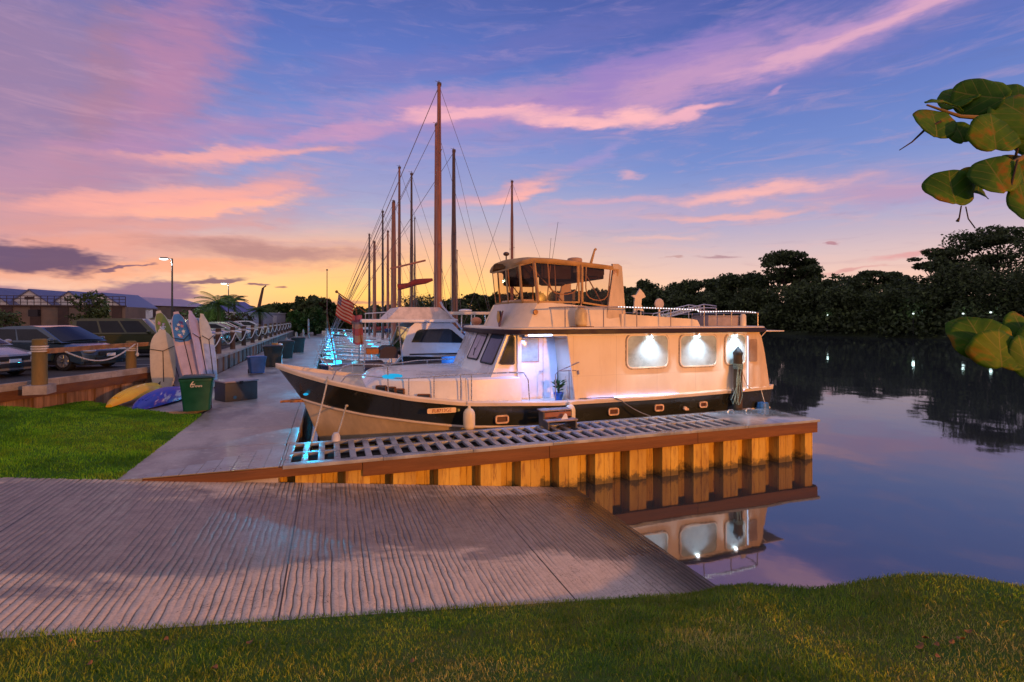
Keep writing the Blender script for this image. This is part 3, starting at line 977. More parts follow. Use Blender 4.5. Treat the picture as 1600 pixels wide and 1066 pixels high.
def level(u0, B, zt_, L=4.6, p=0.8):
    out = []
    for s_ in ss:
        u = u0 + (UE - u0) * s_
        b_ = B * shp(u - u0, L, p) * (1 - 0.05 * max(0, (u - 12) / 3.2) ** 2) + 0.015
        z = itab(zt_, u) if isinstance(zt_, list) else zt_
        out.append((u, b_, z))
    return out


L0 = [(u, b_, z) for (u, b_, z) in level(1.85, 2.28, SHE)]
L1 = level(2.45, 2.17, RUB, 4.9, 0.85)
L2 = level(2.98, 1.95, 0.12, 6.0, 0.95)
L3 = level(3.25, 1.5, -0.35, 6.5, 1.0)
L4 = level(3.5, 0.02, -0.9)


def mid(A_, B_, t_): return [tuple(lerp(a, b, t_) for a, b in zip(p, q)) for p, q in zip(A_, B_)]


def skin(mb, levels):
    for sg in (-1, 1):
        mb.loft([[Vector((u, VC + sg * b_, z)) for (u, b_, z) in lv] for lv in levels], closed=False, cap=False)


mb = MB(); skin(mb, [L0, mid(L0, L1, .33), mid(L0, L1, .66), L1])
sec = [L0[-1], L1[-1]]
mb.add([(UE, VC - sec[0][1], sec[0][2]), (UE, VC + sec[0][1], sec[0][2]), (UE, VC + sec[1][1], sec[1][2]), (UE, VC - sec[1][1], sec[1][2])], [(0, 1, 2, 3)])
mb.build('topsides', M_hull, hb, smooth=60)
mb = MB(); skin(mb, [[(u, b_ - 0.012, z + 0.01) for u, b_, z in L1], mid(L1, L2, .5), L2, L3, L4])
mb.add([(UE, VC - L1[-1][1], L1[-1][2]), (UE, VC + L1[-1][1], L1[-1][2]), (UE, VC + L2[-1][1], L2[-1][2]), (UE, VC - L2[-1][1], L2[-1][2])], [(0, 1, 2, 3)])
mb.build('bottom', M_bott, hb, smooth=60)
mb = MB()
for sg in (-1, 1):
    mb.tube([(u, VC + sg * (b_ + 0.01), z) for u, b_, z in L1], 0.032, 8)
mb.build('rub_rail', M_cream, hb)
# cap rail: a wide flat band
mb = MB()
for sg in (-1, 1):
    rings = []
    for u, b_, z in L0:
        w_ = 0.05; h_ = 0.075
        rings.append([Vector((u, VC + sg * (b_ + 0.03), z - h_)), Vector((u, VC + sg * (b_ + 0.045), z)), Vector((u, VC + sg * (b_ + 0.02), z + 0.035)), Vector((u, VC + sg * max(0, b_ - 0.09), z + 0.035)), Vector((u, VC + sg * max(0, b_ - 0.11), z - h_))])
    mb.loft(rings, True, True)
mb.build('cap_rail', M_cream, hb, smooth=35)
mb = MB()
rings = [[Vector((u, VC - max(0, b_ - 0.05), z - 0.05)), Vector((u, VC, z - 0.02)), Vector((u, VC + max(0, b_ - 0.05), z - 0.05))] for u, b_, z in L0]
mb.loft(rings, False, False)
mb.build('deck', M_cream, hb)
# deck edge fill under the cabin (side decks stand at the gunwale)
# trunk cabin
mb = MB(); rings = []
for k in range(22):
    u = 3.9 + (7.45 - 3.9) * (k / 21)
    b_ = max(0.05, sheer_b(u) - 0.16 - 0.20 * max(0, (5.2 - u) / 1.3))
    t_ = min(1, (u - 3.9) / 0.35); zt_ = lerp(sheer_z(u) + 0.02, 2.06, math.sin(t_ * PI / 2))
    zb_ = sheer_z(u) - 0.06
    rings.append([Vector((u, VC - b_, zb_)), Vector((u, VC - b_ + 0.04, zt_ - 0.05)), Vector((u, VC - b_ + 0.10, zt_)), Vector((u, VC, zt_ + 0.05 * t_)),
                  Vector((u, VC + b_ - 0.10, zt_)), Vector((u, VC + b_ - 0.04, zt_ - 0.05)), Vector((u, VC + b_, zb_))])
mb.loft(rings, True, True)
mb.build('trunk_cabin', M_white, hb, smooth=35)
# low hatch windows on the trunk side
for (xa, xb, ya, yb) in ((588, 604, 603, 617), (606, 618, 605, 619), (620, 631, 608, 622), (653, 671, 617, 622)):
    p = PY((xa + xb) / 2, (ya + yb) / 2, 2.4); q = PY(xb, yb, 2.4); p0_ = PY(xa, ya, 2.4)
    f_ = lambda u: VC - (sheer_b(u) - 0.16 - 0.20 * max(0, (5.2 - u) / 1.3))
    yv = f_(p.x); p = PY((xa + xb) / 2, (ya + yb) / 2, yv); dr_ = Vector((1, (f_(p.x + .2) - f_(p.x - .2)) / .4, 0))
    mb = MB(); mb.rrect((p.x, f_(p.x) - .03, p.z), dr_, (0, 0, 1), q.x - p0_.x, p0_.z - q.z, 0.02, 0.05); pv_ = mb.build('side_vent', M_glass, hb)
    mb = MB(); mb.rrect((p.x, f_(p.x) - .032, p.z), dr_, (0, 0, 1), q.x - p0_.x + .04, p0_.z - q.z + .04, 0.03, 0.05, inner=.022); mb.build('vent_frame', M_timber, pv_)
# pilothouse
ZR = 3.07
C0, C1 = Vector((6.46, VC, 2.03)), Vector((6.95, VC, ZR + 0.04))
K0, K1 = Vector((6.72, 2.27, 2.03)), Vector((7.17, 2.33, ZR + 0.04))
S1, S1t = Vector((7.45, 2.27, 1.38)), Vector((7.45, 2.33, ZR + 0.04))
mir = lambda p: Vector((p.x, 2 * VC - p.y, p.z))
mb = MB()
S0 = Vector((6.60, 2.20, 1.40))
V = [C0, C1, K0, K1, S1, S1t, mir(K0), mir(K1), mir(S1), mir(S1t), S0, mir(S0)]
mb.add(V, [(0, 1, 3, 2), (0, 6, 7, 1), (2, 3, 5, 4), (10, 2, 4), (6, 8, 9, 7), (6, 11, 8), (4, 5, 9, 8), (1, 7, 9, 5, 3)])
mb.build('pilothouse', M_white, hb, smooth=0)


def face_pane(parent, name, O, U, W, s0, s1, t0, t1, rad, m_, fr=None, th=0.012):
    """pane on the quad O + s*U + t*W"""
    n_ = U.cross(W).normalized()
    if n_.y > 0: n_ = -n_
    c = O + U * ((s0 + s1) / 2) + W * ((t0 + t1) / 2) + n_ * 0.022
    wd, ht = U.length * (s1 - s0), W.length * (t1 - t0)
    ey = (W - U * (W.dot(U) / U.dot(U)))
    # sheared rounded pane: build in s,t space
    o2 = MB(); o2.use(m_)
    P = []
    r = rad
    for cx_, cy_, a0_ in ((wd / 2 - r, ht / 2 - r, 0), (-wd / 2 + r, ht / 2 - r, 90), (-wd / 2 + r, -ht / 2 + r, 180), (wd / 2 - r, -ht / 2 + r, 270)):
        for k in range(6):
            a = R_(a0_ + 18 * k); X_ = cx_ + r * math.cos(a); Y_ = cy_ + r * math.sin(a)
            P.append(c + U.normalized() * X_ + W.normalized() * Y_)
    o2.prism(P, n_ * th)
    f_ = o2.build(name, None, parent)
    if fr:
        cc = sum(P, Vector()) / len(P); o3 = MB(); N = len(P)
        Q = [cc + (p - cc) * (1 + 0.05 / max(0.2, (p - cc).length)) for p in P]
        VV = [p for p in P] + Q + [p + n_ * (th + .008) for p in P] + [p + n_ * (th + .008) for p in Q]
        FF = []
        for k in range(N):
            q = (k + 1) % N
            FF += [(2 * N + k, 2 * N + q, 3 * N + q, 3 * N + k), (k, q, 2 * N + q, 2 * N + k), (N + q, N + k, 3 * N + k, 3 * N + q)]
        o3.add(VV, FF); o3.build('window_frame', fr, f_)
    return f_


U_, W_ = K0 - C0, C1 - C0
M_glassb = mat('blue_glass', (0.05, 0.08, 0.14), 0.08, var=0.1, vs=2, coat=0.5, rvar=0.03)
M_glassl = mat('lilac_reflection_glass', (0.42, 0.38, 0.42), 0.12, var=0.1, vs=3, coat=0.6, rvar=0.05)  # pale lilac reflection put into the glass colour
face_pane(hb, 'windscreen_pane', C0, U_, W_, 0.10, 0.42, 0.34, 0.93, 0.06, M_glassl, M_black)
face_pane(hb, 'windscreen_pane', C0, U_, W_, 0.56, 0.90, 0.30, 0.93, 0.07, M_glassb, M_black)
U2 = mir(K0) - C0
face_pane(hb, 'windscreen_pane', C0, U2, W_, 0.12, 0.46, 0.32, 0.93, 0.07, M_glassb, M_black)
face_pane(hb, 'windscreen_pane', C0, U2, W_, 0.56, 0.90, 0.30, 0.93, 0.07, M_glassb, M_black)
# wiper
mb = MB(); mb.tube([C0 + U_ * 0.27 + W_ * 0.93 + Vector((-.03, 0, 0)), C0 + U_ * 0.25 + W_ * 0.55 + Vector((-.04, 0, 0))], 0.008, 6)
mb.tube([C0 + U_ * 0.22 + W_ * 0.60 + Vector((-.045, 0, 0)), C0 + U_ * 0.27 + W_ * 0.42 + Vector((-.045, 0, 0))], 0.01, 6)
mb.build('wiper', M_black, hb)
# triangular side window
mb = MB()
P = [PY(px, py, 2.265) for px, py in ((783, 562), (781, 566), (785, 568), (801, 568), (803, 566), (803, 530), (800, 526), (797, 528))]
mb.prism(P, (0, -0.012, 0)); sw = mb.build('side_window', M_glass, hb)
mb = MB(); cc = sum(P, Vector()) / len(P)
Q = [cc + (p - cc) * 1.12 for p in P]; N = len(P); V = [p + Vector((0, -.018, 0)) for p in P] + [q + Vector((0, -.018, 0)) for q in Q] + Q
F = []
for k in range(N):
    q = (k + 1) % N; F += [(k, q, N + q, N + k), (N + k, N + q, 2 * N + q, 2 * N + k)]
mb.add(V, F); mb.build('window_frame', M_black, sw)
# recessed entry
YR = 2.86
mb = MB()
mb.bb(7.451, 8.72, YR, YR + 0.06, 1.36, ZR)
mb.add([(8.62, 2.06, ZR + 0.02), (8.84, 2.06, 1.40), (8.95, YR, 1.40), (8.75, YR, ZR + 0.02)], [(0, 1, 2, 3)])
mb.bb(7.40, 7.50, 2.25, 2.34, 1.40, ZR)
mb.build('entry_wall', M_white, hb, smooth=0)
mb = MB(); mb.bb(7.56, 8.30, YR - 0.035, YR - 0.002, 1.43, ZR - 0.06, ch=0.01); dr = mb.build('door', M_white, hb)
mb = MB(); mb.bb(7.63, 8.16, YR - 0.05, YR - 0.037, 2.36, ZR - 0.12, ch=0.004); mb.build('door_window', mat('frosted_pane', (0.42, 0.50, 0.46), 0.12, var=0.2, vs=1.5, coat=0.5), dr)
mb = MB(); mb.rrect((7.895, YR - 0.052, (2.36 + ZR - .12) / 2), (1, 0, 0), (0, 0, 1), 0.58, ZR - .12 - 2.36 + .04, 0.01, 0.008, inner=0.02); mb.build('door_window_frame', M_railb, dr)
mb = MB(); mb.tube([(8.20, YR - 0.06, 2.1), (8.20, YR - 0.09, 2.1), (8.28, YR - 0.09, 2.1)], 0.012); mb.build('handle', M_rail, dr)
mb = MB(); mb.bb(8.318, 8.325, YR - .01, YR - .001, 1.43, ZR - .06); mb.bb(7.525, 7.535, YR - .01, YR - .001, 1.43, ZR - .06); mb.build('door_trim', M_railb, hb, smooth=0)
mb = MB(); mb.bb(6.7, 9.0, 2.10, YR, 1.36, 1.392); mb.build('side_deck', M_cream, hb, smooth=0)
# salon
YS = 2.06
SE, SEb = 14.62, 14.98
mb = MB()
a = [(8.62, YS, ZR + .02), (8.84, YS, 1.40), (SEb - .78, YS, 1.44), (SE - .42, YS, ZR + .02)]
V = [Vector(p) for p in a] + [Vector((p[0], 2 * VC - YS, p[2])) for p in a]
mb.add(V, [(0, 1, 2, 3), (4, 7, 6, 5), (0, 4, 5, 1), (3, 2, 6, 7), (0, 3, 7, 4)])
mb.build('salon_wall', M_wall, hb, smooth=0)
# stern canvas with folds
M_canvas = mat('cream_canvas', (0.62, 0.47, 0.33), 0.75, var=0.12, vs=2, bump=0.2, bs=15, stretch=(1, 1, .3))
mb = MB(); rings = []
for k in range(15):
    t_ = k / 14
    zz = lerp(ZR + .02, 1.46, t_)
    ring = []
    for j in range(17):
        s_ = j / 16
        xa = lerp(SE - .42, SEb - .78, t_); xb = lerp(SE + .02, SEb + .05, t_ ** 0.6)
        ring.append(Vector((lerp(xa, xb, s_), YS + 0.012 * math.sin(s_ * 16 + t_) * (0.3 + t_) - 0.004, zz)))
    ring += [Vector((ring[-1].x + .02 * math.sin(j * 1.3), YS + (2 * VC - 2 * YS) * j / 16, zz)) for j in range(1, 17)]
    rings.append(ring)
mb.loft(rings, False, False)
mb.build('stern_canvas', M_canvas, hb)
mb = MB(); p = PY(1170, 530, YS); q = PY(1182, 565, YS)
mb.rrect(((p.x + q.x) / 2, YS - .02, (p.z + q.z) / 2), (1, 0, 0), (0, 0, 1), q.x - p.x, p.z - q.z, .05, 0.008); mb.build('canvas_window', mat('vinyl_window', (0.35, 0.24, 0.16), 0.2, var=.1), hb)
# salon windows with rounded frames
M_pane = mat('salon_glass', (0.42, 0.52, 0.52), 0.3, var=0.12, vs=2.5, coat=0.5, rvar=0.05)
M_seal = mat('aged_sealant', (0.50, 0.40, 0.32), 0.6, var=0.3, vs=12, bump=.5, bs=30)
for (xa, xb, ya, yb) in ((979, 1043, 524, 573), (1062, 1119, 524, 571), (1133, 1164, 523, 569)):
    p = PY(xa, ya, YS); q = PY(xb, yb, YS)
    c = ((p.x + q.x) / 2, YS - 0.003, (p.z + q.z) / 2); wd, ht = q.x - p.x, p.z - q.z
    mb = MB(); mb.rrect(c, (1, 0, 0), (0, 0, 1), wd - .04, ht - .04, 0.14, 0.012)
    pn = mb.build('cabin_window', M_pane, hb)
    mb = MB(); mb.rrect(c, (1, 0, 0), (0, 0, 1), wd + .03, ht + .03, 0.17, 0.035, inner=0.035); mb.build('window_frame', M_wall, pn)
    mb = MB(); mb.rrect((c[0], c[1] + .001, c[2]), (1, 0, 0), (0, 0, 1), wd + .085, ht + .085, 0.19, 0.008, inner=0.03); mb.build('window_seal', M_seal, pn)
# roof
mb = MB()
plan = [(6.78, VC)]
for k in range(1, 9):
    a = k / 8 * PI / 2
    plan.append((7.42 - 0.64 * math.cos(a) ** 1.2, VC - (VC - 1.93) * math.sin(a) ** 0.75))
plan += [(14.75, 1.93), (14.86, 2.0), (14.9, 2.15)]
full = plan + [(x_, 2 * VC - y_) for x_, y_ in plan[::-1][:-1]]
rings = []
for z_, ins in ((ZR, 0.06), (ZR + .015, 0.0), (ZR + .105, 0.0), (ZR + .125, 0.02)):
    rings.append([Vector((lerp(x_, 11, ins / 4), lerp(y_, VC, ins / 2.4), z_)) for x_, y_ in full])
mb.loft(rings, True, True); mb.build('roof', M_maroon, hb)
mb = MB(); rings = []
for z_, ins in ((ZR + .126, 0.03), (ZR + .155, 0.035), (ZR + .17, 0.07)):
    rings.append([Vector((lerp(x_, 11, ins / 4), lerp(y_, VC, ins / 2.4), z_)) for x_, y_ in full])
mb.loft(rings, True, True); rf = mb.build('roof_top', M_cream, hb)
# soffit lights trim
mb = MB(); mb.bb(7.5, 14.2, YS - 0.03, YS - .004, ZR - 0.045, ZR - 0.004); mb.build('light_channel', M_white, hb, smooth=0)
# aft awning shelf with brackets
mb = MB(); mb.bb(14.88, 15.75, 2.2, 6.4, ZR + 0.0, ZR + 0.035, ch=.01)
for y_ in (2.25, 4.3, 6.3): mb.tube([(14.75, y_, ZR - .28), (15.1, y_, ZR)], .015)
mb.build('aft_shelf', M_cream, hb)
mb = MB(); mb.bb(15.1, 15.45, 2.3, 6.3, 1.47, 1.51, ch=.01); mb.build('stern_platform', M_cream, hb)
# zipper rope / frame edge on the salon front edge
mb = MB(); mb.tube([(8.62, YS - .02, ZR), (8.84, YS - .02, 1.42)], 0.014); mb.build('corner_trim', M_cream, hb)

# ---- flybridge
ZF = ZR + .17
fc = [(7.50, VC), (7.52, VC - .7), (7.66, 2.95), (7.95, 2.62), (8.4, 2.55), (10.45, 2.55)]
ft = [(7.66, VC), (7.68, VC - .7), (7.82, 3.0), (8.1, 2.72), (8.5, 2.66), (10.45, 2.66)]
mb = MB()
bot = [Vector((x_ + (-.14 if x_ < 8 else 0), y_, ZF)) for x_, y_ in fc]; top = [Vector((x_, y_, 3.86)) for x_, y_ in ft]; top[-1].z = 3.70
fb = bot + [mir(p) for p in bot[::-1][:-1]]; ftp = top + [mir(p) for p in top[::-1][:-1]]
mb.loft([fb, ftp], closed=True, cap=False)
mb.add([p - Vector((0, 0, 0.25)) for p in ftp], [list(range(len(ftp)))])
mb.build('flybridge_coaming', M_cream, hb, smooth=30)
# aft arch legs (side wings)
for sg in (0, 1):
    mb = MB()
    P = [Vector(p) for p in ((10.05, 2.60, 3.48), (10.62, 2.60, ZF), (10.95, 2.6, ZF), (10.62, 2.60, 3.55), (10.56, 2.68, 4.86), (10.46, 2.70, 4.93), (10.28, 2.70, 4.93), (10.30, 2.68, 4.80))]
    if sg: P = [mir(p) for p in P]
    mb.prism(P, (0, 0.08 if not sg else -0.08, 0))
    mb.build('arch_leg', M_canvas, hb)
# canvas top
mb = MB(); rings = []
def cz(u): return itab([(7.58, 4.90), (7.9, 5.03), (8.6, 5.02), (9.6, 4.95), (10.52, 4.88)], u)
for (u, yy_) in ((7.58, 3.7), (7.66, 3.15), (7.80, 2.88), (8.0, 2.74), (8.6, 2.66), (9.2, 2.66), (9.8, 2.66), (10.2, 2.67), (10.52, 2.70), (10.58, 2.8)):
    z_ = cz(u); h_ = 0.14 if u > 7.7 else .1
    ring = [Vector((u, yy_, z_ - h_)), Vector((u, yy_ + .01, z_ - .03))]
    for j in range(1, 8):
        f_ = j / 8
        ring.append(Vector((u - .10 * math.sin(f_ * PI) * (1 if u < 8 else 0), lerp(yy_, 2 * VC - yy_, f_), z_ + 0.10 * math.sin(f_ * PI))))
    ring += [Vector((u, 2 * VC - yy_ - .01, z_ - .03)), Vector((u, 2 * VC - yy_, z_ - h_))]
    rings.append(ring)
mb.loft(rings, False, False)
M_top = mat('tan_canvas', (0.50, 0.29, 0.12), 0.8, var=0.12, vs=3, bump=0.15, bs=40)
ct = mb.build('canopy', M_top, hb)
sol = ct.modifiers.new('thick', 'SOLIDIFY'); sol.thickness = 0.02
# clear vinyl panels with canvas borders
M_vinyl = bpy.data.materials.new('clear_vinyl'); M_vinyl.use_nodes = True
t = NT(M_vinyl.node_tree); t.n.clear()
tr = t.new('ShaderNodeBsdfTransparent'); tr.inputs[0].default_value = (0.86, 0.74, 0.66, 1)
gl = t.new('ShaderNodeBsdfGlossy'); gl.inputs[1].default_value = 0.06; gl.inputs[0].default_value = (0.9, 0.9, 0.95, 1)
df = t.new('ShaderNodeBsdfDiffuse'); df.inputs[0].default_value = (0.5, 0.42, 0.38, 1)
g = t.new('ShaderNodeNewGeometry'); nf_, _ = t.noise(g.outputs['Position'], 2.6, 4, .6, 0.5)
m1 = t.new('ShaderNodeMixShader'); t.put(m1.inputs[0], t.sm(nf_, .40, .75, .0, .03)); t.l.new(tr.outputs[0], m1.inputs[1]); t.l.new(df.outputs[0], m1.inputs[2])
m2 = t.new('ShaderNodeMixShader'); m2.inputs[0].default_value = .025; t.l.new(m1.outputs[0], m2.inputs[1]); t.l.new(gl.outputs[0], m2.inputs[2])
o_ = t.new('ShaderNodeOutputMaterial'); t.l.new(m2.outputs[0], o_.inputs[0])


def vinyl(corners, borders=0.045, zip_=None):
    """corners: bl, br, tr, tl"""
    bl, br, tr_, tl = [Vector(c) for c in corners]
    mb = MB(); V = []; F = []
    for j in range(5):
        for i in range(5):
            a = bl.lerp(br, i / 4); b_ = tl.lerp(tr_, i / 4); p = a.lerp(b_, j / 4)
            n_ = (br - bl).cross(tl - bl).normalized(); V.append(p + n_ * 0.02 * math.sin(i / 4 * PI) * math.sin(j / 4 * PI))
    for j in range(4):
        for i in range(4): F.append((j * 5 + i, j * 5 + i + 1, j * 5 + i + 6, j * 5 + i + 5))
    mb.add(V, F); pn = mb.build('vinyl_panel', M_vinyl, hb)
    mb = MB()
    for a, b_ in ((bl, br), (br, tr_), (tr_, tl), (tl, bl)):
        n_ = (br - bl).cross(tl - bl).normalized()
        dd = (b_ - a).normalized(); e = n_.cross(dd) * borders
        mb.prism([a - n_ * .006, b_ - n_ * .006, b_ + e - n_ * .006, a + e - n_ * .006], n_ * .012)
    if zip_:
        n_ = (br - bl).cross(tl - bl).normalized()
        pts = []
        (x0_, x1_, y0_, y1_) = zip_; rr = 0.28
        def W(a, b_): return bl.lerp(br, a).lerp(tl.lerp(tr_, a), b_) - n_ * 0.01
        pts = [W(x0_, y1_), W(x0_, y0_ + rr), W(x0_ + .03, y0_ + rr * .4), W(x0_ + .12, y0_ + .03), W(x0_ + .25, y0_), W(x1_ - .25, y0_), W(x1_ - .1, y0_ + .05), W(x1_ - .02, y0_ + rr * .5), W(x1_, y0_ + rr), W(x1_, y1_)]
        mb.tube(pts, 0.016, 6)
    mb.build('panel_border', M_top, pn)


T = lambda u, y_: Vector((u, y_, cz(u) - 0.10))
Bt = lambda u, y_: Vector((u, y_, 3.86 - max(0, (u - 9.3)) * 0.13))
vinyl([Bt(7.67, 3.75), Bt(7.80, 3.02), T(7.70, 2.98), T(7.58, 3.7)], zip_=(.15, .95, .22, 1))
vinyl([Bt(7.66, 4.85), Bt(7.67, 3.75), T(7.58, 3.7), T(7.57, 4.9)])
vinyl([Bt(7.80, 3.02), Bt(8.12, 2.70), T(8.02, 2.75), T(7.70, 2.98)])
vinyl([Bt(8.12, 2.70), Bt(9.28, 2.66), T(9.28, 2.67), T(8.02, 2.75)], zip_=(.3, .95, .22, 1))
vinyl([Bt(9.34, 2.66), Bt(10.30, 2.66), T(10.46, 2.68), T(9.34, 2.67)], zip_=(.12, .78, .14, 1))
# far side panels
vinyl([mir(Bt(9.28, 2.66)), mir(Bt(8.12, 2.70)), mir(T(8.02, 2.75)), mir(T(9.28, 2.67))])
vinyl([mir(Bt(10.3, 2.66)), mir(Bt(9.34, 2.66)), mir(T(9.34, 2.67)), mir(T(10.46, 2.68))])
mb = MB()
for a, b_ in (((9.31, 2.64, 3.80), (9.31, 2.66, 4.88)), ((8.12, 2.70, 3.84), (8.02, 2.75, 4.93)), ((8.45, 2.95, 3.7), (8.55, 2.9, 4.93)), ((8.75, 2.95, 3.7), (8.66, 2.9, 4.93)), ((7.95, 3.0, 4.9), (9.1, 3.0, 3.75)), ((9.5, 3.0, 4.86), (10.2, 3.0, 3.75)), ((8.2, 5.9, 4.9), (9.2, 5.9, 3.7)), ((10.3, 2.70, 3.55), (10.38, 2.72, 4.82))):
    mb = MB(); mb.tube([a, b_], 0.017, 8)
    mb.build('canopy_strut', mat('bronze_tube', (0.35, 0.2, 0.12), 0.4, metal=.4), hb)
# helm seat and console behind the vinyl
mb = MB(); mb.bb(7.95, 8.3, 3.4, 5.2, 3.3, 3.98, ch=.04); mb.build('console', M_cream, hb)
mb = MB(); mb.bb(9.0, 9.5, 3.4, 3.95, 3.6, 3.72, ch=.04); mb.bb(9.42, 9.52, 3.4, 3.95, 3.72, 4.2, ch=.03); mb.tube([(9.25, 3.67, 3.3), (9.25, 3.67, 3.6)], .04); mb.build('helm_seat', mat('grey_vinyl', (0.2, 0.19, 0.2), .6), hb)
mb = MB(); mb.bb(9.7, 10.3, 3.2, 5.6, 4.55, 4.78, ch=.03); mb.bb(8.1, 9.2, 3.3, 5.3, 4.72, 4.85, ch=.03); mb.build('overhead_locker', mat('dark_brown_canvas', (0.06, 0.028, 0.02), .8), hb)
M_curt = mat('dark_brown_roll', (.035, .015, .010), .8)
for (xa, xb, yv, zb_) in ((8.30, 9.22, 2.92, 4.50), (9.42, 10.15, 2.92, 4.60), (7.75, 8.15, 3.30, 4.52), (8.2, 9.3, 5.75, 4.45), (9.4, 10.3, 5.75, 4.5)):
    mb = MB(); mb.prism([(xa, yv, cz(xa) - .02), (xa, yv, zb_ + .04), (lerp(xa, xb, .1), yv, zb_), (lerp(xa, xb, .9), yv, zb_), (xb, yv, zb_ + .05), (xb, yv, cz(xb) - .02)], (0, .03, 0)); mb.build('rolled_curtain', M_curt, hb, smooth=0)
# nav light, nameplate and horn on the coaming
mb = MB(); mb.lathe((8.02, 2.63, 3.62), [(0.0, -.03), (.06, -.03), (.07, 0), (.05, .02), (0, .03)], 14, 'Y'); mb.build('side_light', mat('red_lens', (0.25, 0.05, 0.03), .2), hb)
mb = MB(); p = Vector((7.40, 3.55, 3.46)); mb.prism([p + Vector((0, .22, .20)), p + Vector((0, -.22, .20)), p + Vector((-.03, 0, -.26))], (-.04, 0, 0)); mb.build('bow_badge', mat('dark_badge', (.10, .06, .10), .4), hb)
mb = MB(); mb.ell(p + Vector((-.07, .02, .04)), (.02, .13, .16), 12, 8); mb.build('badge_boss', mat('ochre', (.62, .34, .08), .5), hb)
# roof gear: radar dome, stub mast, searchlight
mb = MB(); c = PY(898, 412, 3.9); mb.tube([(c.x, 3.9, 4.95), (c.x, 3.9, 5.07)], .10, 12); mb.lathe((c.x, 3.9, 5.05), [(0, 0), (.17, 0), (.21, .03), (.22, .08), (.20, .13), (.12, .15), (0, .155)], 20); mb.build('radar_dome', mat('dull_cream', (.5, .3, .2), .6), hb)
mb = MB(); c = PY(921, 414, 4.0); e = PY(929, 391, 4.0); mb.tube([c - Vector((0, 0, .1)), e], [.05, .03], 8); mb.tube([e, e + Vector((.05, 0, .04))], .035, 8); mb.build('stub_mast', M_top, hb)
mb = MB(); c = PY(791, 397, VC); mb.tube([(c.x, VC, 4.98), (c.x, VC, c.z)], .02); mb.ell((c.x, VC, c.z), (.09, .08, .06)); mb.build('searchlight', mat('dark_lamp', (.08, .05, .05), .4), hb)
for (xa, ya, xb, yb) in ((862, 404, 872, 347), (858, 404, 861, 372)):
    a = PY(xa, ya, 5.2); b_ = PY(xb, yb, 5.2); mb = MB(); mb.tube([a - Vector((0, 0, .15)), b_], .006, 5); mb.build('whip_aerial', M_black, hb)
# roof locker and rails
mb = MB()
P = [(10.45, 0, ZF), (13.0, 0, ZF), (12.9, 0, ZF + .17), (12.75, 0, ZF + .2), (10.45, 0, ZF + .34)]
mb.prism([(a, 2.52, c) for a, _, c in P], (0, 1.1, 0)); mb.build('roof_locker', M_cream, hb)
YRL = 2.06
mb = MB(); posts = [8.75, 9.9, 10.0 + 1.15, 12.2, 13.3, 14.55]
rail = [PY(858, 481, YRL), PY(883, 480, YRL), PY(960, 480, YRL), PY(1048, 483, YRL), PY(1110, 486, YRL), PY(1185, 489, YRL)]
mb.tube(rail, .017, 8)
for px in (883, 943, 995, 1048, 1100, 1143, 1184):
    p = PY(px, 485, YRL); zt_ = itab([(q.x, q.z) for q in rail], p.x); mb.tube([(p.x, YRL, ZR + .15), (p.x, YRL, zt_)], .015, 8)
mb.tube([rail[-1], rail[-1] + Vector((0.1, 4.3, -.02))], .017, 8)
for y_ in (3.5, 5.0, 6.3): mb.tube([(rail[-1].x + .05, y_, ZR + .15), (rail[-1].x + .05, y_, rail[-1].z)], .015, 8)
far_ = [Vector((q.x, 2 * VC - q.y, q.z)) for q in rail]
mb.tube(far_, .017, 8)
for p in (9.0, 10.2, 11.4, 12.6, 13.8): mb.tube([(p, 2 * VC - YRL, ZR + .15), (p, 2 * VC - YRL, 3.74)], .015, 8)
mb.build('roof_rail', M_railb, hb)
M_ledw = lamp_mat('led_white', (0.75, 0.88, 1.0), 1.3)
a = rail[2]; b_ = rail[-1]; nn = 120
m_ = bpy.data.materials.new('bead_string'); m_.use_nodes = True; t = NT(m_.node_tree); bb_ = t.n['Principled BSDF']
tcn = t.new('ShaderNodeTexCoord'); x_, y_, z_ = t.sep(tcn.outputs['Object'])
bd = t.m('GREATER_THAN', t.m('SINE', t.m('MULTIPLY', x_, 2 * PI / 0.085)), 0.1)
bb_.inputs['Base Color'].default_value = (.5, .5, .55, 1); bb_.inputs['Emission Color'].default_value = (.75, .88, 1, 1); t.put(bb_.inputs['Emission Strength'], t.m('MULTIPLY', bd, 1.6))
mb = MB(); pts = []
for k in range(nn):
    f_ = k / (nn - 1); x_ = lerp(a.x + .1, b_.x - .1, f_); pts.append((x_, YRL - .035, itab([(q.x, q.z) for q in rail], x_) + .01 + (0.03 * math.sin(f_ * 9) - .02 if f_ > .55 else 0)))
mb.tube(pts, .014, 6); mb.build('string_light', m_, hb)
# LED strips
mb = MB(); p = PY(1167, 525, YS); q = PY(1168, 607, YS); mb.bb(p.x - .008, p.x + .012, YS - .035, YS - .025, q.z + .02, p.z); mb.build('led_strip', lamp_mat('led_strip_v', (0.55, 0.72, 1.0), 2.5), hb, smooth=0)
mb = MB()
for k in range(60):
    x_ = lerp(9.2, 14.1, k / 60); mb.bb(x_, x_ + .07, YS - .05, YS - .042, 1.452, 1.462)
mb.build('led_strip', lamp_mat('led_strip_h', (0.26, 0.34, 1.0), 16), hb, smooth=0)
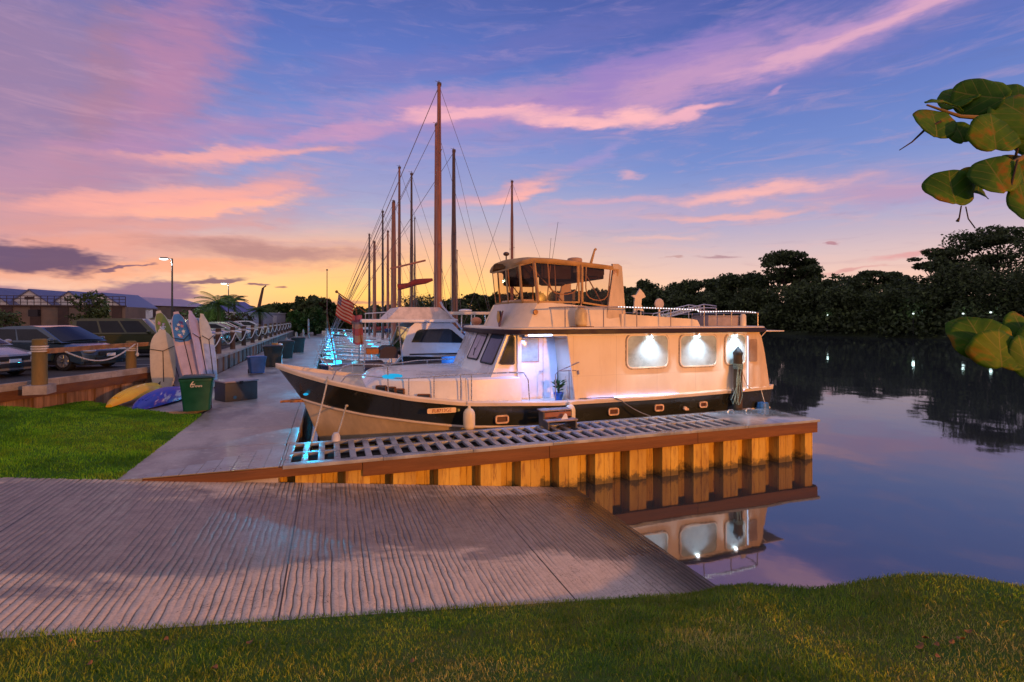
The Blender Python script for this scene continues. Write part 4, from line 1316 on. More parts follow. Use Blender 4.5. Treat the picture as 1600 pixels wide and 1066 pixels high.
# hull scupper frames
M_brass = mat('cream_scupper', (0.75, 0.48, 0.30), 0.4, var=.15, vs=10)
for (px, py, wd, ht) in ((784, 655, .33, .20), (958, 643, .30, .19), (1029, 637, .28, .18), (1098, 632, .26, .17)):
    p = PY(px, py, 2.04); bb_ = VC - (2.28 * .99)
    mb = MB(); mb.use(M_brass); mb.rrect((p.x, 2.045, p.z), (1, 0, 0), (0, 0, 1), wd, ht, .06, .05, inner=.035); mb.build('scupper_frame', None, hb)
    mb = MB(); mb.rrect((p.x, 2.07, p.z), (1, 0, 0), (0, 0, 1), wd - .06, ht - .06, .04, .03); mb.build('scupper_flap', mat('scupper_dark', (.10, .03, .02), .5), hb)
mb = MB(); p = PY(1070, 638, 2.02); mb.lathe((p.x, 2.03, p.z), [(0, -.06), (.05, -.06), (.06, 0), (.03, .03), (0, .03)], 8, 'Y'); mb.box((p.x + .05, 2.0, p.z - .03), (.10, .05, .05)); mb.build('exhaust_cover', M_brass, hb)
# registration board with letters
M_plate = mat('plate_cream', (0.80, 0.56, 0.30), 0.5, var=.05)
p = PY(666.5, 642, 2.14); q = PY(712, 642, 2.08)
hb_u = (p.x + q.x) / 2
mb = MB(); c = Vector((hb_u, 2.055, PY(689, 641.3, 2.08).z)); rw = q.x - p.x
mb.rrect(c, (1, -0.03, 0), (0, 0, 1), rw, .115, .03, .02); pl = mb.build('number_board', M_plate, hb)


def text_mesh(s_, size, loc, rot, m_, parent, ext=0.003, name='lettering', align='CENTER', font_bold=False, xs=1.0):
    cu = bpy.data.curves.new(name, 'FONT'); cu.body = s_; cu.size = size; cu.extrude = ext; cu.align_x = align; cu.align_y = 'CENTER'; cu.offset = 0.004 * size if not font_bold else .025 * size
    o = bpy.data.objects.new(name, cu); COL.objects.link(o)
    dg = bpy.context.evaluated_depsgraph_get(); me = bpy.data.meshes.new_from_object(o.evaluated_get(dg)); COL.objects.unlink(o); bpy.data.objects.remove(o)
    me.materials.clear(); me.materials.append(m_)
    n = bpy.data.objects.new(name, me); COL.objects.link(n); n.rotation_euler = rot; n.scale = (xs, 1, 1)
    org = Vector(); q = parent
    while q: org += q.location; q = q.parent
    n.location = Vector(loc) - org; n.parent = parent
    return n


text_mesh('FL8713GE', .105, (c.x, c.y - .024, c.z), (PI / 2, 0, 0), mat('red_letters', (.35, .06, .03), .5), pl, xs=1.0)
mb = MB(); mb.rrect((c.x + rw / 2 + .06, 2.04, c.z - .01), (1, 0, 0), (0, 0, 1), .05, .06, .01, .012); mb.build('registration_sticker', mat('green_sticker', (.25, .28, .12), .5), hb)
# bow rails
def hull_pt(u, dz=0, inset=.06, sg=-1): return Vector((u, VC + sg * (max(0, sheer_b(u) - inset)), sheer_z(u) + dz))
mb = MB()
side = [(3.75, .04), (3.82, .16), (4.0, .28)]
# lower mid rail along the trunk up to the entry
rr = [hull_pt(3.35, .03), hull_pt(3.45, .20), hull_pt(3.7, .28), hull_pt(4.2, .33), hull_pt(4.8, .42), hull_pt(5.6, .58), hull_pt(6.6, .68), hull_pt(7.3, .71), hull_pt(7.5, .70), Vector((7.62, 2.12, 1.98)), Vector((7.66, 2.12, 1.45))]
mb.tube(rr, .016, 8)
ru = [hull_pt(3.15, .03), hull_pt(3.25, .30), hull_pt(3.6, .50), hull_pt(4.2, .62), hull_pt(4.35, .60), hull_pt(4.36, .03)]
mb.tube(ru, .016, 8)
for u, h_ in ((4.8, .42), (5.35, .53), (5.95, .62), (6.2, .65)):
    mb.tube([hull_pt(u, .02), hull_pt(u, h_)], .013, 6)
ru2 = [Vector((p.x, 2 * VC - p.y, p.z)) for p in rr[:8]]
mb.tube(ru2, .016, 8)
for u, h_ in ((3.7, .28), (4.8, .42), (5.95, .62), (7.0, .68)): mb.tube([hull_pt(u, .02, sg=1), hull_pt(u, h_, sg=1)], .013, 6)
mb.tube([hull_pt(3.15, .30), Vector((2.9, VC, 2.45)), hull_pt(3.15, .30, sg=1)], .016, 8)
mb.build('bow_rail', M_rail, hb)
# entry rail on the side deck
mb = MB()
a = PY(868, 625, 2.1); b_ = PY(868, 585, 2.1); c2 = PY(873, 580, 2.1); d2 = PY(905, 566, 2.0); e2 = PY(900, 579, 2.05)
mb.tube([a, b_, c2, d2], .013, 8); mb.tube([c2, e2], .012, 8); mb.tube([PY(889, 578, 2.1), PY(890, 627, 2.1)], .012, 8)
mb.tube([PY(903, 579, 2.03), PY(904, 585, 2.03)], .025, 8)
mb.build('boarding_rail', M_railb, hb)
# anchor roller and anchor
M_anch = mat('rusty_anchor', (0.45, 0.20, 0.07), .7, var=.3, vs=20)
an = PY(462, 628, VC)
mb = MB(); mb.tube([(an.x + .35, VC, an.z + .05), (an.x - .35, VC, an.z + .02)], .03, 8)
for sg in (-1, 1): mb.add([(an.x - .05, VC, an.z), (an.x + .35, VC + sg * .22, an.z + .08), (an.x + .42, VC + sg * .05, an.z + .10), (an.x + .05, VC, an.z + .06)], [(0, 1, 2, 3)])
mb.box((an.x + .1, VC, an.z + .03), (.45, .22, .06)); mb.build('anchor', M_anch, hb)
# cyan deck hatch light on the foredeck and the cyan under-bow lamp
M_cy = lamp_mat('cyan_lens', (0.02, 0.40, 0.75), .9)
p = PY(613, 597, 2.6)
mb = MB(); mb.ell((p.x, 2.62, 2.125), (.24, .16, .06), 18, 8); mb.build('foredeck_lens', M_cy, hb)
mb = MB(); q = Vector((2.55, VC - .35, 1.62)); mb.ell(q, (.06, .06, .03)); mb.build('bow_lamp', M_cy, hb)


def lamp(kind, name, loc, to, energy, col, size=.1, spot=60, blend=.5, parent=None):
    L = bpy.data.lights.new(name, kind); L.energy = energy; L.color = col
    if kind == 'SPOT': L.spot_size = R_(spot); L.spot_blend = blend; L.shadow_soft_size = size
    elif kind == 'AREA': L.size = size
    else: L.shadow_soft_size = size
    o = bpy.data.objects.new(name, L); COL.objects.link(o); o.location = loc
    if to is not None: o.rotation_euler = (Vector(loc) - Vector(to)).to_track_quat('Z', 'Y').to_euler()
    if parent is not None:
        org = Vector(); q = parent
        while q: org += q.location; q = q.parent
        o.location = Vector(loc) - org; o.parent = parent
    return o


lamp('SPOT', 'bow_lamp_light', (2.62, 3.75, 1.62), (2.2, 2.0, ZW), 60, (0.0, .55, 1), .03, 62, .25, hb)
# three spot lamps under the roof edge
for px in (1018, 1092, 1151):
    p = PY(px, 526, YS - .10)
    mb = MB(); mb.use(M_white); mb.lathe((p.x, YS - .075, ZR - .06), [(.0, .05), (.05, .05), (.055, 0.0), (.045, -.02), (.0, -.02)], 14)
    mb.use(lamp_mat('spot_lens', (0.85, 0.97, 1.0), 30)); mb.lathe((p.x, YS - .075, ZR - .085), [(0, 0), (.04, 0), (.045, -.012), (.03, -.03), (0, -.035)], 14)
    sp = mb.build('spot_lamp', None, hb)
    lamp('SPOT', 'spot_lamp_light', (p.x, YS - .14, ZR - .03), (p.x, YS + .02, 2.35), 26, (0.66, 0.90, 1.0), .03, 62, .9, hb)
    lamp('SPOT', 'spot_lamp_light', (p.x, YS - .25, ZR - .02), (p.x, YS - .06, 1.75), 95, (0.62, 0.78, 1.0), .03, 110, 1.0, hb)
# entry ceiling lamp
mb = MB(); mb.bb(7.6, 8.2, 1.99, 2.05, ZR - .03, ZR - .002, ch=.005); mb.build('entry_lamp', lamp_mat('entry_lens', (.45, .62, 1), 9), hb)
lamp('SPOT', 'entry_lamp_light', (7.9, 2.02, ZR - .05), (7.95, 2.5, 1.6), 220, (.16, .36, 1.0), .12, 150, 1.0, hb)
# blue portlights / hose at the side deck
mb = MB(); p = PY(876, 640, 2.03); mb.lathe((p.x, 2.0, p.z), [(0, -.02), (.07, -.02), (.07, .03), (0, .03)], 14, 'Y'); mb.build('hull_fitting', mat('blue_cap', (.02, .06, .20), .4), hb)

# ---- fenders
def fender(px, py0, py1, r, label, yv):
    a = PY(px, py0, yv); b_ = PY(px, py1, yv); L = a.z - b_.z
    t_ = thing('fender', (a.x, yv, b_.z), label, 'fender', 'white fenders between the hull and the pier')
    mb = MB(); mb.lathe((a.x, yv, b_.z), [(0, -.02), (.03, -.02), (r * .6, .015), (r * .92, .06), (r, .11), (r, L - .14), (r * .9, L - .08), (r * .6, L - .02), (.04, L), (.03, L + .05), (0, L + .05)], 20)
    mb.build('fender_body', mat('fender_vinyl', (0.80, 0.68, 0.45), .45, var=.06, vs=3), t_)
    mb = MB(); g_ = hull_pt(a.x, 0.03, 0.0)
    mb.tube([(a.x, yv, a.z + .03), (a.x - .02, g_.y - .08, g_.z - .03), (a.x - .02, g_.y, g_.z + .06), (a.x - .03, g_.y + .03, min(2.08, g_.z + .6))], .009, 6)
    mb.build('fender_line', M_rope, t_)


fender(733, 638, 673, .135, 'cream fender hanging by the registration number forward of the steps', 1.86)
fender(891, 632, 660, .125, 'cream fender hanging beside the boarding steps with a blue line', 1.86)

# ---- boarding steps
st_ = thing('boarding_steps', (7.95, 1.35, ZW), 'brown two tread boarding steps standing on the slotted pier deck', 'steps')
pa = PZ(848, 671, ZW)
sx, sy = PZ(847, 670.5, ZW + .01).x, 1.0
M_step = mat('weathered_step', (0.30, 0.23, 0.20), .7, var=.2, vs=5, bump=.3, bs=30)
X0 = PZ(848, 669, ZW).x; X1s = PZ(890, 663, ZW).x
mb = MB(); mb.bb(X0, X1s, 1.05, 1.30, ZW + .17, ZW + .20, ch=.006); mb.build('tread', M_step, st_); mb = MB(); mb.bb(X0 - .02, X1s - .02, 1.33, 1.62, ZW + .36, ZW + .39, ch=.006); mb.build('tread', M_step, st_)
for x_ in (X0 + .03, X1s - .05):
    mb = MB(); mb.prism([(x_, 1.07, ZW + .008), (x_, 1.62, ZW + .008), (x_, 1.62, ZW + .36), (x_, 1.33, ZW + .36), (x_, 1.33, ZW + .17), (x_, 1.07, ZW + .17), ], (.03, 0, 0))
    mb.build('side_panel', mat('step_side', (.12, .11, .10), .7), st_, smooth=0)
mb = MB(); mb.bb(X0 + .06, X1s - .05, 1.60, 1.615, ZW + .05, ZW + .16); mb.bb(X0 + .06, X1s - .05, 1.32, 1.335, ZW + .23, ZW + .34); mb.build('riser', mat('riser_red', (.30, .12, .07), .7), st_, smooth=0)
mb = MB(); p = Vector(((X0 + X1s) / 2 + .08, 1.17, ZW + .20)); mb.add([p + Vector((-.09, -.04, 0.003)), p + Vector((.09, -.03, 0.003)), p + Vector((.10, .05, 0.003)), p + Vector((-.02, .06, 0.003)), p + Vector((.03, 0, .13)), p + Vector((.08, .01, .11))], [(0, 1, 4), (1, 5, 4), (1, 2, 5), (2, 3, 4, 5), (3, 0, 4), (0, 3, 2, 1)])
tag(mb.build('folded_cloth', mat('white_cloth', (.75, .75, .78), .8), smooth=0), 'crumpled white cloth on the lower tread of the boarding steps', 'cloth')

# ---- potted plant on the side deck
p0 = PY(873, 625, 2.35)
pp = thing('potted_plant', (p0.x, 2.35, 1.395), 'spiky green potted plant in a blue pot at the cabin entry', 'plant')
mb = MB(); mb.lathe((p0.x, 2.35, 1.395), [(0, 0), (.085, 0), (.12, .17), (.13, .17), (.13, .20), (.11, .20), (.10, .17), (0, .17)], 18); mb.build('pot', mat('blue_pot', (.02, .12, .60), .35, var=.1), pp)
mb = MB(); rs = random.Random(3)
mb.tube([(p0.x, 2.35, 1.55), (p0.x + .01, 2.35, 1.78)], .015, 6)
for k in range(46):
    a = rs.uniform(0, 2 * PI); L = rs.uniform(.13, .24); b0 = Vector((p0.x, 2.35, rs.uniform(1.60, 1.84))); dr_ = Vector((math.cos(a), math.sin(a), 0)); up_ = rs.uniform(.3, 1.3)
    pts = [b0, b0 + dr_ * L * .5 + Vector((0, 0, L * up_ * .5)), b0 + dr_ * L + Vector((0, 0, L * up_ * .6))]
    sd = dr_.cross(Vector((0, 0, 1))) * .016
    mb.add([pts[0] - sd * .5, pts[0] + sd * .5, pts[1] + sd, pts[2], pts[1] - sd], [(0, 1, 2, 3, 4)])
mb.build('leaves', mat('plant_green', (.05, .16, .05), .5, var=.3, tl=.2), pp, smooth=0)

# ---- gas bottle on the roof bracket, things on the aft roof
p = PY(908, 505, 2.3)
gb = thing('gas_bottle', (p.x, 2.3, ZR + .19), 'cream gas bottle strapped outside the flybridge coaming', 'gas bottle')
mb = MB(); mb.lathe((p.x, 2.3, ZR + .19), [(0, 0), (.12, 0), (.15, .03), (.155, .06), (.155, .32), (.14, .40), (.10, .44), (0, .45)], 18); mb.build('tank', mat('bottle_paint', (.66, .50, .28), .45), gb)
mb = MB(); mb.lathe((p.x, 2.3, ZR + .63), [(.0, 0), (.08, 0), (.09, .07), (.07, .08), (.07, .02), (0, .02)], 14); mb.tube([(p.x, 2.3, ZR + .64), (p.x, 2.3, ZR + .74)], .02); mb.build('valve_collar', M_brass, gb)
mb = MB(); mb.bb(p.x - .22, p.x + .25, 2.08, 2.5, ZR + .172, ZR + .188); mb.build('tray', M_timber, gb)
mb = MB(); sc_ = PY(1000, 466, 3.0)
def star(c, R1, R2, n_, thick, rot=.3):
    P = []
    for k in range(2 * n_):
        a = rot + k * PI / n_; r_ = R1 if k % 2 == 0 else R2
        P.append((c.x + r_ * math.cos(a), c.y, c.z + r_ * math.sin(a)))
    return P
mb.use(M_cream); s1 = PY(1002, 459, 3.0); 
mb.prism([PY(a, b_, 3.0) for a, b_ in ((992, 466), (987, 462), (994, 461), (1000, 451), (1006, 458), (1009, 464), (1003, 467), (1002, 476), (1006, 487), (998, 484), (990, 490), (991, 480))], (0, .05, 0))
mb.tube([(s1.x, 3.025, ZF), (s1.x, 3.025, s1.z)], .015)
tag(mb.build('star_ornament', None), 'pale star shaped ornament standing on the aft roof', 'ornament')
c = PY(1030, 475, 3.1)
dt = thing('roof_fan', (c.x, 3.1, ZF), 'round disc on a pale post on the aft roof next to the star ornament', 'fan')
mb = MB(); mb.lathe((c.x, 3.1, c.z), [(0, -.03), (.14, -.03), (.16, 0), (.14, .03), (0, .03)], 20, 'Y'); mb.build('disc', mat('pale_disc', (.5, .42, .42), .6), dt)
mb = MB(); mb.tube([(c.x, 3.1, ZF + .15), (c.x, 3.1, c.z - .15)], .03); mb.lathe((c.x, 3.1, ZF), [(.10, 0), (.10, .04), (.03, .15), (0, .15)], 12); mb.build('stand', M_cream, dt)
# folded gangway
gw = thing('gangway', (12.6, 3.3, ZF), 'folded aluminium gangway lying sloped across the aft roof', 'gangway')
a = PY(1042, 496, 3.2); b_ = PY(1100, 481, 3.2)
for yy_ in (3.2, 3.9):
    mb = MB(); p1 = Vector((a.x, yy_, a.z)); p2 = Vector((b_.x, yy_, b_.z)); p3 = Vector((b_.x + .45, yy_, b_.z - .01))
    for dz in (0, .10): mb.tube([p1 + Vector((0, 0, dz)), p2 + Vector((0, 0, dz)), p3 + Vector((0, 0, dz * .6))], .018, 6)
    for k in range(8):
        f_ = k / 7; q = p1.lerp(p2, f_); mb.tube([q, q + Vector((0, 0, .10))], .012, 6)
    mb.tube([p2, (p2.x, yy_, ZF)], .015, 6); mb.tube([p3, (p3.x, yy_, ZF)], .015, 6)
    mb.build('side_rail', M_rail, gw)
mb = MB()
for k in range(14):
    q = Vector((a.x, 3.2, a.z)).lerp(Vector((b_.x, 3.2, b_.z)), k / 13); mb.box((q.x, 3.55, q.z), (.05, .66, .02))
mb.build('tread', M_rail, gw, smooth=0)
bx0 = PY(1107, 512, 2.6); bx1 = PY(1155, 494, 2.6)
sb = thing('storage_box', ((bx0.x + bx1.x) / 2, 2.9, ZF), 'grey storage box on the aft end of the roof under the rail', 'storage box')
mb = MB(); mb.bb(bx0.x, bx1.x, 2.6, 3.3, ZF, bx1.z - .02, ch=.015); mb.build('box_body', mat('box_grey', (.33, .28, .32), .6, var=.1), sb)
mb = MB(); mb.bb(bx0.x - .015, bx1.x + .015, 2.585, 3.315, bx1.z - .018, bx1.z + .015, ch=.01); mb.build('lid', mat('box_lid', (.40, .34, .36), .6), sb)
p = PY(1161, 512, 2.5); mb = MB(); mb.lathe((p.x, 2.5, ZF), [(0, 0), (.09, 0), (.085, .30), (.06, .33), (.06, .36), (0, .36)], 14)
tag(mb.build('vent_pipe', M_cream), 'stubby cream vent pipe at the aft corner of the roof', 'vent')

# ---- mooring pile with rope coil
pc = PZ(1153, 640, ZW)
pu, pv = PY(1154, 640, 1.84).x, 1.86
pl_ = thing('mooring_pile', (pu, pv, 0), 'dark green wooden mooring pile with pointed cap between pier and houseboat stern', 'pile')
M_pile = mat('creosoted_pile', (0.05, 0.055, 0.038), .8, var=.3, vs=4, bump=.5, bs=20, stretch=(1, 1, .2), col2=(.09, .05, .03))
zt_ = PY(1154, 552, pv).z
mb = MB(); mb.lathe((pu, pv, -.8), [(.115, 0), (.115, .8 + zt_)], 18); mb.build('post', M_pile, pl_)
mb = MB(); mb.lathe((pu, pv, zt_), [(0, .20), (.13, .03), (.135, 0), (.12, -.05), (0, -.05)], 16); mb.build('cap', mat('pile_cap', (.03, .04, .045), .4), pl_)
M_bluerope = mat('teal_rope', (0.25, 0.42, 0.42), .7, var=.3, vs=30)
mb = MB()
for k in range(5):
    zz = zt_ - .42 + .03 * k; mb.tube([(pu + .125 * math.cos(a * PI / 6), pv + .125 * math.sin(a * PI / 6), zz) for a in range(13)], .013, 5, cap=False)
for k in range(3):
    x1 = pu - .32 + .12 * k
    mb.tube([(pu - .1, pv - .11, zt_ - .35), (pu - .13 - .03 * k, pv - .15, 1.7), (x1, pv - .1, 1.25 - .08 * k), (x1 + .04, pv - .11, 1.12), (x1 + .1, pv - .14, 1.35), (pu - .06, pv - .14, 1.9), (pu, pv - .13, zt_ - .38)], .012, 6)
tag(mb.build('coiled_rope', M_bluerope), 'pale teal rope looped around the mooring pile', 'rope')
mb = MB(); a = Vector((pu + .08, pv, zt_ - .3)); e = Vector((14.6, 2.1, 1.56)); mb.tube([a.lerp(e, f_ / 10) - Vector((0, 0, .35 * math.sin(PI * f_ / 10))) for f_ in range(11)], .012, 6)
tag(mb.build('stern_line', M_rope), 'thin stern line from the mooring pile to the houseboat stern', 'rope')
# blue float at pier end
p = PY(1197, 636, 1.9)
fl = thing('blue_drum', (p.x, 2.05, .35), 'blue plastic drum hanging at the stern behind the pier end', 'drum')
mb = MB(); mb.lathe((p.x, 2.02, .72), [(0, -.3), (.15, -.3), (.165, -.1), (.165, .22), (.15, .34), (0, .36)], 18); mb.build('shell', mat('blue_plastic', (.04, .16, .42), .4), fl)
mb = MB(); mb.tube([(p.x, 1.95, 1.07), (p.x, 2.1, 1.46)], .012); mb.build('lashing', M_rope, fl)

# ---- mooring ropes at the bow and midships
def sag(a, b_, s_, n=14): return [Vector(a).lerp(Vector(b_), k / n) - Vector((0, 0, s_ * math.sin(PI * k / n))) for k in range(n + 1)]


mb = MB(); a = PY(507, 597, 2.9); hp = hull_pt(3.05, .06, -.02); e = PZ(487, 691, ZW)
mb.tube([hp + Vector((0, .12, .02)), hp] + sag(hp + Vector((0, -.06, -.05)), (e.x, max(1.55, e.y), ZW + .02), .06)[1:], .018, 6)
tag(mb.build('bow_line', M_rope), 'pale bow line running from the cap rail down to the pier root', 'rope')
mb = MB(); a = PY(531, 627, 3.25); e = PZ(507, 683, ZW)
a.y = VC - 2.28 * shp(a.x - 2.0) + .0
a = Vector((3.45, VC - 1.29, 1.42))
mb.tube(sag(a, (3.22, 1.6, ZW + .04), .04), .018, 6)
mb.ell(a + Vector((0.02, 0, .02)), (.04, .04, .03), 8, 6)
tag(mb.build('spring_line', M_rope), 'pale line from a fitting on the dark bow down to the pier cleat', 'rope')
mb = MB(); mb.tube([(8.95 + .3 * k, 2.0 - .02 * k, 1.47 - .0 * k) for k in range(4)] + sag((10.0, 1.9, 1.42), (10.7, 1.5, ZW + .03), .05)[1:], .014, 6)
tag(mb.build('midship_line', mat('dark_rope', (.16, .15, .14), .8)), 'grey line slack from the side deck down to the pier', 'rope')
# cleat block with a pale hood where the bow lines land
p = PZ(507, 688, ZW); mb = MB(); mb.lathe((3.22, 1.56, ZW + .006), [(0, 0), (.09, 0), (.08, .10), (.05, .16), (0, .17)], 10)
tag(mb.build('dock_bollard', mat('pale_bollard', (.6, .6, .62), .6)), 'small pale bollard at the root of the pier holding the bow lines', 'bollard')
# ================================================================== OTHER BOATS
M_mast = mat('varnished_mast', (0.42, 0.14, 0.075), 0.4, var=0.15, vs=3, stretch=(1, 1, .2))
M_mastd = mat('dark_mast', (0.14, 0.07, 0.055), 0.4, var=0.15, vs=3)
M_wire = mat('rigging_wire', (0.16, 0.12, 0.13), 0.5, metal=.3)
M_sail = mat('red_sail_cover', (0.30, 0.04, 0.03), .8, var=.2, vs=5)
M_cyl = lamp_mat('cyan_deck_lamp', (0.02, 0.50, 1.0), 5)
HULLC = {'white': M_white, 'cream': M_cream, 'navy': mat('navy_hull', (.03, .05, .11), .3, coat=.4), 'teal': mat('teal_hull', (.03, .12, .13), .3, coat=.4)}


def boat_hull(t_, L, B, zb, zm, hull_m, deck_m, y0=0.0, x0=0.0, flip=1):
    """bow at local x0, running towards +x"""
    lv = []
    for (o, Bf, zf, Ls) in ((0.0, 1.0, 1.0, .42), (0.25, .92, .55, .45), (.6, .75, 0.05, .5), (.9, .1, -.35, .6)):
        row = []
        for k in range(19):
            s_ = (k / 18) ** 1.5; x_ = x0 + flip * (o + (L - o) * s_)
            dd = (L - o) * s_; b_ = B / 2 * Bf * (math.sin(PI / 2 * min(1, dd / (L * Ls))) ** .8) * (1 - .18 * max(0, s_ - .6) / .4) + .01
            z = lerp(zb, zm, min(1, s_ / .55)) * zf if zf > .3 else zf
            row.append((x_, b_, z))
        lv.append(row)
    mb = MB()
    for sg in (-1, 1): mb.loft([[Vector((x_, y0 + sg * b_, z)) for x_, b_, z in r] for r in lv], closed=False, cap=False)
    e = [r[-1] for r in lv]
    for a, b_ in zip(e, e[1:]): mb.add([(a[0], y0 - a[1], a[2]), (a[0], y0 + a[1], a[2]), (b_[0], y0 + b_[1], b_[2]), (b_[0], y0 - b_[1], b_[2])], [(0, 1, 2, 3)])
    mb.build('hull', hull_m, t_, world=False, smooth=50)
    mb = MB(); mb.loft([[Vector((x_, y0 - b_, z - .03)), Vector((x_, y0, z + .02)), Vector((x_, y0 + b_, z - .03))] for x_, b_, z in lv[0]], False, False)
    mb.build('deck', deck_m, t_, world=False)
    mb = MB()
    for sg in (-1, 1): mb.tube([(x_, y0 + sg * b_, z) for x_, b_, z in lv[0]], .035, 6)
    mb.build('toe_rail', M_rail if deck_m is M_white else M_cream, t_, world=False)
    return lv


def rail_set(t_, lv, h, k0, k1, m_, name='guard_rail', step=3, y0=0.0):
    for sg in (-1, 1):
        mb = MB()
        row = lv[0][k0:k1 + 1]
        for hh in (h, h * .5): mb.tube([(x_, y0 + sg * max(0.02, b_ - .06), z + hh) for x_, b_, z in row], .014, 6)
        for q in row[::step]: mb.tube([(q[0], y0 + sg * max(.02, q[1] - .06), q[2]), (q[0], y0 + sg * max(.02, q[1] - .06), q[2] + h)], .012, 6)
        mb.build(name, m_, t_, world=False)


def sailboat(px_mast, py_top, vm, label, rad=.085, mm=None, hull='white', L=10.5, bow_u=2.75, boom=None, fore=True, spread=1, dv=0.0, mizzen=None, rake=0.0):
    a, b_ = ray(px_mast); u_mast = CAM.x + (vm - CAM.y) * a / b_; rad = rad * 1.3
    top = PY(px_mast, py_top, vm)
    t_ = thing('sailboat', (bow_u, vm, 0), label, 'sailboat', 'sailing boats moored bow to the walkway')
    mm = mm or M_mast; H = top.z; xm = u_mast - bow_u
    lv = boat_hull(t_, L, 3.0, 1.35, 1.0, HULLC[hull], M_white if hull != 'cream' else M_cream)
    mb = MB(); rings = []
    for k in range(9):
        x_ = lerp(xm - 1.6, xm + 2.8, k / 8); hgt_ = .42 * math.sin(min(1, (k + .3) / 2.5) * PI / 2); rings.append([Vector((x_, -.85, 1.0)), Vector((x_, -.75, 1.0 + hgt_)), Vector((x_, 0, 1.06 + hgt_)), Vector((x_, .75, 1.0 + hgt_)), Vector((x_, .85, 1.0))])
    mb.loft(rings, True, True); cr = mb.build('coachroof', M_white, t_, world=False)
    mb = MB(); mb.bb(xm - .6, xm + .1, -.80, -.785, 1.14, 1.30); mb.bb(xm + .5, xm + 1.4, -.80, -.785, 1.14, 1.30); mb.build('port_light', M_glass, cr, world=False)
    mb = MB(); mb.tube([(xm, 0, 1.2), (xm + rake * .5, 0, H * .6), (xm + rake, 0, H)], [rad, rad * .95, rad * .62], 10)
    ms = mb.build('mast', mm, t_, world=False)
    mb = MB(); mb.tube([(xm + rake, 0, H - .02), (xm + rake, 0, H + .22)], .02, 5); mb.tube([(xm + rake - .22, 0, H + .16), (xm + rake + .1, 0, H + .12)], .012, 5); mb.tube([(xm + rake - .1, 0, H), (xm + rake + .12, 0, H)], rad * .7, 6); mb.build('masthead', M_mastd, ms, world=False)
    for q in range(spread):
        zz = lerp(1.2, H, (q + 1) / (spread + 1) + .08); mb = MB(); mb.tube([(xm + rake * .5, -.75, zz + .02), (xm + rake * .5, 0, zz), (xm + rake * .5, .75, zz + .02)], .022, 6); mb.build('spreader', mm, t_, world=False)
    mb = MB()
    if fore: mb.tube([(.05, 0, 1.4), (xm + rake, 0, H - .1)], .016 if fore is True else fore, 5)
    mb.build('forestay', M_wire, t_, world=False) if fore else None
    mb = MB(); mb.tube([(L - .1, 0, 1.0), (xm + rake, 0, H - .05)], .012, 5); mb.build('backstay', M_wire, t_, world=False)
    for sg in (-1, 1):
        zz = lerp(1.2, H, 1 / (spread + 1) + .08)
        mb = MB(); mb.tube([(xm, sg * 1.35, 1.0), (xm + rake * .5, sg * .75, zz), (xm + rake, 0, H - .15)], .011, 5); mb.tube([(xm + .5, sg * 1.33, 1.0), (xm + rake * .5, 0, zz - .1)], .010, 5); mb.build('shroud', M_wire, t_, world=False)
    bz = 2.15
    bl = boom or 3.6
    mb = MB(); mb.tube([(xm + .08, 0, bz), (xm + bl, 0, bz + .1)], .06, 8); mb.build('boom', mm, t_, world=False)
    mb = MB(); mb.tube([(xm + .2, 0, bz + .18), (xm + bl * .5, 0, bz + .22), (xm + bl * .95, 0, bz + .18)], [.15, .17, .08], 10); mb.build('sail_cover', M_sail if int(px_mast) % 2 else mat('blue_cover', (.04, .06, .16), .8), t_, world=False)
    mb = MB(); pts = [(.75, -.55, 1.28), (.6, -.42, 1.85), (-.1, 0, 1.98), (.6, .42, 1.85), (.75, .55, 1.28)]; mb.tube(pts, .018, 6); mb.tube([(0.0, 0, 1.32), (-.1, 0, 1.98)], .016, 6); mb.tube([(.68, -.48, 1.58), (-.05, 0, 1.68), (.68, .48, 1.58)], .013, 6); mb.build('pulpit', M_rail, t_, world=False)
    rail_set(t_, lv, .55, 6, 17, M_rail)
    mb = MB(); mb.tube([(-.25, 0, 1.38), (.3, 0, 1.42)], .04, 6); mb.add([(-.3, -.16, 1.2), (-.3, .16, 1.2), (-.12, .03, 1.42), (-.12, -.03, 1.42)], [(0, 1, 2, 3)]); mb.build('anchor', M_steel, t_, world=False)
    # cockpit sprayhood and lazarette clutter
    mb = MB(); rings = []
    for k in range(5):
        a_ = k / 4 * PI; rings.append([Vector((xm + 2.6, -.8 * math.cos(a_), 1.4 + .62 * math.sin(a_))), Vector((xm + 3.3, -.8 * math.cos(a_), 1.4 + .72 * math.sin(a_)))])
    mb.loft(rings, False, False); mb.build('sprayhood', mat('teal_canvas', (.04, .16, .22), .8), t_, world=False)
    # cyan courtesy lamp at the bow
    mb = MB(); mb.box((.55, 0, 1.45), (.25, .9, .05), ch=.01); mb.build('bow_lamp', M_cyl, t_, world=False)
    lamp('POINT', 'bow_lamp_light', (.45, 0, 1.62), None, 110, (.02, .5, 1), .05, parent=None).parent = t_
    mb = MB(); mb.box((xm - 2.0, -1.30, 1.30), (.5, .05, .05)); mb.build('added_cyan_strip', M_cyl, t_, world=False, smooth=0)  # glowing strip added to spread the cyan along the row
    return t_


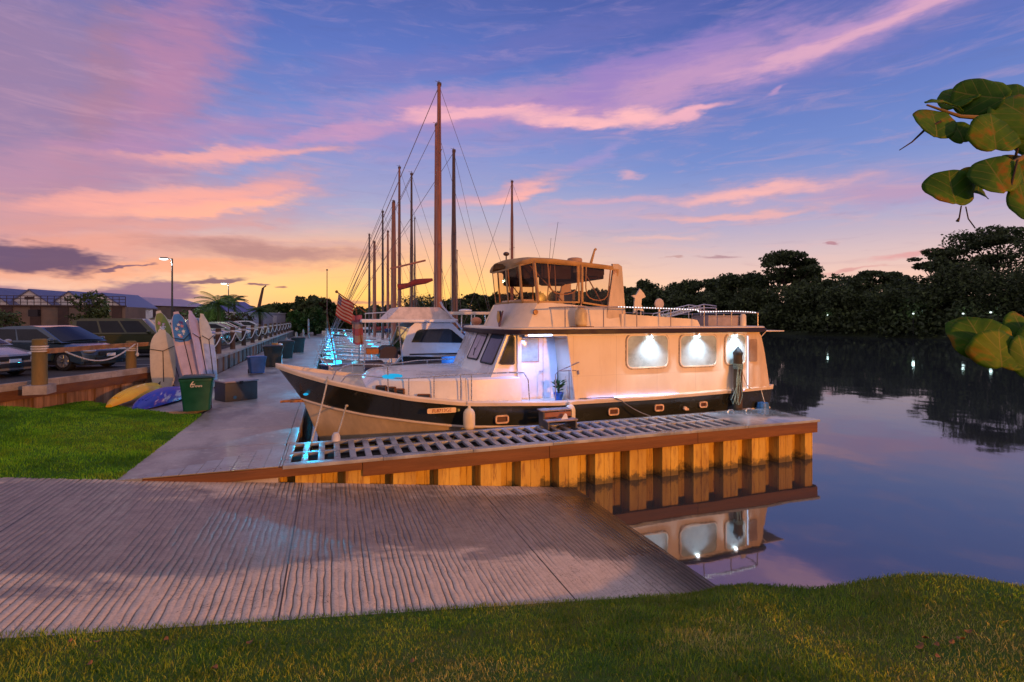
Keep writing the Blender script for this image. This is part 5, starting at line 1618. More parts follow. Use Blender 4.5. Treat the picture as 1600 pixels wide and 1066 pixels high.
S = [
    (686, 132, 19.2, 'sailboat with the tallest reddish mast in the row behind the white motor yacht', dict(rad=.12, spread=2, L=12, fore=.02)),
    (682, 196, 22.6, 'sailboat whose shorter mast stands directly left of the tallest mast', dict(rad=.12, spread=2, L=11, mm=None)),
    (709, 236, 26.0, 'sailboat with a dark mast right of the tallest mast', dict(rad=.13, mm=M_mastd, spread=1, L=12)),
    (643, 272, 29.4, 'sailboat with a black mast level with the first gap left of the tallest mast', dict(rad=.085, mm=M_mastd, hull='teal')),
    (624, 262, 32.8, 'sailboat with a tall thin reddish mast, second tall one left of the tallest', dict(rad=.10, hull='cream')),
    (615, 316, 36.2, 'sailboat with thick reddish mast left of the tall thin one', dict(rad=.19, spread=1)),
    (598, 331, 39.6, 'sailboat with thin dark mast in the middle of the far row', dict(rad=.09, mm=M_mastd)),
    (606, 362, 43.0, 'sailboat with short twin looking mast in the far row', dict(rad=.11, hull='navy')),
    (585, 379, 46.4, 'sailboat with stubby pale mast near the end of the row', dict(rad=.15)),
    (577, 367, 50.0, 'sailboat with the leftmost mast at the end of the row', dict(rad=.10, mm=M_mastd)),
    (648, 341, 53.6, 'sailboat with a short dark mast further out in the row', dict(rad=.07, mm=M_mastd, hull='navy')),
]
for px, py, um, lb, kw in S: sailboat(px, py, um, lb, **kw)
sailboat(800, 284, 38.7, 'sailboat with a lone reddish mast seen over the houseboat flybridge', rad=.12, bow_u=14.6, L=12)
sailboat(714, 392, 62.0, 'sailboat with short mast beside the dark mast on the right of the group', rad=.09, bow_u=14.6)

# ---- boom and furled red sail between masts, built as a schooner yard on its own boat gear
mb = MB(); a = PD(622, 449, 27); b_ = PD(676, 437, 27); 
mb.tube([a, a.lerp(b_, .3) + Vector((0, 0, -.02)), a.lerp(b_, .5) + Vector((0, 0, .06)), a.lerp(b_, .8), b_], [.17, .13, .17, .14, .07], 8)
tag(mb.build('furled_sail', M_sail), 'dark red furled sail slung level between two masts', 'sail')
mb = MB(); mb.tube([PD(610, 420, 26), PD(665, 407, 26)], .05, 6)
tag(mb.build('wooden_spar', M_mast), 'thin slanting wooden spar crossing the masts above the furled sail', 'spar')

# ---- white motor yacht behind the houseboat
YV = 7.75
my = thing('motor_yacht', (6.5, 9.5, 0), 'white flybridge motor yacht moored directly behind the houseboat bow', 'motor yacht')
mloc = my.location
q = lambda px, py, v=YV: PY(px, py, v)
mb = MB()
def yprism(mb, pts, v0, v1, inset=0.0):
    P = [PY(a, b_, v0) for a, b_ in pts]; cx_ = sum(p.x for p in P) / len(P)
    mb.prism(P, (0, v1 - v0, 0))
# hull
rows = []
for (o, Bf, z0, z1) in ((0, 1.0, 1.62, 2.05), (.15, .96, .9, 1.2), (.4, .85, 0.0, 0.0), (.6, .3, -.4, -.4)):
    r = []
    for k in range(20):
        s_ = k / 19; x_ = 3.05 + 10.6 * s_ - o * s_; b_ = 1.95 * Bf * (1 - max(0, (s_ - .5) / .5) ** 2.2) + .02; r.append((x_, b_, lerp(z0, z1, max(0, s_ - .3) / .7)))
    rows.append(r)
mb = MB()
for sg in (-1, 1): mb.loft([[Vector((x_, 9.7 + sg * b_, z)) for x_, b_, z in r] for r in rows], False, False)
for a, b_ in zip(rows, rows[1:]): mb.add([(a[0][0], 9.7 - a[0][1], a[0][2]), (a[0][0], 9.7 + a[0][1], a[0][2]), (b_[0][0], 9.7 + b_[0][1], b_[0][2]), (b_[0][0], 9.7 - b_[0][1], b_[0][2])], [(0, 1, 2, 3)])
mb.build('hull', M_white, my, smooth=50)
mb = MB(); mb.loft([[Vector((x_, 9.7 - b_, z - .25)), Vector((x_, 9.7 + b_, z - .25))] for x_, b_, z in rows[0]], False, False); mb.build('deck', M_cream, my)
mb = MB()
for sg in (-1, 1): mb.tube([(x_, 9.7 + sg * b_, z) for x_, b_, z in rows[0]], .04, 6)
mb.build('rub_rail', mat('grey_rub', (.25, .22, .25), .5), my)
# cabin side: raised house
def both(name, pts, v, dep, m_, out=True):
    for sg in (0, 1):
        mb = MB(); P = [PY(a, b_, v) for a, b_ in pts]
        if sg: P = [Vector((p.x, 2 * 9.7 - p.y, p.z)) for p in P]
        mb.prism(P, (0, dep if not sg else -dep, 0)); mb.build(name, m_, my, smooth=0)
both('cabin_side', [(626, 556), (629, 540), (640, 512), (648, 505), (706, 505), (738, 537), (745, 560)], 8.0, .06, M_white)
mb = MB(); P = [PY(a, b_, 8.0) for a, b_ in ((704, 504), (740, 539), (748, 570))]
mb.add([P[0], P[1], P[2]] + [Vector((p.x, 19.4 - p.y, p.z)) for p in P], [(0, 1, 4, 3), (1, 2, 5, 4)]); mb.build('cabin_front', M_white, my, smooth=0)
mb = MB(); mb.add([PY(626, 556, 8.03), PY(640, 512, 8.03), Vector((PY(640, 512, 8.03).x, 11.35, PY(640, 512, 8.03).z)), Vector((PY(626, 556, 8.03).x, 11.35, PY(626, 556, 8.03).z))], [(0, 1, 2, 3)]); mb.build('cabin_back', M_glass, my, smooth=0)
both('side_window', [(643, 535), (651, 518), (656, 515), (701, 514), (706, 516), (728, 534), (728, 536)], 7.985, .012, M_glass)
mb = MB(); P = [PY(709, 514, 8.1), PY(735, 536, 8.1)]; mb.add([P[0] + Vector((.03, 0, 0)), P[1] + Vector((.03, 0, 0)), (P[1].x + .03, 11.2, P[1].z), (P[0].x + .03, 11.2, P[0].z)], [(0, 1, 2, 3)]); mb.build('windscreen', M_glassb, my, smooth=0)
mb = MB(); a = PY(672, 533, 8.3); b_ = PY(704, 517, 8.3); mb.bb(a.x, b_.x, 8.3, 8.33, a.z, b_.z); mb.build('blue_reflection', lamp_mat('reflection_blue', (.02, .12, .30), .8), my, smooth=0)  # glowing panel stands in for blue reflections in the side window
# roof overhang over cockpit
mb = MB(); a = PY(565, 509, 7.9); b_ = PY(712, 503, 7.9)
mb.bb(a.x, b_.x, 7.85, 11.55, b_.z - .02, b_.z + .09, ch=.03); mb.build('hardtop', M_white, my)
for px0, px1 in ((571, 569), (623, 630)):
    for yv in (8.0, 11.4):
        mb = MB(); mb.tube([(PY(px0, 505, 8).x, yv, b_.z), (PY(px1, 560, 8).x, yv, 1.6)], .025, 8); mb.build('hardtop_post', M_rail, my)
# flybridge
mb = MB(); zb_ = b_.z + .09
xa, xb, xc, xd = PY(606, 500, 8.1).x, PY(625, 481, 8.1).x, PY(688, 478, 8.1).x, PY(708, 500, 8.1).x
zt_ = PY(650, 480, 8.1).z
mb.loft([[Vector((xa, 8.1, zb_)), Vector((xd + .1, 8.1, zb_)), Vector((xd + .1, 11.3, zb_)), Vector((xa, 11.3, zb_))], [Vector((xb, 8.25, zt_)), Vector((xc, 8.25, zt_)), Vector((xc, 11.15, zt_)), Vector((xb, 11.15, zt_))]], True, True)
mb.build('flybridge', mat('pinkish_gelcoat', (.70, .60, .56), .4), my, smooth=0)
mb = MB(); mb.tube([PY(688, 472, 8.05), PY(692, 480, 8.05), PY(712, 503, 8.05), PY(738, 533, 8.05)], .035, 8); mb.build('front_rail', M_rail, my)
mb = MB(); mb.tube([PY(570, 490, 8.1), PY(606, 488, 8.1), PY(612, 490, 8.1)], .018, 6)
for px in (571, 582, 594, 606): mb.tube([PY(px, 490, 8.1), PY(px, 503, 8.1)], .014, 6)
mb.build('aft_rail', M_rail, my)
mb = MB(); p = PY(705, 497, 8.3); mb.ell((p.x, 8.2, p.z - .08), (.22, .14, .07)); mb.build('nav_pod', M_white, my)
# cockpit contents and side stripe
mb = MB(); a = PY(570, 578, 8.4); b2 = PY(600, 556, 8.4); mb.bb(a.x, b2.x, 8.4, 9.2, 1.4, 2.0, ch=.05); mb.build('cockpit_seat', mat('navy_seat', (.05, .06, .12), .6), my)
mb = MB(); a = PY(572, 554, 8.2); b2 = PY(592, 545, 8.2); mb.bb(a.x, b2.x, 8.2, 9.0, a.z, b2.z, ch=.03); mb.build('cockpit_cover', mat('orange_cover', (.45, .16, .04), .7), my)
mb = MB(); a = PY(601, 549, 8.3); mb.prism([PY(593, 560, 8.3), PY(593, 548, 8.3), PY(603, 542, 8.3), PY(617, 542, 8.3), PY(622, 549, 8.3), PY(622, 560, 8.3)], (0, 1.2, 0)); mb.build('engine_cover', mat('dark_cover', (.05, .04, .06), .7), my)
both('trim_stripe', [(640, 553), (745, 551), (745, 553), (640, 555)], 7.98, .015, M_black)
mb = MB(); a = PY(690, 578, 7.73); b2 = PY(735, 556, 7.73); mb.bb(a.x, b2.x + .4, 7.70, 7.72, a.z, b2.z); mb.build('side_panel', mat('blue_panel', (.08, .25, .55), .4), my, smooth=0)
lamp('POINT', 'cockpit_light', PY(715, 565, 7.2), None, 14, (.08, .35, 1), .1, parent=my)
mb = MB(); mb.box((3.02, 9.0, 1.30), (.06, .6, .06), ch=.01); mb.build('added_stern_glow', M_cyl, my)  # cyan source added to tint the dinghies teal
lamp('POINT', 'added_stern_light', (2.85, 9.0, 1.5), None, 50, (.02, .5, 1), .08, parent=my)
mb = MB(); a = PY(560, 505, 10); mb.tube([(3.3, 10.5, 1.8), (3.0, 10.6, 3.6)], .025, 6); mb.build('flag_staff', M_timber, my)

# ---- centre console boat with hard top, right of the yacht
cc_ = thing('hardtop_boat', (11.0, 15.0, 0), 'open boat with a flat hard top between the yacht and the houseboat pilothouse', 'motor boat')
v_ = 15.0
p0 = PY(697, 489, v_); p1 = PY(768, 490, v_)
lv = []
mb = MB(); mb.bb(p0.x, p1.x, v_, v_ + 2.3, p0.z - .08, p0.z + .06, ch=.04); mb.build('hardtop', M_cream, cc_)
mb = MB(); c = PY(727, 484, v_ + 1); mb.ell((c.x, v_ + 1, p0.z + .12), (.35, .35, .09)); mb.build('roof_hatch', M_white, cc_)
for x_, x2 in ((p0.x + .3, p0.x + .1), (p0.x + 1.3, p0.x + 1.2), (p1.x - .3, p1.x - .1)):
    for yy_ in (v_ + .15, v_ + 2.15): mb = MB(); mb.tube([(x_, yy_, p0.z - .05), (x2, yy_, 1.2)], .03, 6); mb.build('post', M_rail, cc_)
mb = MB(); mb.bb(p0.x + 1.1, p0.x + 2.0, v_ + .6, v_ + 1.7, 1.0, 2.5, ch=.08); mb.build('console', M_white, cc_)
t2 = MB(); rws = []
for (Bf, z) in ((1, 1.15), (.9, .5), (.6, -.1)):
    rws.append([(p0.x - 2 + 8.0 * k / 12, 1.25 * Bf * (1 - max(0, (k / 12 - .5) / .5) ** 2) + .01, z) for k in range(13)])
for sg in (-1, 1): t2.loft([[Vector((x_, v_ + 1.15 + sg * b_, z)) for x_, b_, z in r] for r in rws], False, False)
t2.loft([[Vector((x_, v_ + 1.15 - b_, z - .02)), Vector((x_, v_ + 1.15 + b_, z - .02))] for x_, b_, z in rws[0]], False, False)
t2.build('hull', M_white, cc_)
mb = MB(); p = PY(744, 502, 12.3); mb.ell(p, (.24, .24, .18)); mb.tube([p - Vector((0, 0, .1)), (p.x, 12.3, .4)], .03)
tag(mb.build('mooring_buoy', mat('orange_buoy', (.75, .28, .12), .5)), 'orange mooring ball on a stake beside the hardtop boat', 'buoy')

# ---- small dinghies and bows close to the walkway (the dark clutter left of the yacht)
def tender(u, v, rz, label, m_, L=3.0):
    t_ = thing('dinghy', (u, v, .05), label, 'dinghy', 'small dinghies tied up by the walkway', rz)
    lv = []
    for (Bf, z) in ((1, .55), (.95, .3), (.6, .02)): lv.append([(L * k / 10, .72 * Bf * (math.sin(PI / 2 * min(1, (k / 10 + .02) / .5)) ** .7), z + (.18 * (1 - k / 10) ** 2 if z > .1 else 0)) for k in range(11)])
    mb = MB()
    for sg in (-1, 1): mb.loft([[Vector((x_, sg * b_, z)) for x_, b_, z in r] for r in lv], False, False)
    mb.loft([[Vector((x_, -b_, z)), Vector((x_, b_, z))] for x_, b_, z in lv[2]], False, False)
    mb.build('hull', m_, t_, world=False)
    mb = MB(); 
    for sg in (-1, 1): mb.tube([(x_, sg * b_, z) for x_, b_, z in lv[0]], .07, 8)
    mb.build('gunwale', mat('grey_tube', (.22, .25, .27), .6), t_, world=False)
    mb = MB(); mb.box((L * .55, 0, .32), (.25, 1.2, .04)); mb.build('thwart', M_timber, t_, world=False)
    mb = MB(); mb.box((L + .1, 0, .55), (.25, .3, .45), ch=.05); mb.tube([(L + .1, 0, .4), (L + .15, 0, -.2)], .06); mb.build('outboard_motor', M_black, t_, world=False)
    return t_


tender(2.75, 7.0, .03, 'teal hulled dinghy nearest the houseboat bow', HULLC['teal'], 2.2)
tender(2.75, 9.3, -.02, 'dark hulled dinghy behind the teal one', HULLC['navy'], 2.4)

# cruising boat at v=10..12 with cluttered bow and lamps
def cruiser(v, label, hull, deckm, L=9.0, lampe=120):
    t_ = thing('cruiser', (2.7, v, 0), label, 'cabin cruiser', 'cabin cruisers moored bow to the walkway')
    lv = boat_hull(t_, L, 3.1, 1.55, 1.15, HULLC[hull], deckm)
    mb = MB(); mb.prism([(2.6, -1.15, 1.2), (3.4, -1.15, 2.15), (4.4, -1.15, 2.25), (6.6, -1.15, 2.2), (6.9, -1.15, 1.1)], (0, 2.3, 0)); cb = mb.build('cabin', M_white, t_, world=False, smooth=0)
    mb = MB(); mb.prism([(3.05, -1.165, 1.62), (3.5, -1.165, 2.08), (6.3, -1.165, 2.08), (6.4, -1.165, 1.65)], (0, .012, 0)); mb.build('side_window', M_glass, cb, world=False, smooth=0)
    mb = MB(); n_ = Vector((-.95, 0, .8)).normalized(); a = Vector((2.72, 0, 1.34)) + n_ * .01; b_ = Vector((3.33, 0, 2.07)) + n_ * .01
    mb.add([a + Vector((0, -1, 0)), a + Vector((0, 1, 0)), b_ + Vector((0, 1, 0)), b_ + Vector((0, -1, 0))], [(0, 1, 2, 3)]); mb.build('windscreen', M_glassb, cb, world=False, smooth=0)
    rail_set(t_, lv, .62, 1, 10, M_rail, step=2)
    mb = MB(); mb.tube([(.1, -.1, 1.62), (-.12, 0, 2.15), (.1, .1, 1.62)], .018, 6); mb.build('pulpit', M_rail, t_, world=False)
    mb = MB(); mb.box((.7, 0, 1.62), (.3, .8, .07), ch=.02); mb.build('bow_lamp', M_cyl, t_, world=False)
    lamp('POINT', 'bow_lamp_light', (.5, 0, 1.85), None, lampe, (.02, .5, 1), .05, parent=None).parent = t_
    mb = MB(); mb.lathe((1.5, .3, 1.45), [(0, 0), (.2, 0), (.22, .1), (.1, .22), (0, .24)], 12); mb.build('coiled_line', M_rope, t_, world=False)
    mb = MB(); mb.box((2.1, -.5, 1.5), (.5, .5, .3), ch=.05); mb.build('deck_box', mat('orange_box', (.45, .20, .07), .6), t_, world=False)
    return t_


cruiser(13.4, 'cabin cruiser with a cyan bow lamp, nearest of the cruisers in the row', 'navy', M_white)
cruiser(57.5, 'small looking cabin cruiser far along the row', 'teal', M_white)
cruiser(61.0, 'farthest cabin cruiser at the end of the row', 'cream', M_cream)

# ---- flags
def flag(o, ex, ey, nx, ny, kind, label, pole):
    """o hoist top corner, ex fly vector, ey drop vector"""
    t_ = thing('flag', o, label, 'flag')
    O = Vector((0, 0, 0)); ex = Vector(ex); ey = Vector(ey); n_ = ex.cross(ey).normalized()
    cols_ = [mat('flag_red', (.26, .025, .02), .8), mat('flag_white', (.36, .27, .27), .8), mat('flag_blue', (.04, .05, .18), .8), mat('flag_pink', (.36, .10, .14), .8)]
    NX, NY = 24, 13
    mb = MB()
    for c in cols_: mb.use(c)
    V = []
    for j in range(NY + 1):
        for i in range(NX + 1):
            s_, r_ = i / NX, j / NY
            V.append(O + ex * s_ + ey * r_ + n_ * .07 * math.sin(s_ * 7 + r_ * 2) * s_ + ey * .04 * math.sin(s_ * 5))
    k0 = len(mb.v); mb.v.extend([tuple(p) for p in V])
    for j in range(NY):
        for i in range(NX):
            if kind == 'stripes': c = 0 if j % 2 == 0 else 1
            else: c = 3 if (j // 3) % 2 == 0 else 1
            if kind == 'stripes' and j < 6 and i < 6:
                c = 2 if not (i % 2 == 1 and j % 2 == 1) else 1
            a = j * (NX + 1) + i; mb.f.append([a, a + 1, a + NX + 2, a + NX + 1]); mb.mi.append(c)
    mb.build('cloth', None, t_, world=False)
    mb = MB(); pa, pb = Vector(pole[0]) - Vector(o), Vector(pole[1]) - Vector(o); mb.tube([pa, pb], .02, 6); mb.ell(pb, (.05, .05, .05), 8, 6); mb.build('pole', M_timber, t_, world=False)
    return t_


fo = PY(529, 459, 8.6); e1 = PY(566, 484, 8.6) - fo; e2 = PY(531, 500, 8.6) - fo
flag(fo, (PY(556, 478, 8.6) - fo) * .9, (PY(524, 494, 8.6) - fo) * .95, 0, 0, 'stripes', 'red and white striped flag with blue corner hanging from a slanted staff', (PY(572, 489, 8.62), PY(526, 456, 8.62)))
f2 = PY(549, 490, 8.9)
flag(f2, PY(566, 494, 8.9) - f2, PY(552, 536, 8.9) - f2, 0, 0, 'pink', 'faded pink and white flag hanging limp beside the yacht cockpit', (PY(566, 540, 8.92), PY(556, 484, 8.92)))

# ================================================================== PARKING EDGE
M_capc = mat('cap_concrete', (0.42, 0.36, 0.32), .75, var=.2, vs=2, bump=.3, bs=30)
M_plank = mat('wall_planks', (0.36, 0.20, 0.11), .8, var=.35, vs=1.2, bump=.3, bs=12, stretch=(3, 3, .3))
M_post = mat('green_brown_post', (0.26, 0.17, 0.06), .8, var=.3, vs=2, bump=.5, bs=14, stretch=(1, 1, .25), col2=(.10, .09, .03))
M_postd = mat('dark_post', (0.10, 0.055, 0.035), .8, var=.3, vs=2, bump=.5, bs=14, stretch=(1, 1, .25))
M_band = mat('white_band', (.70, .66, .62), .7)
pw_ = thing('parking_wall', (-3.5, 9.5, 0), 'low retaining wall with concrete cap and brown planks between parking lot and lawn', 'wall')
A = Vector((float(wall_x(2.2)), 2.2, 0)); B = Vector((-2.64, 11.37, 0)); D_ = (B - A).normalized(); N_ = Vector((D_.y, -D_.x, 0))
mb = MB()
n = 6
for k in range(n):
    a = A.lerp(B, k / n) + D_ * .004; b_ = A.lerp(B, (k + 1) / n) - D_ * .004
    mb.prism([a + Vector((0, 0, ZP - .14)), b_ + Vector((0, 0, ZP - .14)), b_ + Vector((0, 0, ZP)), a + Vector((0, 0, ZP))], -N_ * .5)
mb.prism([A - N_ * .03 + Vector((0, 0, ZP + .003)), B - N_ * .03 + Vector((0, 0, ZP + .003)), B - N_ * .03 + Vector((0, 0, ZP + .05)), A - N_ * .03 + Vector((0, 0, ZP + .05))], -N_ * .10)
mb.build('cap', M_capc, pw_)
mb = MB(); L = (B - A).length; k = 0; rs = random.Random(5)
mb.prism([A - N_ * .10 + Vector((0, 0, .4)), B - N_ * .10 + Vector((0, 0, .4)), B - N_ * .10 + Vector((0, 0, ZP - .15)), A - N_ * .10 + Vector((0, 0, ZP - .15))], -N_ * .1)
x = 0
while x < L - .05:
    w_ = .20 if k % 2 else .24; o = .0 if (k // 2) % 2 else .055
    a = A + D_ * x - N_ * (.02 + o); b_ = A + D_ * min(L, x + w_) - N_ * (.02 + o)
    mb.prism([a + Vector((0, 0, .4)), b_ + Vector((0, 0, .4)), b_ + Vector((0, 0, ZP - .40 - rs.uniform(0, .01))), a + Vector((0, 0, ZP - .40))], -N_ * .06); x += w_ + .012; k += 1
mb.build('planking', M_plank, pw_, smooth=0)
mb = MB(); mb.prism([A + N_ * .01 + Vector((0, 0, ZP - .40)), B + N_ * .01 + Vector((0, 0, ZP - .40)), B + N_ * .01 + Vector((0, 0, ZP - .142)), A + N_ * .01 + Vector((0, 0, ZP - .142))], -N_ * .09); mb.build('waler', M_timber, pw_, smooth=0)
# second stretch along the walkway
qw2 = thing('walkway_wall', (-1.9, 50, 0), 'long low retaining wall along the walkway with concrete cap under the dark posts', 'wall')
mb = MB(); y = 11.40
while y < 120: mb.bb(-2.12 - .35, -1.64, y, y + 3.99, ZP - .12, ZP, ch=.01); y += 4
mb.build('cap', M_capc, qw2)
mb = MB(); y = 11.4; k = 0
while y < 90:
    o = .07 if (k // 2) % 2 else 0; mb.bb(-1.92, -1.72 - o, y, y + .36, .6, ZP - .125); y += .365; k += 1
mb.build('planking', mat('grey_planks', (.24, .19, .17), .8, var=.3, vs=1.2, bump=.3, stretch=(3, 3, .3)), qw2, smooth=0)
mb = MB(); mb.add([(-2.64, 11.37, .5), (-1.75, 11.42, .5), (-1.75, 11.42, ZP - .13), (-2.64, 11.37, ZP - .13)], [(0, 1, 2, 3)]); mb.build('return_face', M_plank, qw2)
# posts
def post(x, y, h, r, m_, label, group, band=True, sq=False):
    t_ = thing('wooden_post', (x, y, ZP), label, 'post', group)
    mb = MB()
    mb.lathe((0, 0, 0), [(r * 1.02, 0), (r, .3), (r * .97, h - .02), (r * .8, h), (0, h + .005)], 16)
    mb.build('shaft', m_, t_, world=False)
    if band:
        for k in range(2 if r < .15 else 3):
            mb = MB(); mb.lathe((0, 0, h - .20 - .06 * k), [(r * 1.0, -.02), (r * 1.13, -.01), (r * 1.13, .015), (r, .025)], 16); mb.build('rope_band', M_band, t_, world=False)
    return t_


p1 = PZ(62, 601, ZP); p2 = PZ(205, 577, ZP)
bp = post(p1.x, p1.y, 1.18, .16, M_post, 'thick greenish wooden post with white rope bands at the near end of the parking wall', 'posts of the parking edge')
mb = MB(); mb.box((0, 0, -.12), (.5, .5, .23)); mb.build('footing', M_capc, bp, world=False)
post(p2.x, p2.y, .95, .15, M_post, 'short thick greenish post joined by the rail near the surfboards', 'posts of the parking edge')
mb = MB(); h1, h2 = ZP + .93, ZP + .90
a = Vector((p1.x, p1.y, h1)); b_ = Vector((p2.x, p2.y, h2)); dr_ = (b_ - a).normalized(); nn_ = Vector((dr_.y, -dr_.x, 0)).normalized()
a2 = a + nn_ * .16; b2 = b_ + nn_ * .16 
mb.prism([a2 - Vector((0, 0, .13)), b2 - Vector((0, 0, .13)), b2 + Vector((0, 0, .0)), a2 + Vector((0, 0, .0))], nn_ * .07)
c2 = b2 + Vector((.55, .9, 0)); mb.prism([b2 - Vector((0, 0, .14)) + nn_ * .02, c2 - Vector((0, 0, .14)) + nn_ * .02, c2 - Vector((0, 0, .01)) + nn_ * .02, b2 - Vector((0, 0, .01)) + nn_ * .02], nn_ * .05)
tag(mb.build('wooden_rail', mat('rail_timber', (.42, .20, .07), .7, var=.25, vs=3, bump=.4, bs=20), smooth=0), 'brown wooden rail fixed between the two thick posts', 'rail')
M_wrope = mat('white_rope', (.66, .64, .62), .8, var=.2, vs=30)
mb = MB(); mb.tube(sag(a2 + nn_ * .09 + dr_ * .55 - Vector((0, 0, .12)), b2 + nn_ * .09 - dr_ * .25 - Vector((0, 0, .05)), .38, 20), .022, 6)
e_ = b2 + nn_ * .09 - dr_ * .12; mb.tube([e_ - Vector((0, 0, .02)), e_ - Vector((0, 0, .38))], .02, 6); mb.ell(e_ - Vector((0, 0, .4)), (.05, .05, .07))
tag(mb.build('hanging_rope', M_wrope), 'white rope sagging under the wooden rail with a knotted end', 'rope')
vp = []
proto = None
y = 14.8; k = 0
while y < 92:
    if proto is None:
        proto = post(-1.98, y, 1.22, .13, M_postd, 'dark post', 'dark posts along the walkway wall', band=True); c = proto
    else: c = dup(proto, (-1.98, y, ZP), rz=k * .7)
    c['label'] = 'dark wooden post with pale rope bands in the row along the walkway wall'
    vp.append(y); y += 3.9; k += 1
for k, (a, b_) in enumerate(zip(vp, vp[1:])):
    mb = MB(); mb.tube(sag((-1.84, a, ZP + .92), (-1.84, b_, ZP + .92), .52, 10), .025, 5)
    o = mb.build('swag_rope', M_wrope); tag(o, 'white rope swag hanging between dark posts of the walkway wall', 'rope', 'rope swags along the walkway wall')
# ================================================================== SURFBOARDS AND BEACH GEAR
def board(base, top, wd, th, yaw, m_edge, cols_, label, art=0, strap=True, nose=.5):
    """base/top world points; yaw the direction the deck faces"""
    base, top = Vector(base), Vector(top); ez = (top - base); L = ez.length; ez.normalize()
    fa = Vector((math.cos(yaw), math.sin(yaw), 0)); ex = fa.cross(ez).normalized(); fa = ez.cross(ex).normalized()
    t_ = thing('surfboard', base, label, 'surfboard', 'boards standing at the corner of the walkway')
    n = 26; prof = []
    for k in range(n + 1):
        s_ = k / n; w_ = wd / 2 * (max(0.0, 1 - abs(2 * s_ - .96) ** 3.2 * (1.0 if s_ > .48 else .9)) ** .5 * min(1, ((1 - s_) * 40) ** .5)) if 0 < s_ < 1 else wd * .14
        prof.append((s_, w_))
    def ring(s_, w_, f):
        c = ez * (L * s_) - fa * (.18 * (2 * s_ - 1) ** 2 * (1 if s_ > .5 else .4)) * .6
        tt = th * (.35 + .65 * math.sin(PI * (0.06 + .88 * s_)))
        return [c + ex * (w_ * math.cos(a)) * f + fa * (tt / 2 * math.sin(a)) * 1.0 for a in [q * 2 * PI / 16 for q in range(16)]]
    mb = MB(); mb.loft([ring(s_, max(.012, w_), 1) for s_, w_ in prof], True, True); mb.build('core', m_edge, t_, world=False, smooth=60)
    # deck graphics: one sheet just proud of the deck per colour zone
    for (s0, s1, m_) in cols_:
        mb = MB(); rings = []
        for k in range(15):
            s_ = lerp(s0, s1, k / 14); w_ = wd / 2 * (max(0.0, 1 - abs(2 * s_ - .96) ** 3.2 * (1.0 if s_ > .48 else .9)) ** .5 * min(1, ((1 - s_) * 40) ** .5)) * .86 if 0 < s_ < 1 else 0
            if k == 0: w_ *= .75 if s0 > .2 else 1
            c = ez * (L * s_) - fa * (.18 * (2 * s_ - 1) ** 2 * (1 if s_ > .5 else .4)) * .6
            tt = th * (.35 + .65 * math.sin(PI * (0.06 + .88 * s_)))
            rings.append([c + ex * (w_ * q) + fa * (tt / 2 * math.sqrt(max(0, 1 - (q * .86) ** 2)) + .004) for q in (-1, -.7, -.35, 0, .35, .7, 1)])
        mb.loft(rings, False, False); mb.build('deck_pad', m_, t_, world=False)
    if art:
        rs = random.Random(art)
        AC = [mat('art_white', (.7, .68, .7), .5), mat('art_purple', (.12, .05, .22), .5), mat('art_pink', (.55, .25, .3), .5), mat('art_teal', (.1, .4, .45), .5)]
        mb = MB(); [mb.use(c) for c in AC]
        for k in range(16):
            mb.use(AC[rs.choice([0, 0, 1, 2, 3])]); s_ = rs.uniform(.66, .86); xo = rs.uniform(-.16, .20) * wd
            tt = th * (.35 + .65 * math.sin(PI * (0.06 + .88 * s_)))
            c = ez * (L * s_) - fa * (.18 * (2 * s_ - 1) ** 2) * .6 + fa * (tt / 2 + .006) + ex * xo; r1 = rs.uniform(.02, .055); a0_ = rs.uniform(0, 3)
            P = [c + ex * r1 * (1 + .35 * math.cos(5 * a)) * math.cos(a + a0_) + ez * r1 * (1 + .35 * math.cos(5 * a)) * 1.3 * math.sin(a + a0_) for a in [q * 2 * PI / 15 for q in range(15)]]
            mb.prism(P, fa * .002)
        mb.build('flower_print', None, t_, world=False, smooth=0)
    if strap:
        mb = MB(); zz = .62
        F_ = lambda s_, q: ez * (L * s_) + ex * (wd / 2 * q) + fa * (th / 2 + .012)
        mb.tube([F_(.70, -1.0), F_(.62, -.02)], .012, 5); mb.tube([F_(.66, 1.0), F_(.62, -.02)], .012, 5); mb.tube([F_(.62, -.02), F_(.12, .0)], .012, 5)
        mb.build('strap', M_black, t_, world=False)
    return t_


M_bc = mat('board_cream', (.62, .54, .40), .45, var=.06, vs=3)
M_bl = mat('board_lilac', (.52, .42, .50), .45, var=.06, vs=3)
M_bw = mat('board_white', (.66, .58, .60), .45, var=.06, vs=3)
M_bg = mat('board_green', (.20, .24, .04), .5, var=.1)
M_bb = mat('board_blue', (.05, .20, .48), .5, var=.1)
yw = math.atan2(-(sth * -.6 + cth), 0.45)
cam_dir = math.atan2(CAM.y - 11, CAM.x + 2)
board(PD(256, 609, 17.3), PD(253, 514, 17.9), .72, .08, cam_dir + .05, M_bc, [], 'short cream paddle board standing in front of the leftmost tall board', nose=.62)
board(PD(287, 612, 17.8), PD(246, 484, 18.8), .54, .09, cam_dir - .05, M_bc, [(.60, .965, M_bg), (.06, .55, M_bl)], 'tall board with green flowered nose behind the short cream board', art=11, nose=.5)
board(PD(307, 614, 16.8), PD(275, 485, 17.8), .56, .09, cam_dir + .1, mat('board_pink_edge', (.62, .44, .42), .45), [(.60, .965, M_bb), (.05, .56, M_bl)], 'tall board with blue flowered nose behind the green wheeled bin', art=23, nose=.5)
board(PD(325, 606, 17.0), PD(301, 484, 17.8), .52, .08, cam_dir + .75, M_bl, [(.05, .95, M_bl)], 'narrow looking lilac board, third tall board from the left', nose=.5)
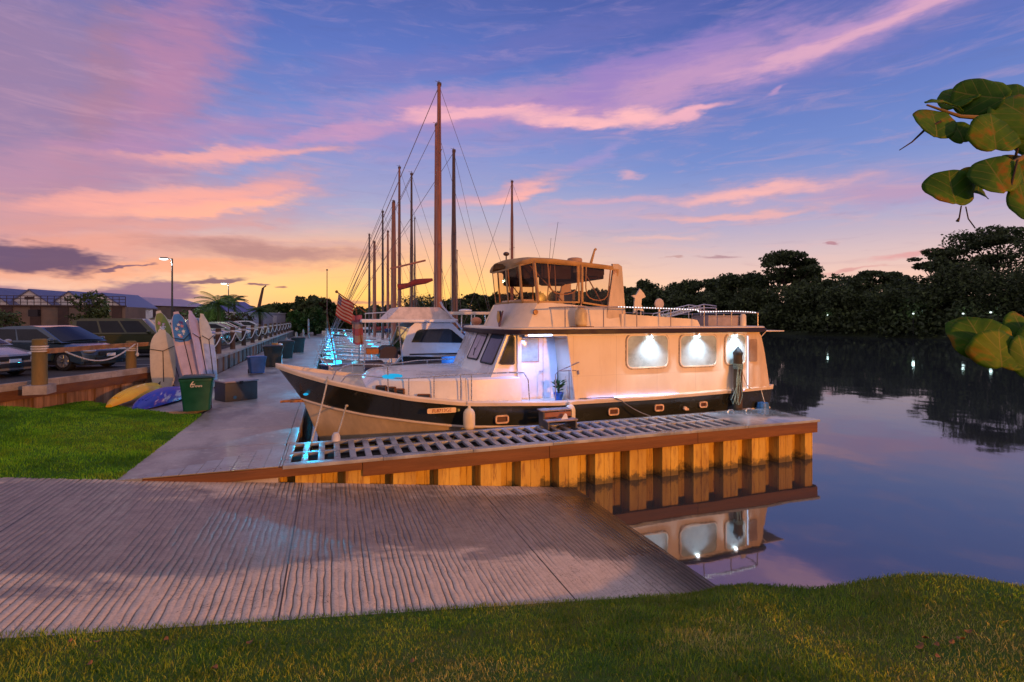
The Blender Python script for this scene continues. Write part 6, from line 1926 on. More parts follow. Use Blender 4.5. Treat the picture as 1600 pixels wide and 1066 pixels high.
board(PD(334, 604, 17.3), PD(319, 489, 18.0), .50, .08, cam_dir + .65, M_bc, [(.60, .96, M_bc), (.05, .56, mat('board_pale_blue', (.40, .44, .56), .45))], 'cream board with pale blue lower half, rightmost of the tall boards', nose=.5)
mb = MB(); zr0 = 2.35
mb.tube([PD(240, 545, 18.6), PD(340, 548, 18.2)], .04, 6)
for px in (245, 290, 336): mb.tube([PD(px, 545, 18.4), Vector((PD(px, 545, 18.4).x, PD(px, 545, 18.4).y, .9))], .04, 6)
tag(mb.build('board_rack', M_postd), 'dark rack bar the boards lean against', 'rack')

# kayaks
def kayak(a, b_, wd, ht, cols_, label, roll=0.0, stripes=False):
    a, b_ = Vector(a), Vector(b_); dx_ = (b_ - a); L = dx_.length; dx_.normalize(); sd = Vector((dx_.y, -dx_.x, 0)).normalized(); up = sd.cross(dx_) * -1
    if up.z < 0: up = -up
    t_ = thing('kayak', a, label, 'kayak')
    mb = MB(); rings = []
    n = 22
    for k in range(n + 1):
        s_ = k / n; f = max(.06, math.sin(PI * (0.03 + .94 * s_)) ** .55)
        rk = .18 * (2 * s_ - 1) ** 4
        ring = []
        for j in range(14):
            an = j * 2 * PI / 14; ca, sa = math.cos(an), math.sin(an)
            hh = ht * (.95 if sa > 0 else .12) * (abs(sa) ** .8) * (1 if sa > 0 else -1)
            if abs(ca) < .3 and sa > 0: hh *= 1.06
            ring.append(dx_ * (L * s_) + sd * (wd / 2 * f * ca) + Vector((0, 0, 1)) * (hh * f + .04 - rk * 0.3 + ht * .08))
        rings.append(ring)
    mb.loft(rings, True, True); mb.build('hull', cols_, t_, world=False, smooth=45)
    mb = MB()
    for s0 in (-.35, 0.0, .35):
        mb.tube([dx_ * (L * s_) + sd * (wd / 2 * s0 * math.sin(PI * s_) ** .5) + Vector((0, 0, ht * (1.0 - .25 * abs(s0)) * math.sin(PI * (0.03 + .94 * s_)) ** .55 + .05)) for s_ in [.1 + .8 * q / 12 for q in range(13)]], .02, 6)
    mb.build('keel_strip', cols_, t_, world=False)
    mb = MB(); mb.tube([dx_ * (L * .98) + Vector((0, 0, .15)), dx_ * (L * 1.02) + Vector((0, 0, .19)), dx_ * (L * 1.0) + Vector((0, 0, .08))], .015, 6); mb.build('handle', M_black, t_, world=False)
    return t_


M_ky = mat('kayak_yellow', (.85, .55, .02), .35, var=.1, vs=1.5, col2=(.75, .38, .02))
m_ = bpy.data.materials.new('kayak_blue_white'); m_.use_nodes = True; t = NT(m_.node_tree); b = t.n['Principled BSDF']
tcn = t.new('ShaderNodeTexCoord'); nz_, _ = t.noise(t.mapping(tcn.outputs['Object'], sc=(7, .7, 5)), 1.4, 3, .5, .3)
x_, y_, z_ = t.sep(tcn.outputs['Object'])
f = t.m('ADD', t.m('MULTIPLY', nz_, 1.0), t.m('ADD', t.m('MULTIPLY', x_, .45), t.m('MULTIPLY', z_, .25)))
t.put(b.inputs['Base Color'], t.ramp(f, [(0.0, (.015, .035, .42)), (.74, (.02, .05, .50)), (.84, (.10, .06, .42)), (.93, (.55, .52, .66)), (1.0, (.62, .60, .68))])); b.inputs['Roughness'].default_value = .35
M_kb = m_
gz = lambda x, y: float(left_z(np.array([x]), np.array([y]))[0])
kayak((-2.55, 7.3, gz(-2.5, 7.4) + .03), (-2.15, 10.2, ZW + .22), .62, .26, M_ky, 'yellow kayak lying upside down against the parking wall')
kayak((-1.80, 6.9, gz(-1.8, 6.9) - .06), (-1.25, 9.7, ZW + .02), .86, .36, M_kb, 'blue and white kayak lying upside down beside the green bin')

# wheeled bin
def wheelie(loc, rz, h, wd, m_, lidm, label, text=False, group=None, sc=1.0, lidopen=False):
    t_ = thing('wheeled_bin', loc, label, 'bin', group, rz)
    mb = MB(); d_ = wd * .9
    prof = [(.04, .80), (h * .5, .9), (h * .86, 1.0), (h * .87, 1.05), (h * .93, 1.06)]
    rings = []
    for z, s_ in prof:
        w2, d2 = wd / 2 * s_, d_ / 2 * s_; r = .06; P = []
        for cx_, cy_, a0_ in ((w2 - r, d2 - r, 0), (-w2 + r, d2 - r, 90), (-w2 + r, -d2 + r, 180), (w2 - r, -d2 + r, 270)):
            for q in range(4): a = R_(a0_ + 30 * q); P.append(Vector((cx_ + r * math.cos(a), cy_ + r * math.sin(a), z)))
        rings.append(P)
    mb.loft(rings, True, True); mb.build('body', m_, t_, world=False)
    mb = MB(); mb.loft([[p * 1.0 + Vector((0, 0, .01)) for p in rings[-1]], [Vector((p.x * 1.03, p.y * 1.03, h * .96)) for p in rings[-1]], [Vector((p.x * .8, p.y * .8, h)) for p in rings[-1]]], True, True); mb.build('lid', lidm, t_, world=False)
    mb = MB(); mb.tube([(-wd * .35, d_ * .52, h * .88), (-wd * .35, d_ * .66, h * .9), (wd * .35, d_ * .66, h * .9), (wd * .35, d_ * .52, h * .88)], .02, 6); mb.build('handle', m_, t_, world=False)
    for sg in (-1, 1):
        mb = MB(); mb.lathe((sg * wd * .38, d_ * .42, .11), [(0, -.03), (.10, -.03), (.11, 0), (.10, .03), (0, .03)], 14, 'X'); mb.build('wheel', M_black, t_, world=False)
    if text:
        for (s_, sz, z, xo) in (('Z', .17, .80, -.08), ('Grows', .10, .71, .0)):
            o = text_mesh(s_, sz, (0, 0, 0), (PI / 2, 0, 0), mat('bin_letters', (.62, .60, .52), .6), None, font_bold=True)
            o.parent = t_; o.location = (xo, -d_ / 2 * (.9 + .1 * (z / h - .5) / .36) - .015, z * h / .96)
    return t_


M_gb = mat('bin_green', (.008, .10, .06), .38, var=.12, vs=2, bump=.05)
cdir = lambda p: math.atan2(CAM.y - p[1], CAM.x - p[0]) + PI / 2
pb = PZ(306, 646, ZW); pb = Vector((pb.x - .05, pb.y + .4, ZW))
wheelie(pb, cdir(pb) - .08, .96, .76, M_gb, mat('bin_lid_dark', (.01, .05, .03), .4), 'dark green wheeled bin with pale lettering in front of the surfboards', True)
p = PZ(401, 584, ZW); wheelie(Vector((p.x, p.y, ZW)), cdir(p) + .2, .80, .70, mat('bin_blue', (.02, .08, .25), .4), mat('bin_blue_lid', (.03, .12, .34), .4), 'blue bin standing at the foot of the walkway wall')
gb_ = 'dark bins along the walkway wall'
for px, py, lb in ((427, 573, 'nearer dark green bin beyond the blue bin by the orange marked post'), (447, 560, 'dark bin behind the orange marked post'), (466, 551, 'farthest dark bin on the walkway')):
    p = PZ(px, py, ZW); wheelie(Vector((p.x, p.y, ZW)), cdir(p), 1.1, .9, mat('bin_dark', (.02, .03, .03), .5), mat('bin_dark', (.02, .03, .03), .5), lb, group=gb_)
# deck box
p = PZ(337, 629, ZW)
dbx = thing('deck_box', (p.x + .45, p.y + .45, ZW), 'dark grey deck box with lilac lid behind the green bin', 'storage box', rz=cdir(p) + .38)
mb = MB(); mb.bb(-.45, .50, -.38, .38, 0, .56, ch=.02); mb.build('box_body', mat('deckbox_dark', (.05, .055, .065), .5, var=.1), dbx, world=False)
mb = MB(); mb.bb(-.48, .53, -.41, .41, .565, .61, ch=.015); mb.build('lid', mat('deckbox_lid', (.34, .31, .36), .5), dbx, world=False)
mb = MB(); mb.bb(-.05, .05, -.43, -.41, .52, .60, ch=.005); mb.build('latch', M_black, dbx, world=False)
mb = MB(); mb.lathe((-.18, -.39, .12), [(0, -.01), (.05, -.01), (.05, .01), (0, .01)], 12, 'Y'); mb.build('drain_plug', mat('plug_blue', (.02, .12, .3), .4), dbx, world=False)
# white post with orange board
p = PZ(438, 571, ZW)
op = thing('utility_post', (p.x, p.y, ZW), 'white service post with an orange board on the walkway', 'post')
mb = MB(); mb.lathe((p.x, p.y, ZW), [(.10, 0), (.10, 1.15), (0, 1.18)], 12); mb.build('shaft', M_white, op)
mb = MB(); mb.box((p.x - .25, p.y - .12, ZW + .95), (.30, .03, .5), rz=.3); mb.build('board', mat('orange_board', (.62, .26, .08), .6), op)
# marina pedestals and pale piles far along the walkway
pr = None
for k, (px, py, h) in enumerate(((448, 556, 1.2), (463, 543, 1.3), (474, 535, 1.3), (482, 529, 2.4), (491, 524, 3.2), (498, 520, 3.0), (505, 516, 3.2))):
    p = PZ(px, py, ZW); o = None
    mb = MB(); mb.lathe((p.x, p.y, ZW - .1), [(.11, 0), (.11, h), (.03, h + .12), (0, h + .12)], 10)
    o = mb.build('walkway_pile', mat('pale_pile', (.30, .26, .25), .8)); tag(o, 'pale pile standing at the far end of the walkway', 'pile', 'pale piles at the far end of the walkway')

# ================================================================== CARS
M_tyre = mat('tyre', (.015, .015, .016), .8)
M_rim = mat('alloy', (.62, .64, .66), .3, metal=.8)
M_hl = mat('headlamp_glass', (.55, .56, .60), .1, coat=.8)
M_cglass = mat('car_glass', (.012, .015, .02), .05, spec=.35, rvar=.02)
M_trim = mat('car_trim', (.015, .015, .017), .6)


def car(label, paint, kind='hatch', L=4.4, W=1.8, H=1.5, name='parked_car', cat='car', group='cars parked along the walkway wall'):
    t_ = thing(name, (0, 0, 0), label, cat, group)
    wr = .33 if kind != 'suv' else .37
    xf, xr = L / 2 - .88, -L / 2 + .80
    h1 = L / 2
    gc = .20 if kind != 'suv' else .28
    if kind == 'hatch': top = [(-h1, .55), (-h1 + .03, .88), (-h1 + .25, .98), (-1.0, .97), (.75, .96), (1.35, .90), (1.85, .78), (h1 - .08, .66), (h1, .52)]; G = [(-1.95, .95), (-1.55, 1.36), (-.9, H - .03), (-.1, H), (.35, H - .05), (1.30, .93)]
    elif kind == 'suv': top = [(-h1, .60), (-h1, 1.02), (-h1 + .08, 1.08), (-1.0, 1.08), (.75, 1.07), (1.0, 1.06), (1.9, .98), (h1 - .04, .86), (h1, .58)]; G = [(-h1 + .06, 1.06), (-h1 + .22, H - .10), (-h1 + .45, H - .01), (-.1, H), (.45, H - .04), (1.02, 1.05)]
    else: top = [(-h1, .50), (-h1 + .03, .92), (-h1 + .5, 1.0), (-1.0, .96), (.75, .95), (1.2, .92), (1.8, .80), (h1 - .08, .68), (h1, .48)]; G = [(-1.75, .98), (-.95, H - .05), (-.55, H), (.0, H), (.4, H - .05), (1.25, .92)]
    def arch(xc, n=9): return [(xc + (wr + .07) * math.cos(a), wr + (wr + .07) * math.sin(a)) for a in [PI * q / (n - 1) for q in range(n)] if wr + (wr + .07) * math.sin(a) > gc - .01]
    bot = [(h1 - .06, gc + .02)] + arch(xf) + arch(xr) + [(-h1 + .06, gc + .02)]
    poly = top + bot
    rings = []
    for f in (-1.0, -.97, -.88, -.6, 0, .6, .88, .97, 1.0):
        af = abs(f); sx = 1 - .075 * af ** 4; dz = .05 * af ** 6
        rings.append([Vector((x_ * sx, f * W / 2, z - (dz if z > .7 else 0) + (.0 if z > .4 else 0))) for x_, z in poly])
    # tuck-in at sills handled by the outer rings
    mb = MB(); V = [p for r in rings for p in r]; n = len(poly); F = []
    for i in range(len(rings) - 1):
        for k in range(n): a = i * n + k; b_ = i * n + (k + 1) % n; F.append((a, b_, b_ + n, a + n))
    mb.add(V, F)
    cap0 = rings[0]; 
    for r in (rings[0], rings[-1]): mb.add(r, [list(range(n))])
    mb.build('body', paint, t_, world=False, smooth=35)
    def hw(z): return W / 2 * lerp(.955, .76, (z - .95) / (H - .95))
    mb = MB(); GA = [Vector((x_, -hw(z), z)) for x_, z in G]; GB = [Vector((x_, hw(z), z)) for x_, z in G]
    mb.loft([GA, GB], True, True); mb.build('cabin', paint, t_, world=False, smooth=20)
    # glass
    for sg in (-1, 1):
        base = [(x_, z) for x_, z in G]; cx_ = sum(p[0] for p in base) / len(base); cz_ = 1.0 + (H - 1) * .5
        zr0, zr1 = G[0][1] + .06, H - .12
        xs_f = lerp(G[-1][0], G[-2][0], .14) - .16; xs_ft = G[-2][0] - .10
        xs_b = G[0][0] + .22; xs_bt = G[1][0] + (.20 if kind != 'suv' else .06)
        mb = MB(); segs = 2 if kind != 'suv' else 3
        for q in range(segs):
            s0, s1 = q / segs + .015, (q + 1) / segs - .015
            P = [Vector((lerp(xs_b, xs_f, s0), sg * (hw(zr0) + .006), zr0)), Vector((lerp(xs_b, xs_f, s1), sg * (hw(zr0) + .006), zr0)), Vector((lerp(xs_bt, xs_ft, s1), sg * (hw(zr1) + .006), zr1)), Vector((lerp(xs_bt, xs_ft, s0), sg * (hw(zr1) + .006), zr1))]
            mb.add(P, [(0, 1, 2, 3)])
        mb.build('side_window', M_cglass, t_, world=False, smooth=0)
    def screen(a, b_, name):
        (xa, za), (xb, zb_) = a, b_; n_ = Vector((-(zb_ - za), 0, (xb - xa))).normalized()
        if (n_.x > 0) != (xa > 0): n_ = -n_
        P = []
        for (f, g_) in ((.06, .95), (.94, .93)):
            x_, z_ = lerp(xa, xb, f), lerp(za, zb_, f)
            P.append([Vector((x_, s_ * (hw(z_) * g_ - .03), z_)) + n_ * (.008 + .05 * (1 - s_ * s_)) for s_ in (-1, -.6, -.2, .2, .6, 1)])
        mb = MB(); mb.loft(P, False, False); mb.build(name, M_cglass, t_, world=False)
    screen(G[-1], G[-2], 'windscreen'); screen(G[0], G[1], 'rear_window')
    for x_ in (xf, xr):
        for sg in (-1, 1):
            mb = MB(); mb.lathe((x_, sg * (W / 2 - .11), wr), [(wr * .6, -.10), (wr * .97, -.10), (wr, -.06), (wr, .06), (wr * .97, .10), (wr * .6, .10)], 24, 'Y'); wh = mb.build('wheel', M_tyre, t_, world=False)
            mb = MB(); yy_ = sg * (W / 2 + .0)
            mb.lathe((x_, yy_ - sg * .02, wr), [(wr * .56, -.02), (wr * .66, -.02), (wr * .66, .02), (wr * .60, .02), (wr * .56, .0)], 24, 'Y')
            for q in range(8):
                a = q * PI / 4; mb.prism([Vector((x_ + .04 * math.cos(a + 1.2), yy_ - .01, wr + .04 * math.sin(a + 1.2))), Vector((x_ + .04 * math.cos(a - 1.2), yy_ - .01, wr + .04 * math.sin(a - 1.2))), Vector((x_ + wr * .6 * math.cos(a - .10), yy_ - .01, wr + wr * .6 * math.sin(a - .10))), Vector((x_ + wr * .6 * math.cos(a + .10), yy_ - .01, wr + wr * .6 * math.sin(a + .10)))], (0, .02, 0))
            mb.build('rim', M_rim, wh, world=False, smooth=30)
    zl = .66 if kind != 'suv' else .82
    for sg in (-1, 1):
        mb = MB(); mb.loft([[Vector((h1 - .02 - .03 * q - .30 * q ** 2 * .6, sg * lerp(.50, .885, q) * W / 2 * 1.0, zl + dz_ + .05 * q)) for dz_ in (-.055, .055)] for q in (0, .3, .6, .85, 1)], False, False)
        V_ = mb.v; mb2 = MB(); mb2.ell((h1 - .16, sg * W / 2 * .74, zl), (.20, .19, .075), 14, 8); mb2.build('headlight', M_hl, t_, world=False)
        mb = MB(); mb.ell((-h1 + .10, sg * W / 2 * .78, zl + .15), (.10, .14, .10), 12, 8); mb.build('tail_light', mat('tail_red', (.35, .02, .02), .2), t_, world=False)
        mb = MB(); mb.ell((G[-1][0] - .30, sg * (W / 2 + .07), 1.02 if kind != 'suv' else 1.15), (.07, .12, .075), 12, 8); mb.build('mirror', paint, t_, world=False)
    mb = MB(); mb.box((h1 - .005, 0, zl - .10), (.05, W * .5, .14), ch=.02); mb.box((h1 - .02, 0, .36), (.06, W * .62, .14), ch=.02); mb.build('grille', M_trim, t_, world=False)
    mb = MB(); mb.box((h1 + .02, 0, .50), (.02, .34, .10)); mb.build('number_plate', M_white, t_, world=False)
    mb = MB(); mb.bb(-h1 + .1, h1 - .1, -W / 2 + .06, W / 2 - .06, gc - .02, gc + .12); mb.build('underbody', M_trim, t_, world=False, smooth=0)
    return t_


def pnt(n_, c, r=.25): return mat('paint_' + n_, c, r, metal=.25, var=.03, vs=2, coat=.8, rvar=.04)


hd = math.atan2(-.417, .909)
c = car('dark blue grey hatchback parked nose to the rail beyond the first thick post', pnt('blue', (.045, .085, .13)), 'hatch', 4.5, 1.8, 1.50)
fw = Vector((-5.27, 11.6)); he = Vector((.909, -.417)); pe = Vector((.417, .909))
ctr = fw - he * (4.5 / 2 - .88) + pe * .9
c.location = (ctr.x, ctr.y, ZP - .04); c.rotation_euler = (0, 0, hd)
c = car('silver car at the left edge of the picture with only its nose showing', pnt('silver', (.34, .35, .37)), 'sedan', 4.6, 1.8, 1.42)
c2 = ctr - pe * 2.75 - he * .55; c.location = (c2.x, c2.y, ZP - .04); c.rotation_euler = (0, 0, hd)
c = car('old olive green boxy four wheel drive behind the surfboards', pnt('olive', (.055, .060, .018), .4), 'suv', 4.4, 1.8, 1.75)
c.location = (-5.35, 18.5, ZP - .04); c.rotation_euler = (0, 0, .08)
row = [(21.8, 'white car behind the surfboards with only its upper side showing', 'suv', (.5, .5, .52), 1.65), (25.0, 'silver grey four wheel drive right of the surfboards', 'suv', (.30, .28, .33), 1.68),
       (28.6, 'olive dark four wheel drive beyond the silver one', 'suv', (.05, .05, .02), 1.8), (33.0, 'pale green saloon car in the middle of the row', 'sedan', (.38, .46, .40), 1.45), (37.5, 'grey saloon car behind the pale green one', 'sedan', (.26, .28, .32), 1.45),
       (43.0, 'blue grey hatchback behind the grey saloon', 'hatch', (.18, .24, .32), 1.5), (49.5, 'farthest white hatchback in the parked row', 'hatch', (.45, .46, .5), 1.5)]
for k, (v, lb, kd, colr, H_) in enumerate(row):
    c = car(lb, pnt('row%d' % k, colr), kd, 4.5, 1.8, H_); c.location = (-4.9 - .25 * (k % 3), v, ZP - .04); c.rotation_euler = (0, 0, .02)
# parking lines
mb = MB(); M_line = mat('line_paint', (.55, .55, .52), .8)
for k in range(16): mb.bb(-7.6, -2.9, 13.4 + k * 3.1 - .05, 13.4 + k * 3.1 + .05, ZP - .036, ZP - .033)
tag(mb.build('parking_lines', M_line, smooth=0), kind='structure')
# ================================================================== STREET LAMPS
M_pole = mat('lamp_pole', (.05, .05, .055), .5)
M_lens = lamp_mat('lamp_lens_cool', (.85, .95, 1.0), 1.8)
M_lensw = lamp_mat('lamp_lens_warm', (1.0, .72, .40), 6)


def street_lamp(p, ztop, label, lens, energy, colr, arm=-.7, rz=0.0, r=.09, spot=None, zb=ZP - .04, sz=1.0):
    t_ = thing('street_lamp', (p.x, p.y, zb), label, 'street lamp', None, rz)
    h = ztop - zb
    mb = MB(); mb.lathe((0, 0, 0), [(.18, 0), (.18, .4), (r, .42), (r * .7, h), (0, h)], 12); mb.build('pole', M_pole, t_, world=False)
    mb = MB(); mb.tube([(0, 0, h - .1), (arm * .4, 0, h)], r * .5, 8); mb.box((arm * .75, 0, h + .02), (abs(arm) * .7, .32 * sz, .10), ch=.02); mb.build('lamp_head', M_pole, t_, world=False)
    mb = MB(); mb.ell((arm * .8, 0, h - .05), (.24 * sz, .16 * sz, .09 * sz), 14, 8); mb.build('lens', lens, t_, world=False)
    if energy:
        o = lamp('POINT', 'lamp_light', (arm * .8, 0, h - .25), None, energy, colr, .12); o.parent = t_
    return t_


p = PD(269, 497, 46); street_lamp(p, PD(269, 404, 46).z, 'tall thin street lamp with a bright white head above the surfboards', M_lens, 500, (.8, .95, 1), arm=-.8, sz=1.5)
p = PD(357, 497, 80); street_lamp(p, PD(357, 443, 80).z, 'distant street lamp behind the palm with a white glow', M_lens, 500, (.9, .95, 1), arm=-.8, sz=1.8)
for px, py, d_, lb in ((438, 479, 95, 'small lit lamp left of the round dark tree'), (458, 482, 105, 'lit lamp in the middle of the dark mid trees'), (516, 483, 100, 'warm lit lamp beside the striped flag')):
    p = PD(px, 497, d_); street_lamp(p, PD(px, py, d_).z + .1, lb, M_lensw if px > 500 else M_lens, 350, (1, .8, .5), arm=-.5, sz=2.2)
p = PD(511, 497, 60)
mb = MB(); mb.tube([(p.x, p.y, .5), (p.x, p.y, PD(511, 424, 60).z)], [.07, .05], 6); mb.ell((p.x, p.y, PD(511, 422, 60).z), (.10, .10, .12)); tag(mb.build('flagpole', M_mastd), 'lone thin dark pole left of the flag rising over the mid trees', 'pole')
# street lamp behind the viewer that lights the bank, pier and boat side
lx, ly = 15.5, -23.0
street_lamp(Vector((lx, ly, 0)), 5.6, 'tall sodium street lamp on the near bank behind the viewer', lamp_mat('sodium_lens', (1, .45, .10), 60), 0, None, arm=-.9, zb=1.5, sz=1.3)
# its light
WL = lamp('SPOT', 'sodium_light', (lx - .7, ly, 5.3), (7.5, 1.5, 2.2), 21000, (1.0, .36, .045), .18, 76, .7)
WL.parent = None

# ================================================================== BUILDINGS
M_tan = mat('tan_render', (.26, .17, .12), .85, var=.12, vs=.5, bump=.1)
M_dbrown = mat('dark_panel', (.09, .05, .04), .8)
M_gable = mat('pale_gable', (.85, .76, .68), .8, var=.1, vs=.6)
M_roofm = mat('blue_metal_roof', (.16, .17, .30), .4, metal=.3, var=.12, vs=.6, stretch=(6, 1, 1))
M_win = mat('dark_window', (.02, .015, .02), .2)


def gable_house(cx_, d_, wd, zb, ze, zr, dep, label, front=M_gable, roof=M_roofm, win=1, group=None):
    """front faces the camera; ridge runs away from it"""
    c = PD(cx_, 497, d_); rz = -TH + math.atan((cx_ - 800) / 810) * -.25
    t_ = thing('gable_house', (c.x, c.y, 0), label, 'building', group, rz)
    mb = MB(); w2 = wd / 2
    mb.prism([(-w2, 0, zb), (w2, 0, zb), (w2, 0, ze), (0, 0, zr), (-w2, 0, ze)], (0, dep, 0)); mb.build('wall', front, t_, world=False, smooth=0)
    for sg in (-1, 1):
        mb = MB(); n_ = Vector((sg * (zr - ze), 0, w2)).normalized() * .15
        a, b_ = Vector((sg * (w2 + .25), -.15, ze - .25 * (zr - ze) / w2)), Vector((0, -.15, zr)); mb.prism([a, b_, b_ + Vector((0, dep + 1, 0)), a + Vector((0, dep + 1, 0))], Vector((0, 0, .18))); mb.build('roof', roof, t_, world=False, smooth=0)
    mb = MB(); mb.prism([(-.5, -.03, zr - 1.1), (.5, -.03, zr - 1.1), (.5, -.03, zr - .75), (-.5, -.03, zr - .75)], (0, .02, 0)); mb.build('gable_vent', M_dbrown, t_, world=False, smooth=0)
    for k in range(win):
        x_ = lerp(-w2 * .55, w2 * .55, (k + .5) / win); mb = MB(); mb.bb(x_ - .5, x_ + .5, -.03, 0.0, ze - 1.3, ze - .3); mb.build('window', M_win, t_, world=False, smooth=0)
    return t_


for k, (cx_, wd, lb) in enumerate(((-22, 5.0, 'pale gabled shed with blue metal roof at the left edge behind the long wall'), (46, 5.0, 'second pale gabled shed with blue metal roof behind the long wall'), (108, 4.8, 'third pale gabled shed left of the small tree'), (160, 4.6, 'low gabled shed hidden behind the small tree'))):
    gable_house(cx_, 60 + 2 * k, wd, 1, 4.9, 6.9 - .12 * k, 7.5, lb, win=2)
# long tan wall with railings
a = PD(-260, 497, 50); b_ = PD(196, 497, 56); zt_ = PD(100, 479, 54).z
lw = thing('tan_building', (a.x, a.y, 0), 'long low tan building with dark piers and rooftop railing behind the parked cars', 'building')
dr_ = Vector((b_.x - a.x, b_.y - a.y, 0)); L = dr_.length; dr_.normalize(); nb_ = Vector((-dr_.y, dr_.x, 0))
mb = MB(); mb.prism([Vector((a.x, a.y, 1)), Vector((b_.x, b_.y, 1)), Vector((b_.x, b_.y, zt_)), Vector((a.x, a.y, zt_))], nb_ * 5); mb.build('wall', M_tan, lw, smooth=0)
mb = MB(); mb.prism([Vector((a.x, a.y, zt_)) - nb_ * .2, Vector((b_.x, b_.y, zt_)) - nb_ * .2, Vector((b_.x, b_.y, zt_ + .15)) - nb_ * .2, Vector((a.x, a.y, zt_ + .15)) - nb_ * .2], nb_ * .5); mb.build('coping', M_dbrown, lw, smooth=0)
for k in range(7):
    q = a + dr_ * (L * (.35 + .1 * k)); q = Vector((q.x, q.y, 0)) - nb_ * .12
    mb = MB(); mb.prism([q + Vector((0, 0, 1)), q + dr_ * .9 + Vector((0, 0, 1)), q + dr_ * .9 + Vector((0, 0, zt_)), q + Vector((0, 0, zt_))], nb_ * .1); mb.build('pier', M_dbrown, lw, smooth=0)
q = PD(50, 490, 53); mb = MB(); mb.prism([Vector((q.x, q.y, q.z - .3)) - nb_ * .6, Vector((q.x, q.y, q.z - .3)) - nb_ * .6 + dr_ * .8, Vector((q.x, q.y, q.z + .4)) - nb_ * .6 + dr_ * .8, Vector((q.x, q.y, q.z + .4)) - nb_ * .6], nb_ * .5); mb.build('wall_unit', M_win, lw, smooth=0)
mb = MB()
n = 30
for k in range(n):
    q = a + dr_ * (L * (.3 + .7 * k / (n - 1))); mb.tube([(q.x, q.y, zt_ + .14), (q.x, q.y, zt_ + 1.1)], .035, 4)
for h in (.45, .8, 1.1):
    q = a + dr_ * (L * .3); mb.tube([(q.x, q.y, zt_ + h), (b_.x, b_.y, zt_ + h)], .03, 4)
mb.build('rooftop_railing', M_dbrown, lw, smooth=0)
# long metal-roofed shed and grey one
def shed(pxa, pxb, d_a, d_b, zt_, zr, label, wallm, roofm, dep=10, zb=1.0, win=0):
    a = PD(pxa, 497, d_a); b_ = PD(pxb, 497, d_b); t_ = thing('long_shed', (a.x, a.y, 0), label, 'building')
    dr_ = Vector((b_.x - a.x, b_.y - a.y, 0)); L = dr_.length; dr_.normalize(); nb_ = Vector((-dr_.y, dr_.x, 0))
    A_ = Vector((a.x, a.y, 0)); B_ = Vector((b_.x, b_.y, 0)); Z = lambda z: Vector((0, 0, z))
    mb = MB(); mb.prism([A_ + Z(zb), B_ + Z(zb), B_ + Z(zt_), A_ + Z(zt_)], nb_ * dep); mb.build('wall', wallm, t_, smooth=0)
    mb = MB(); mb.add([A_ - nb_ * .5 - dr_ * .4 + Z(zt_ - .05), B_ - nb_ * .5 + dr_ * .4 + Z(zt_ - .05), B_ + nb_ * dep / 2 + dr_ * .4 + Z(zr), A_ + nb_ * dep / 2 - dr_ * .4 + Z(zr), B_ + nb_ * (dep + .5) + dr_ * .4 + Z(zt_ - .05), A_ + nb_ * (dep + .5) - dr_ * .4 + Z(zt_ - .05)], [(0, 1, 2, 3), (3, 2, 4, 5), (0, 3, 5), (1, 4, 2)]); mb.build('roof', roofm, t_, smooth=0)
    for k in range(win):
        q = A_ + dr_ * (L * (k + .5) / win) - nb_ * .03; mb = MB(); mb.prism([q + Z(zb + .8) - dr_ * .5, q + Z(zb + .8) + dr_ * .5, q + Z(zt_ - .6) + dr_ * .5, q + Z(zt_ - .6) - dr_ * .5], nb_ * .02); mb.build('door', M_dbrown, t_, smooth=0)
    return t_


M_roofg = mat('grey_metal_roof', (.30, .26, .36), .4, metal=.2, var=.1, vs=.5, stretch=(4, 1, 1))
shed(190, 332, 74, 96, PD(250, 478, 84).z, PD(250, 465, 88).z, 'long grey lilac roofed shed between the small tree and the palm', M_tan, M_roofg, 12, win=5)
shed(358, 402, 88, 92, PD(380, 487, 90).z, PD(380, 471, 92).z, 'red brown shed with blue roof behind the palm', mat('red_wall', (.20, .05, .045), .8), mat('violet_roof', (.11, .10, .30), .4), 10, win=3)
# white trailer
a = PD(368, 497, 62); b_ = PD(446, 497, 78)
tr_ = thing('site_trailer', (a.x, a.y, 0), 'long white office trailer beyond the parked cars', 'trailer')
dr_ = Vector((b_.x - a.x, b_.y - a.y, 0)); L = dr_.length; dr_.normalize(); nb_ = Vector((-dr_.y, dr_.x, 0)); Z = lambda z: Vector((0, 0, z)); A_ = Vector((a.x, a.y, 0))
mb = MB(); mb.prism([A_ + Z(2.0), A_ + dr_ * L + Z(2.0), A_ + dr_ * L + Z(4.1), A_ + Z(4.1)], nb_ * 2.5); mb.build('body', mat('trailer_white', (.50, .46, .50), .6, var=.08), tr_, smooth=0)
mb = MB(); mb.prism([A_ + Z(4.1) - nb_ * .1 - dr_ * .1, A_ + dr_ * (L + .1) + Z(4.1) - nb_ * .1, A_ + dr_ * (L + .1) + Z(4.2) - nb_ * .1, A_ + Z(4.2) - nb_ * .1 - dr_ * .1], nb_ * 2.7); mb.build('roof', M_white, tr_, smooth=0)
for f, m__, w_ in ((.2, M_win, .5), (.42, mat('trailer_door', (.20, .14, .16), .6), 1.2), (.7, M_gable, 1.4)):
    q = A_ + dr_ * (L * f) - nb_ * .02; mb = MB(); mb.prism([q + Z(2.3), q + dr_ * w_ + Z(2.3), q + dr_ * w_ + Z(3.8), q + Z(3.8)], nb_ * .015); mb.build('door' if w_ > 1 else 'window', m__, tr_, smooth=0)
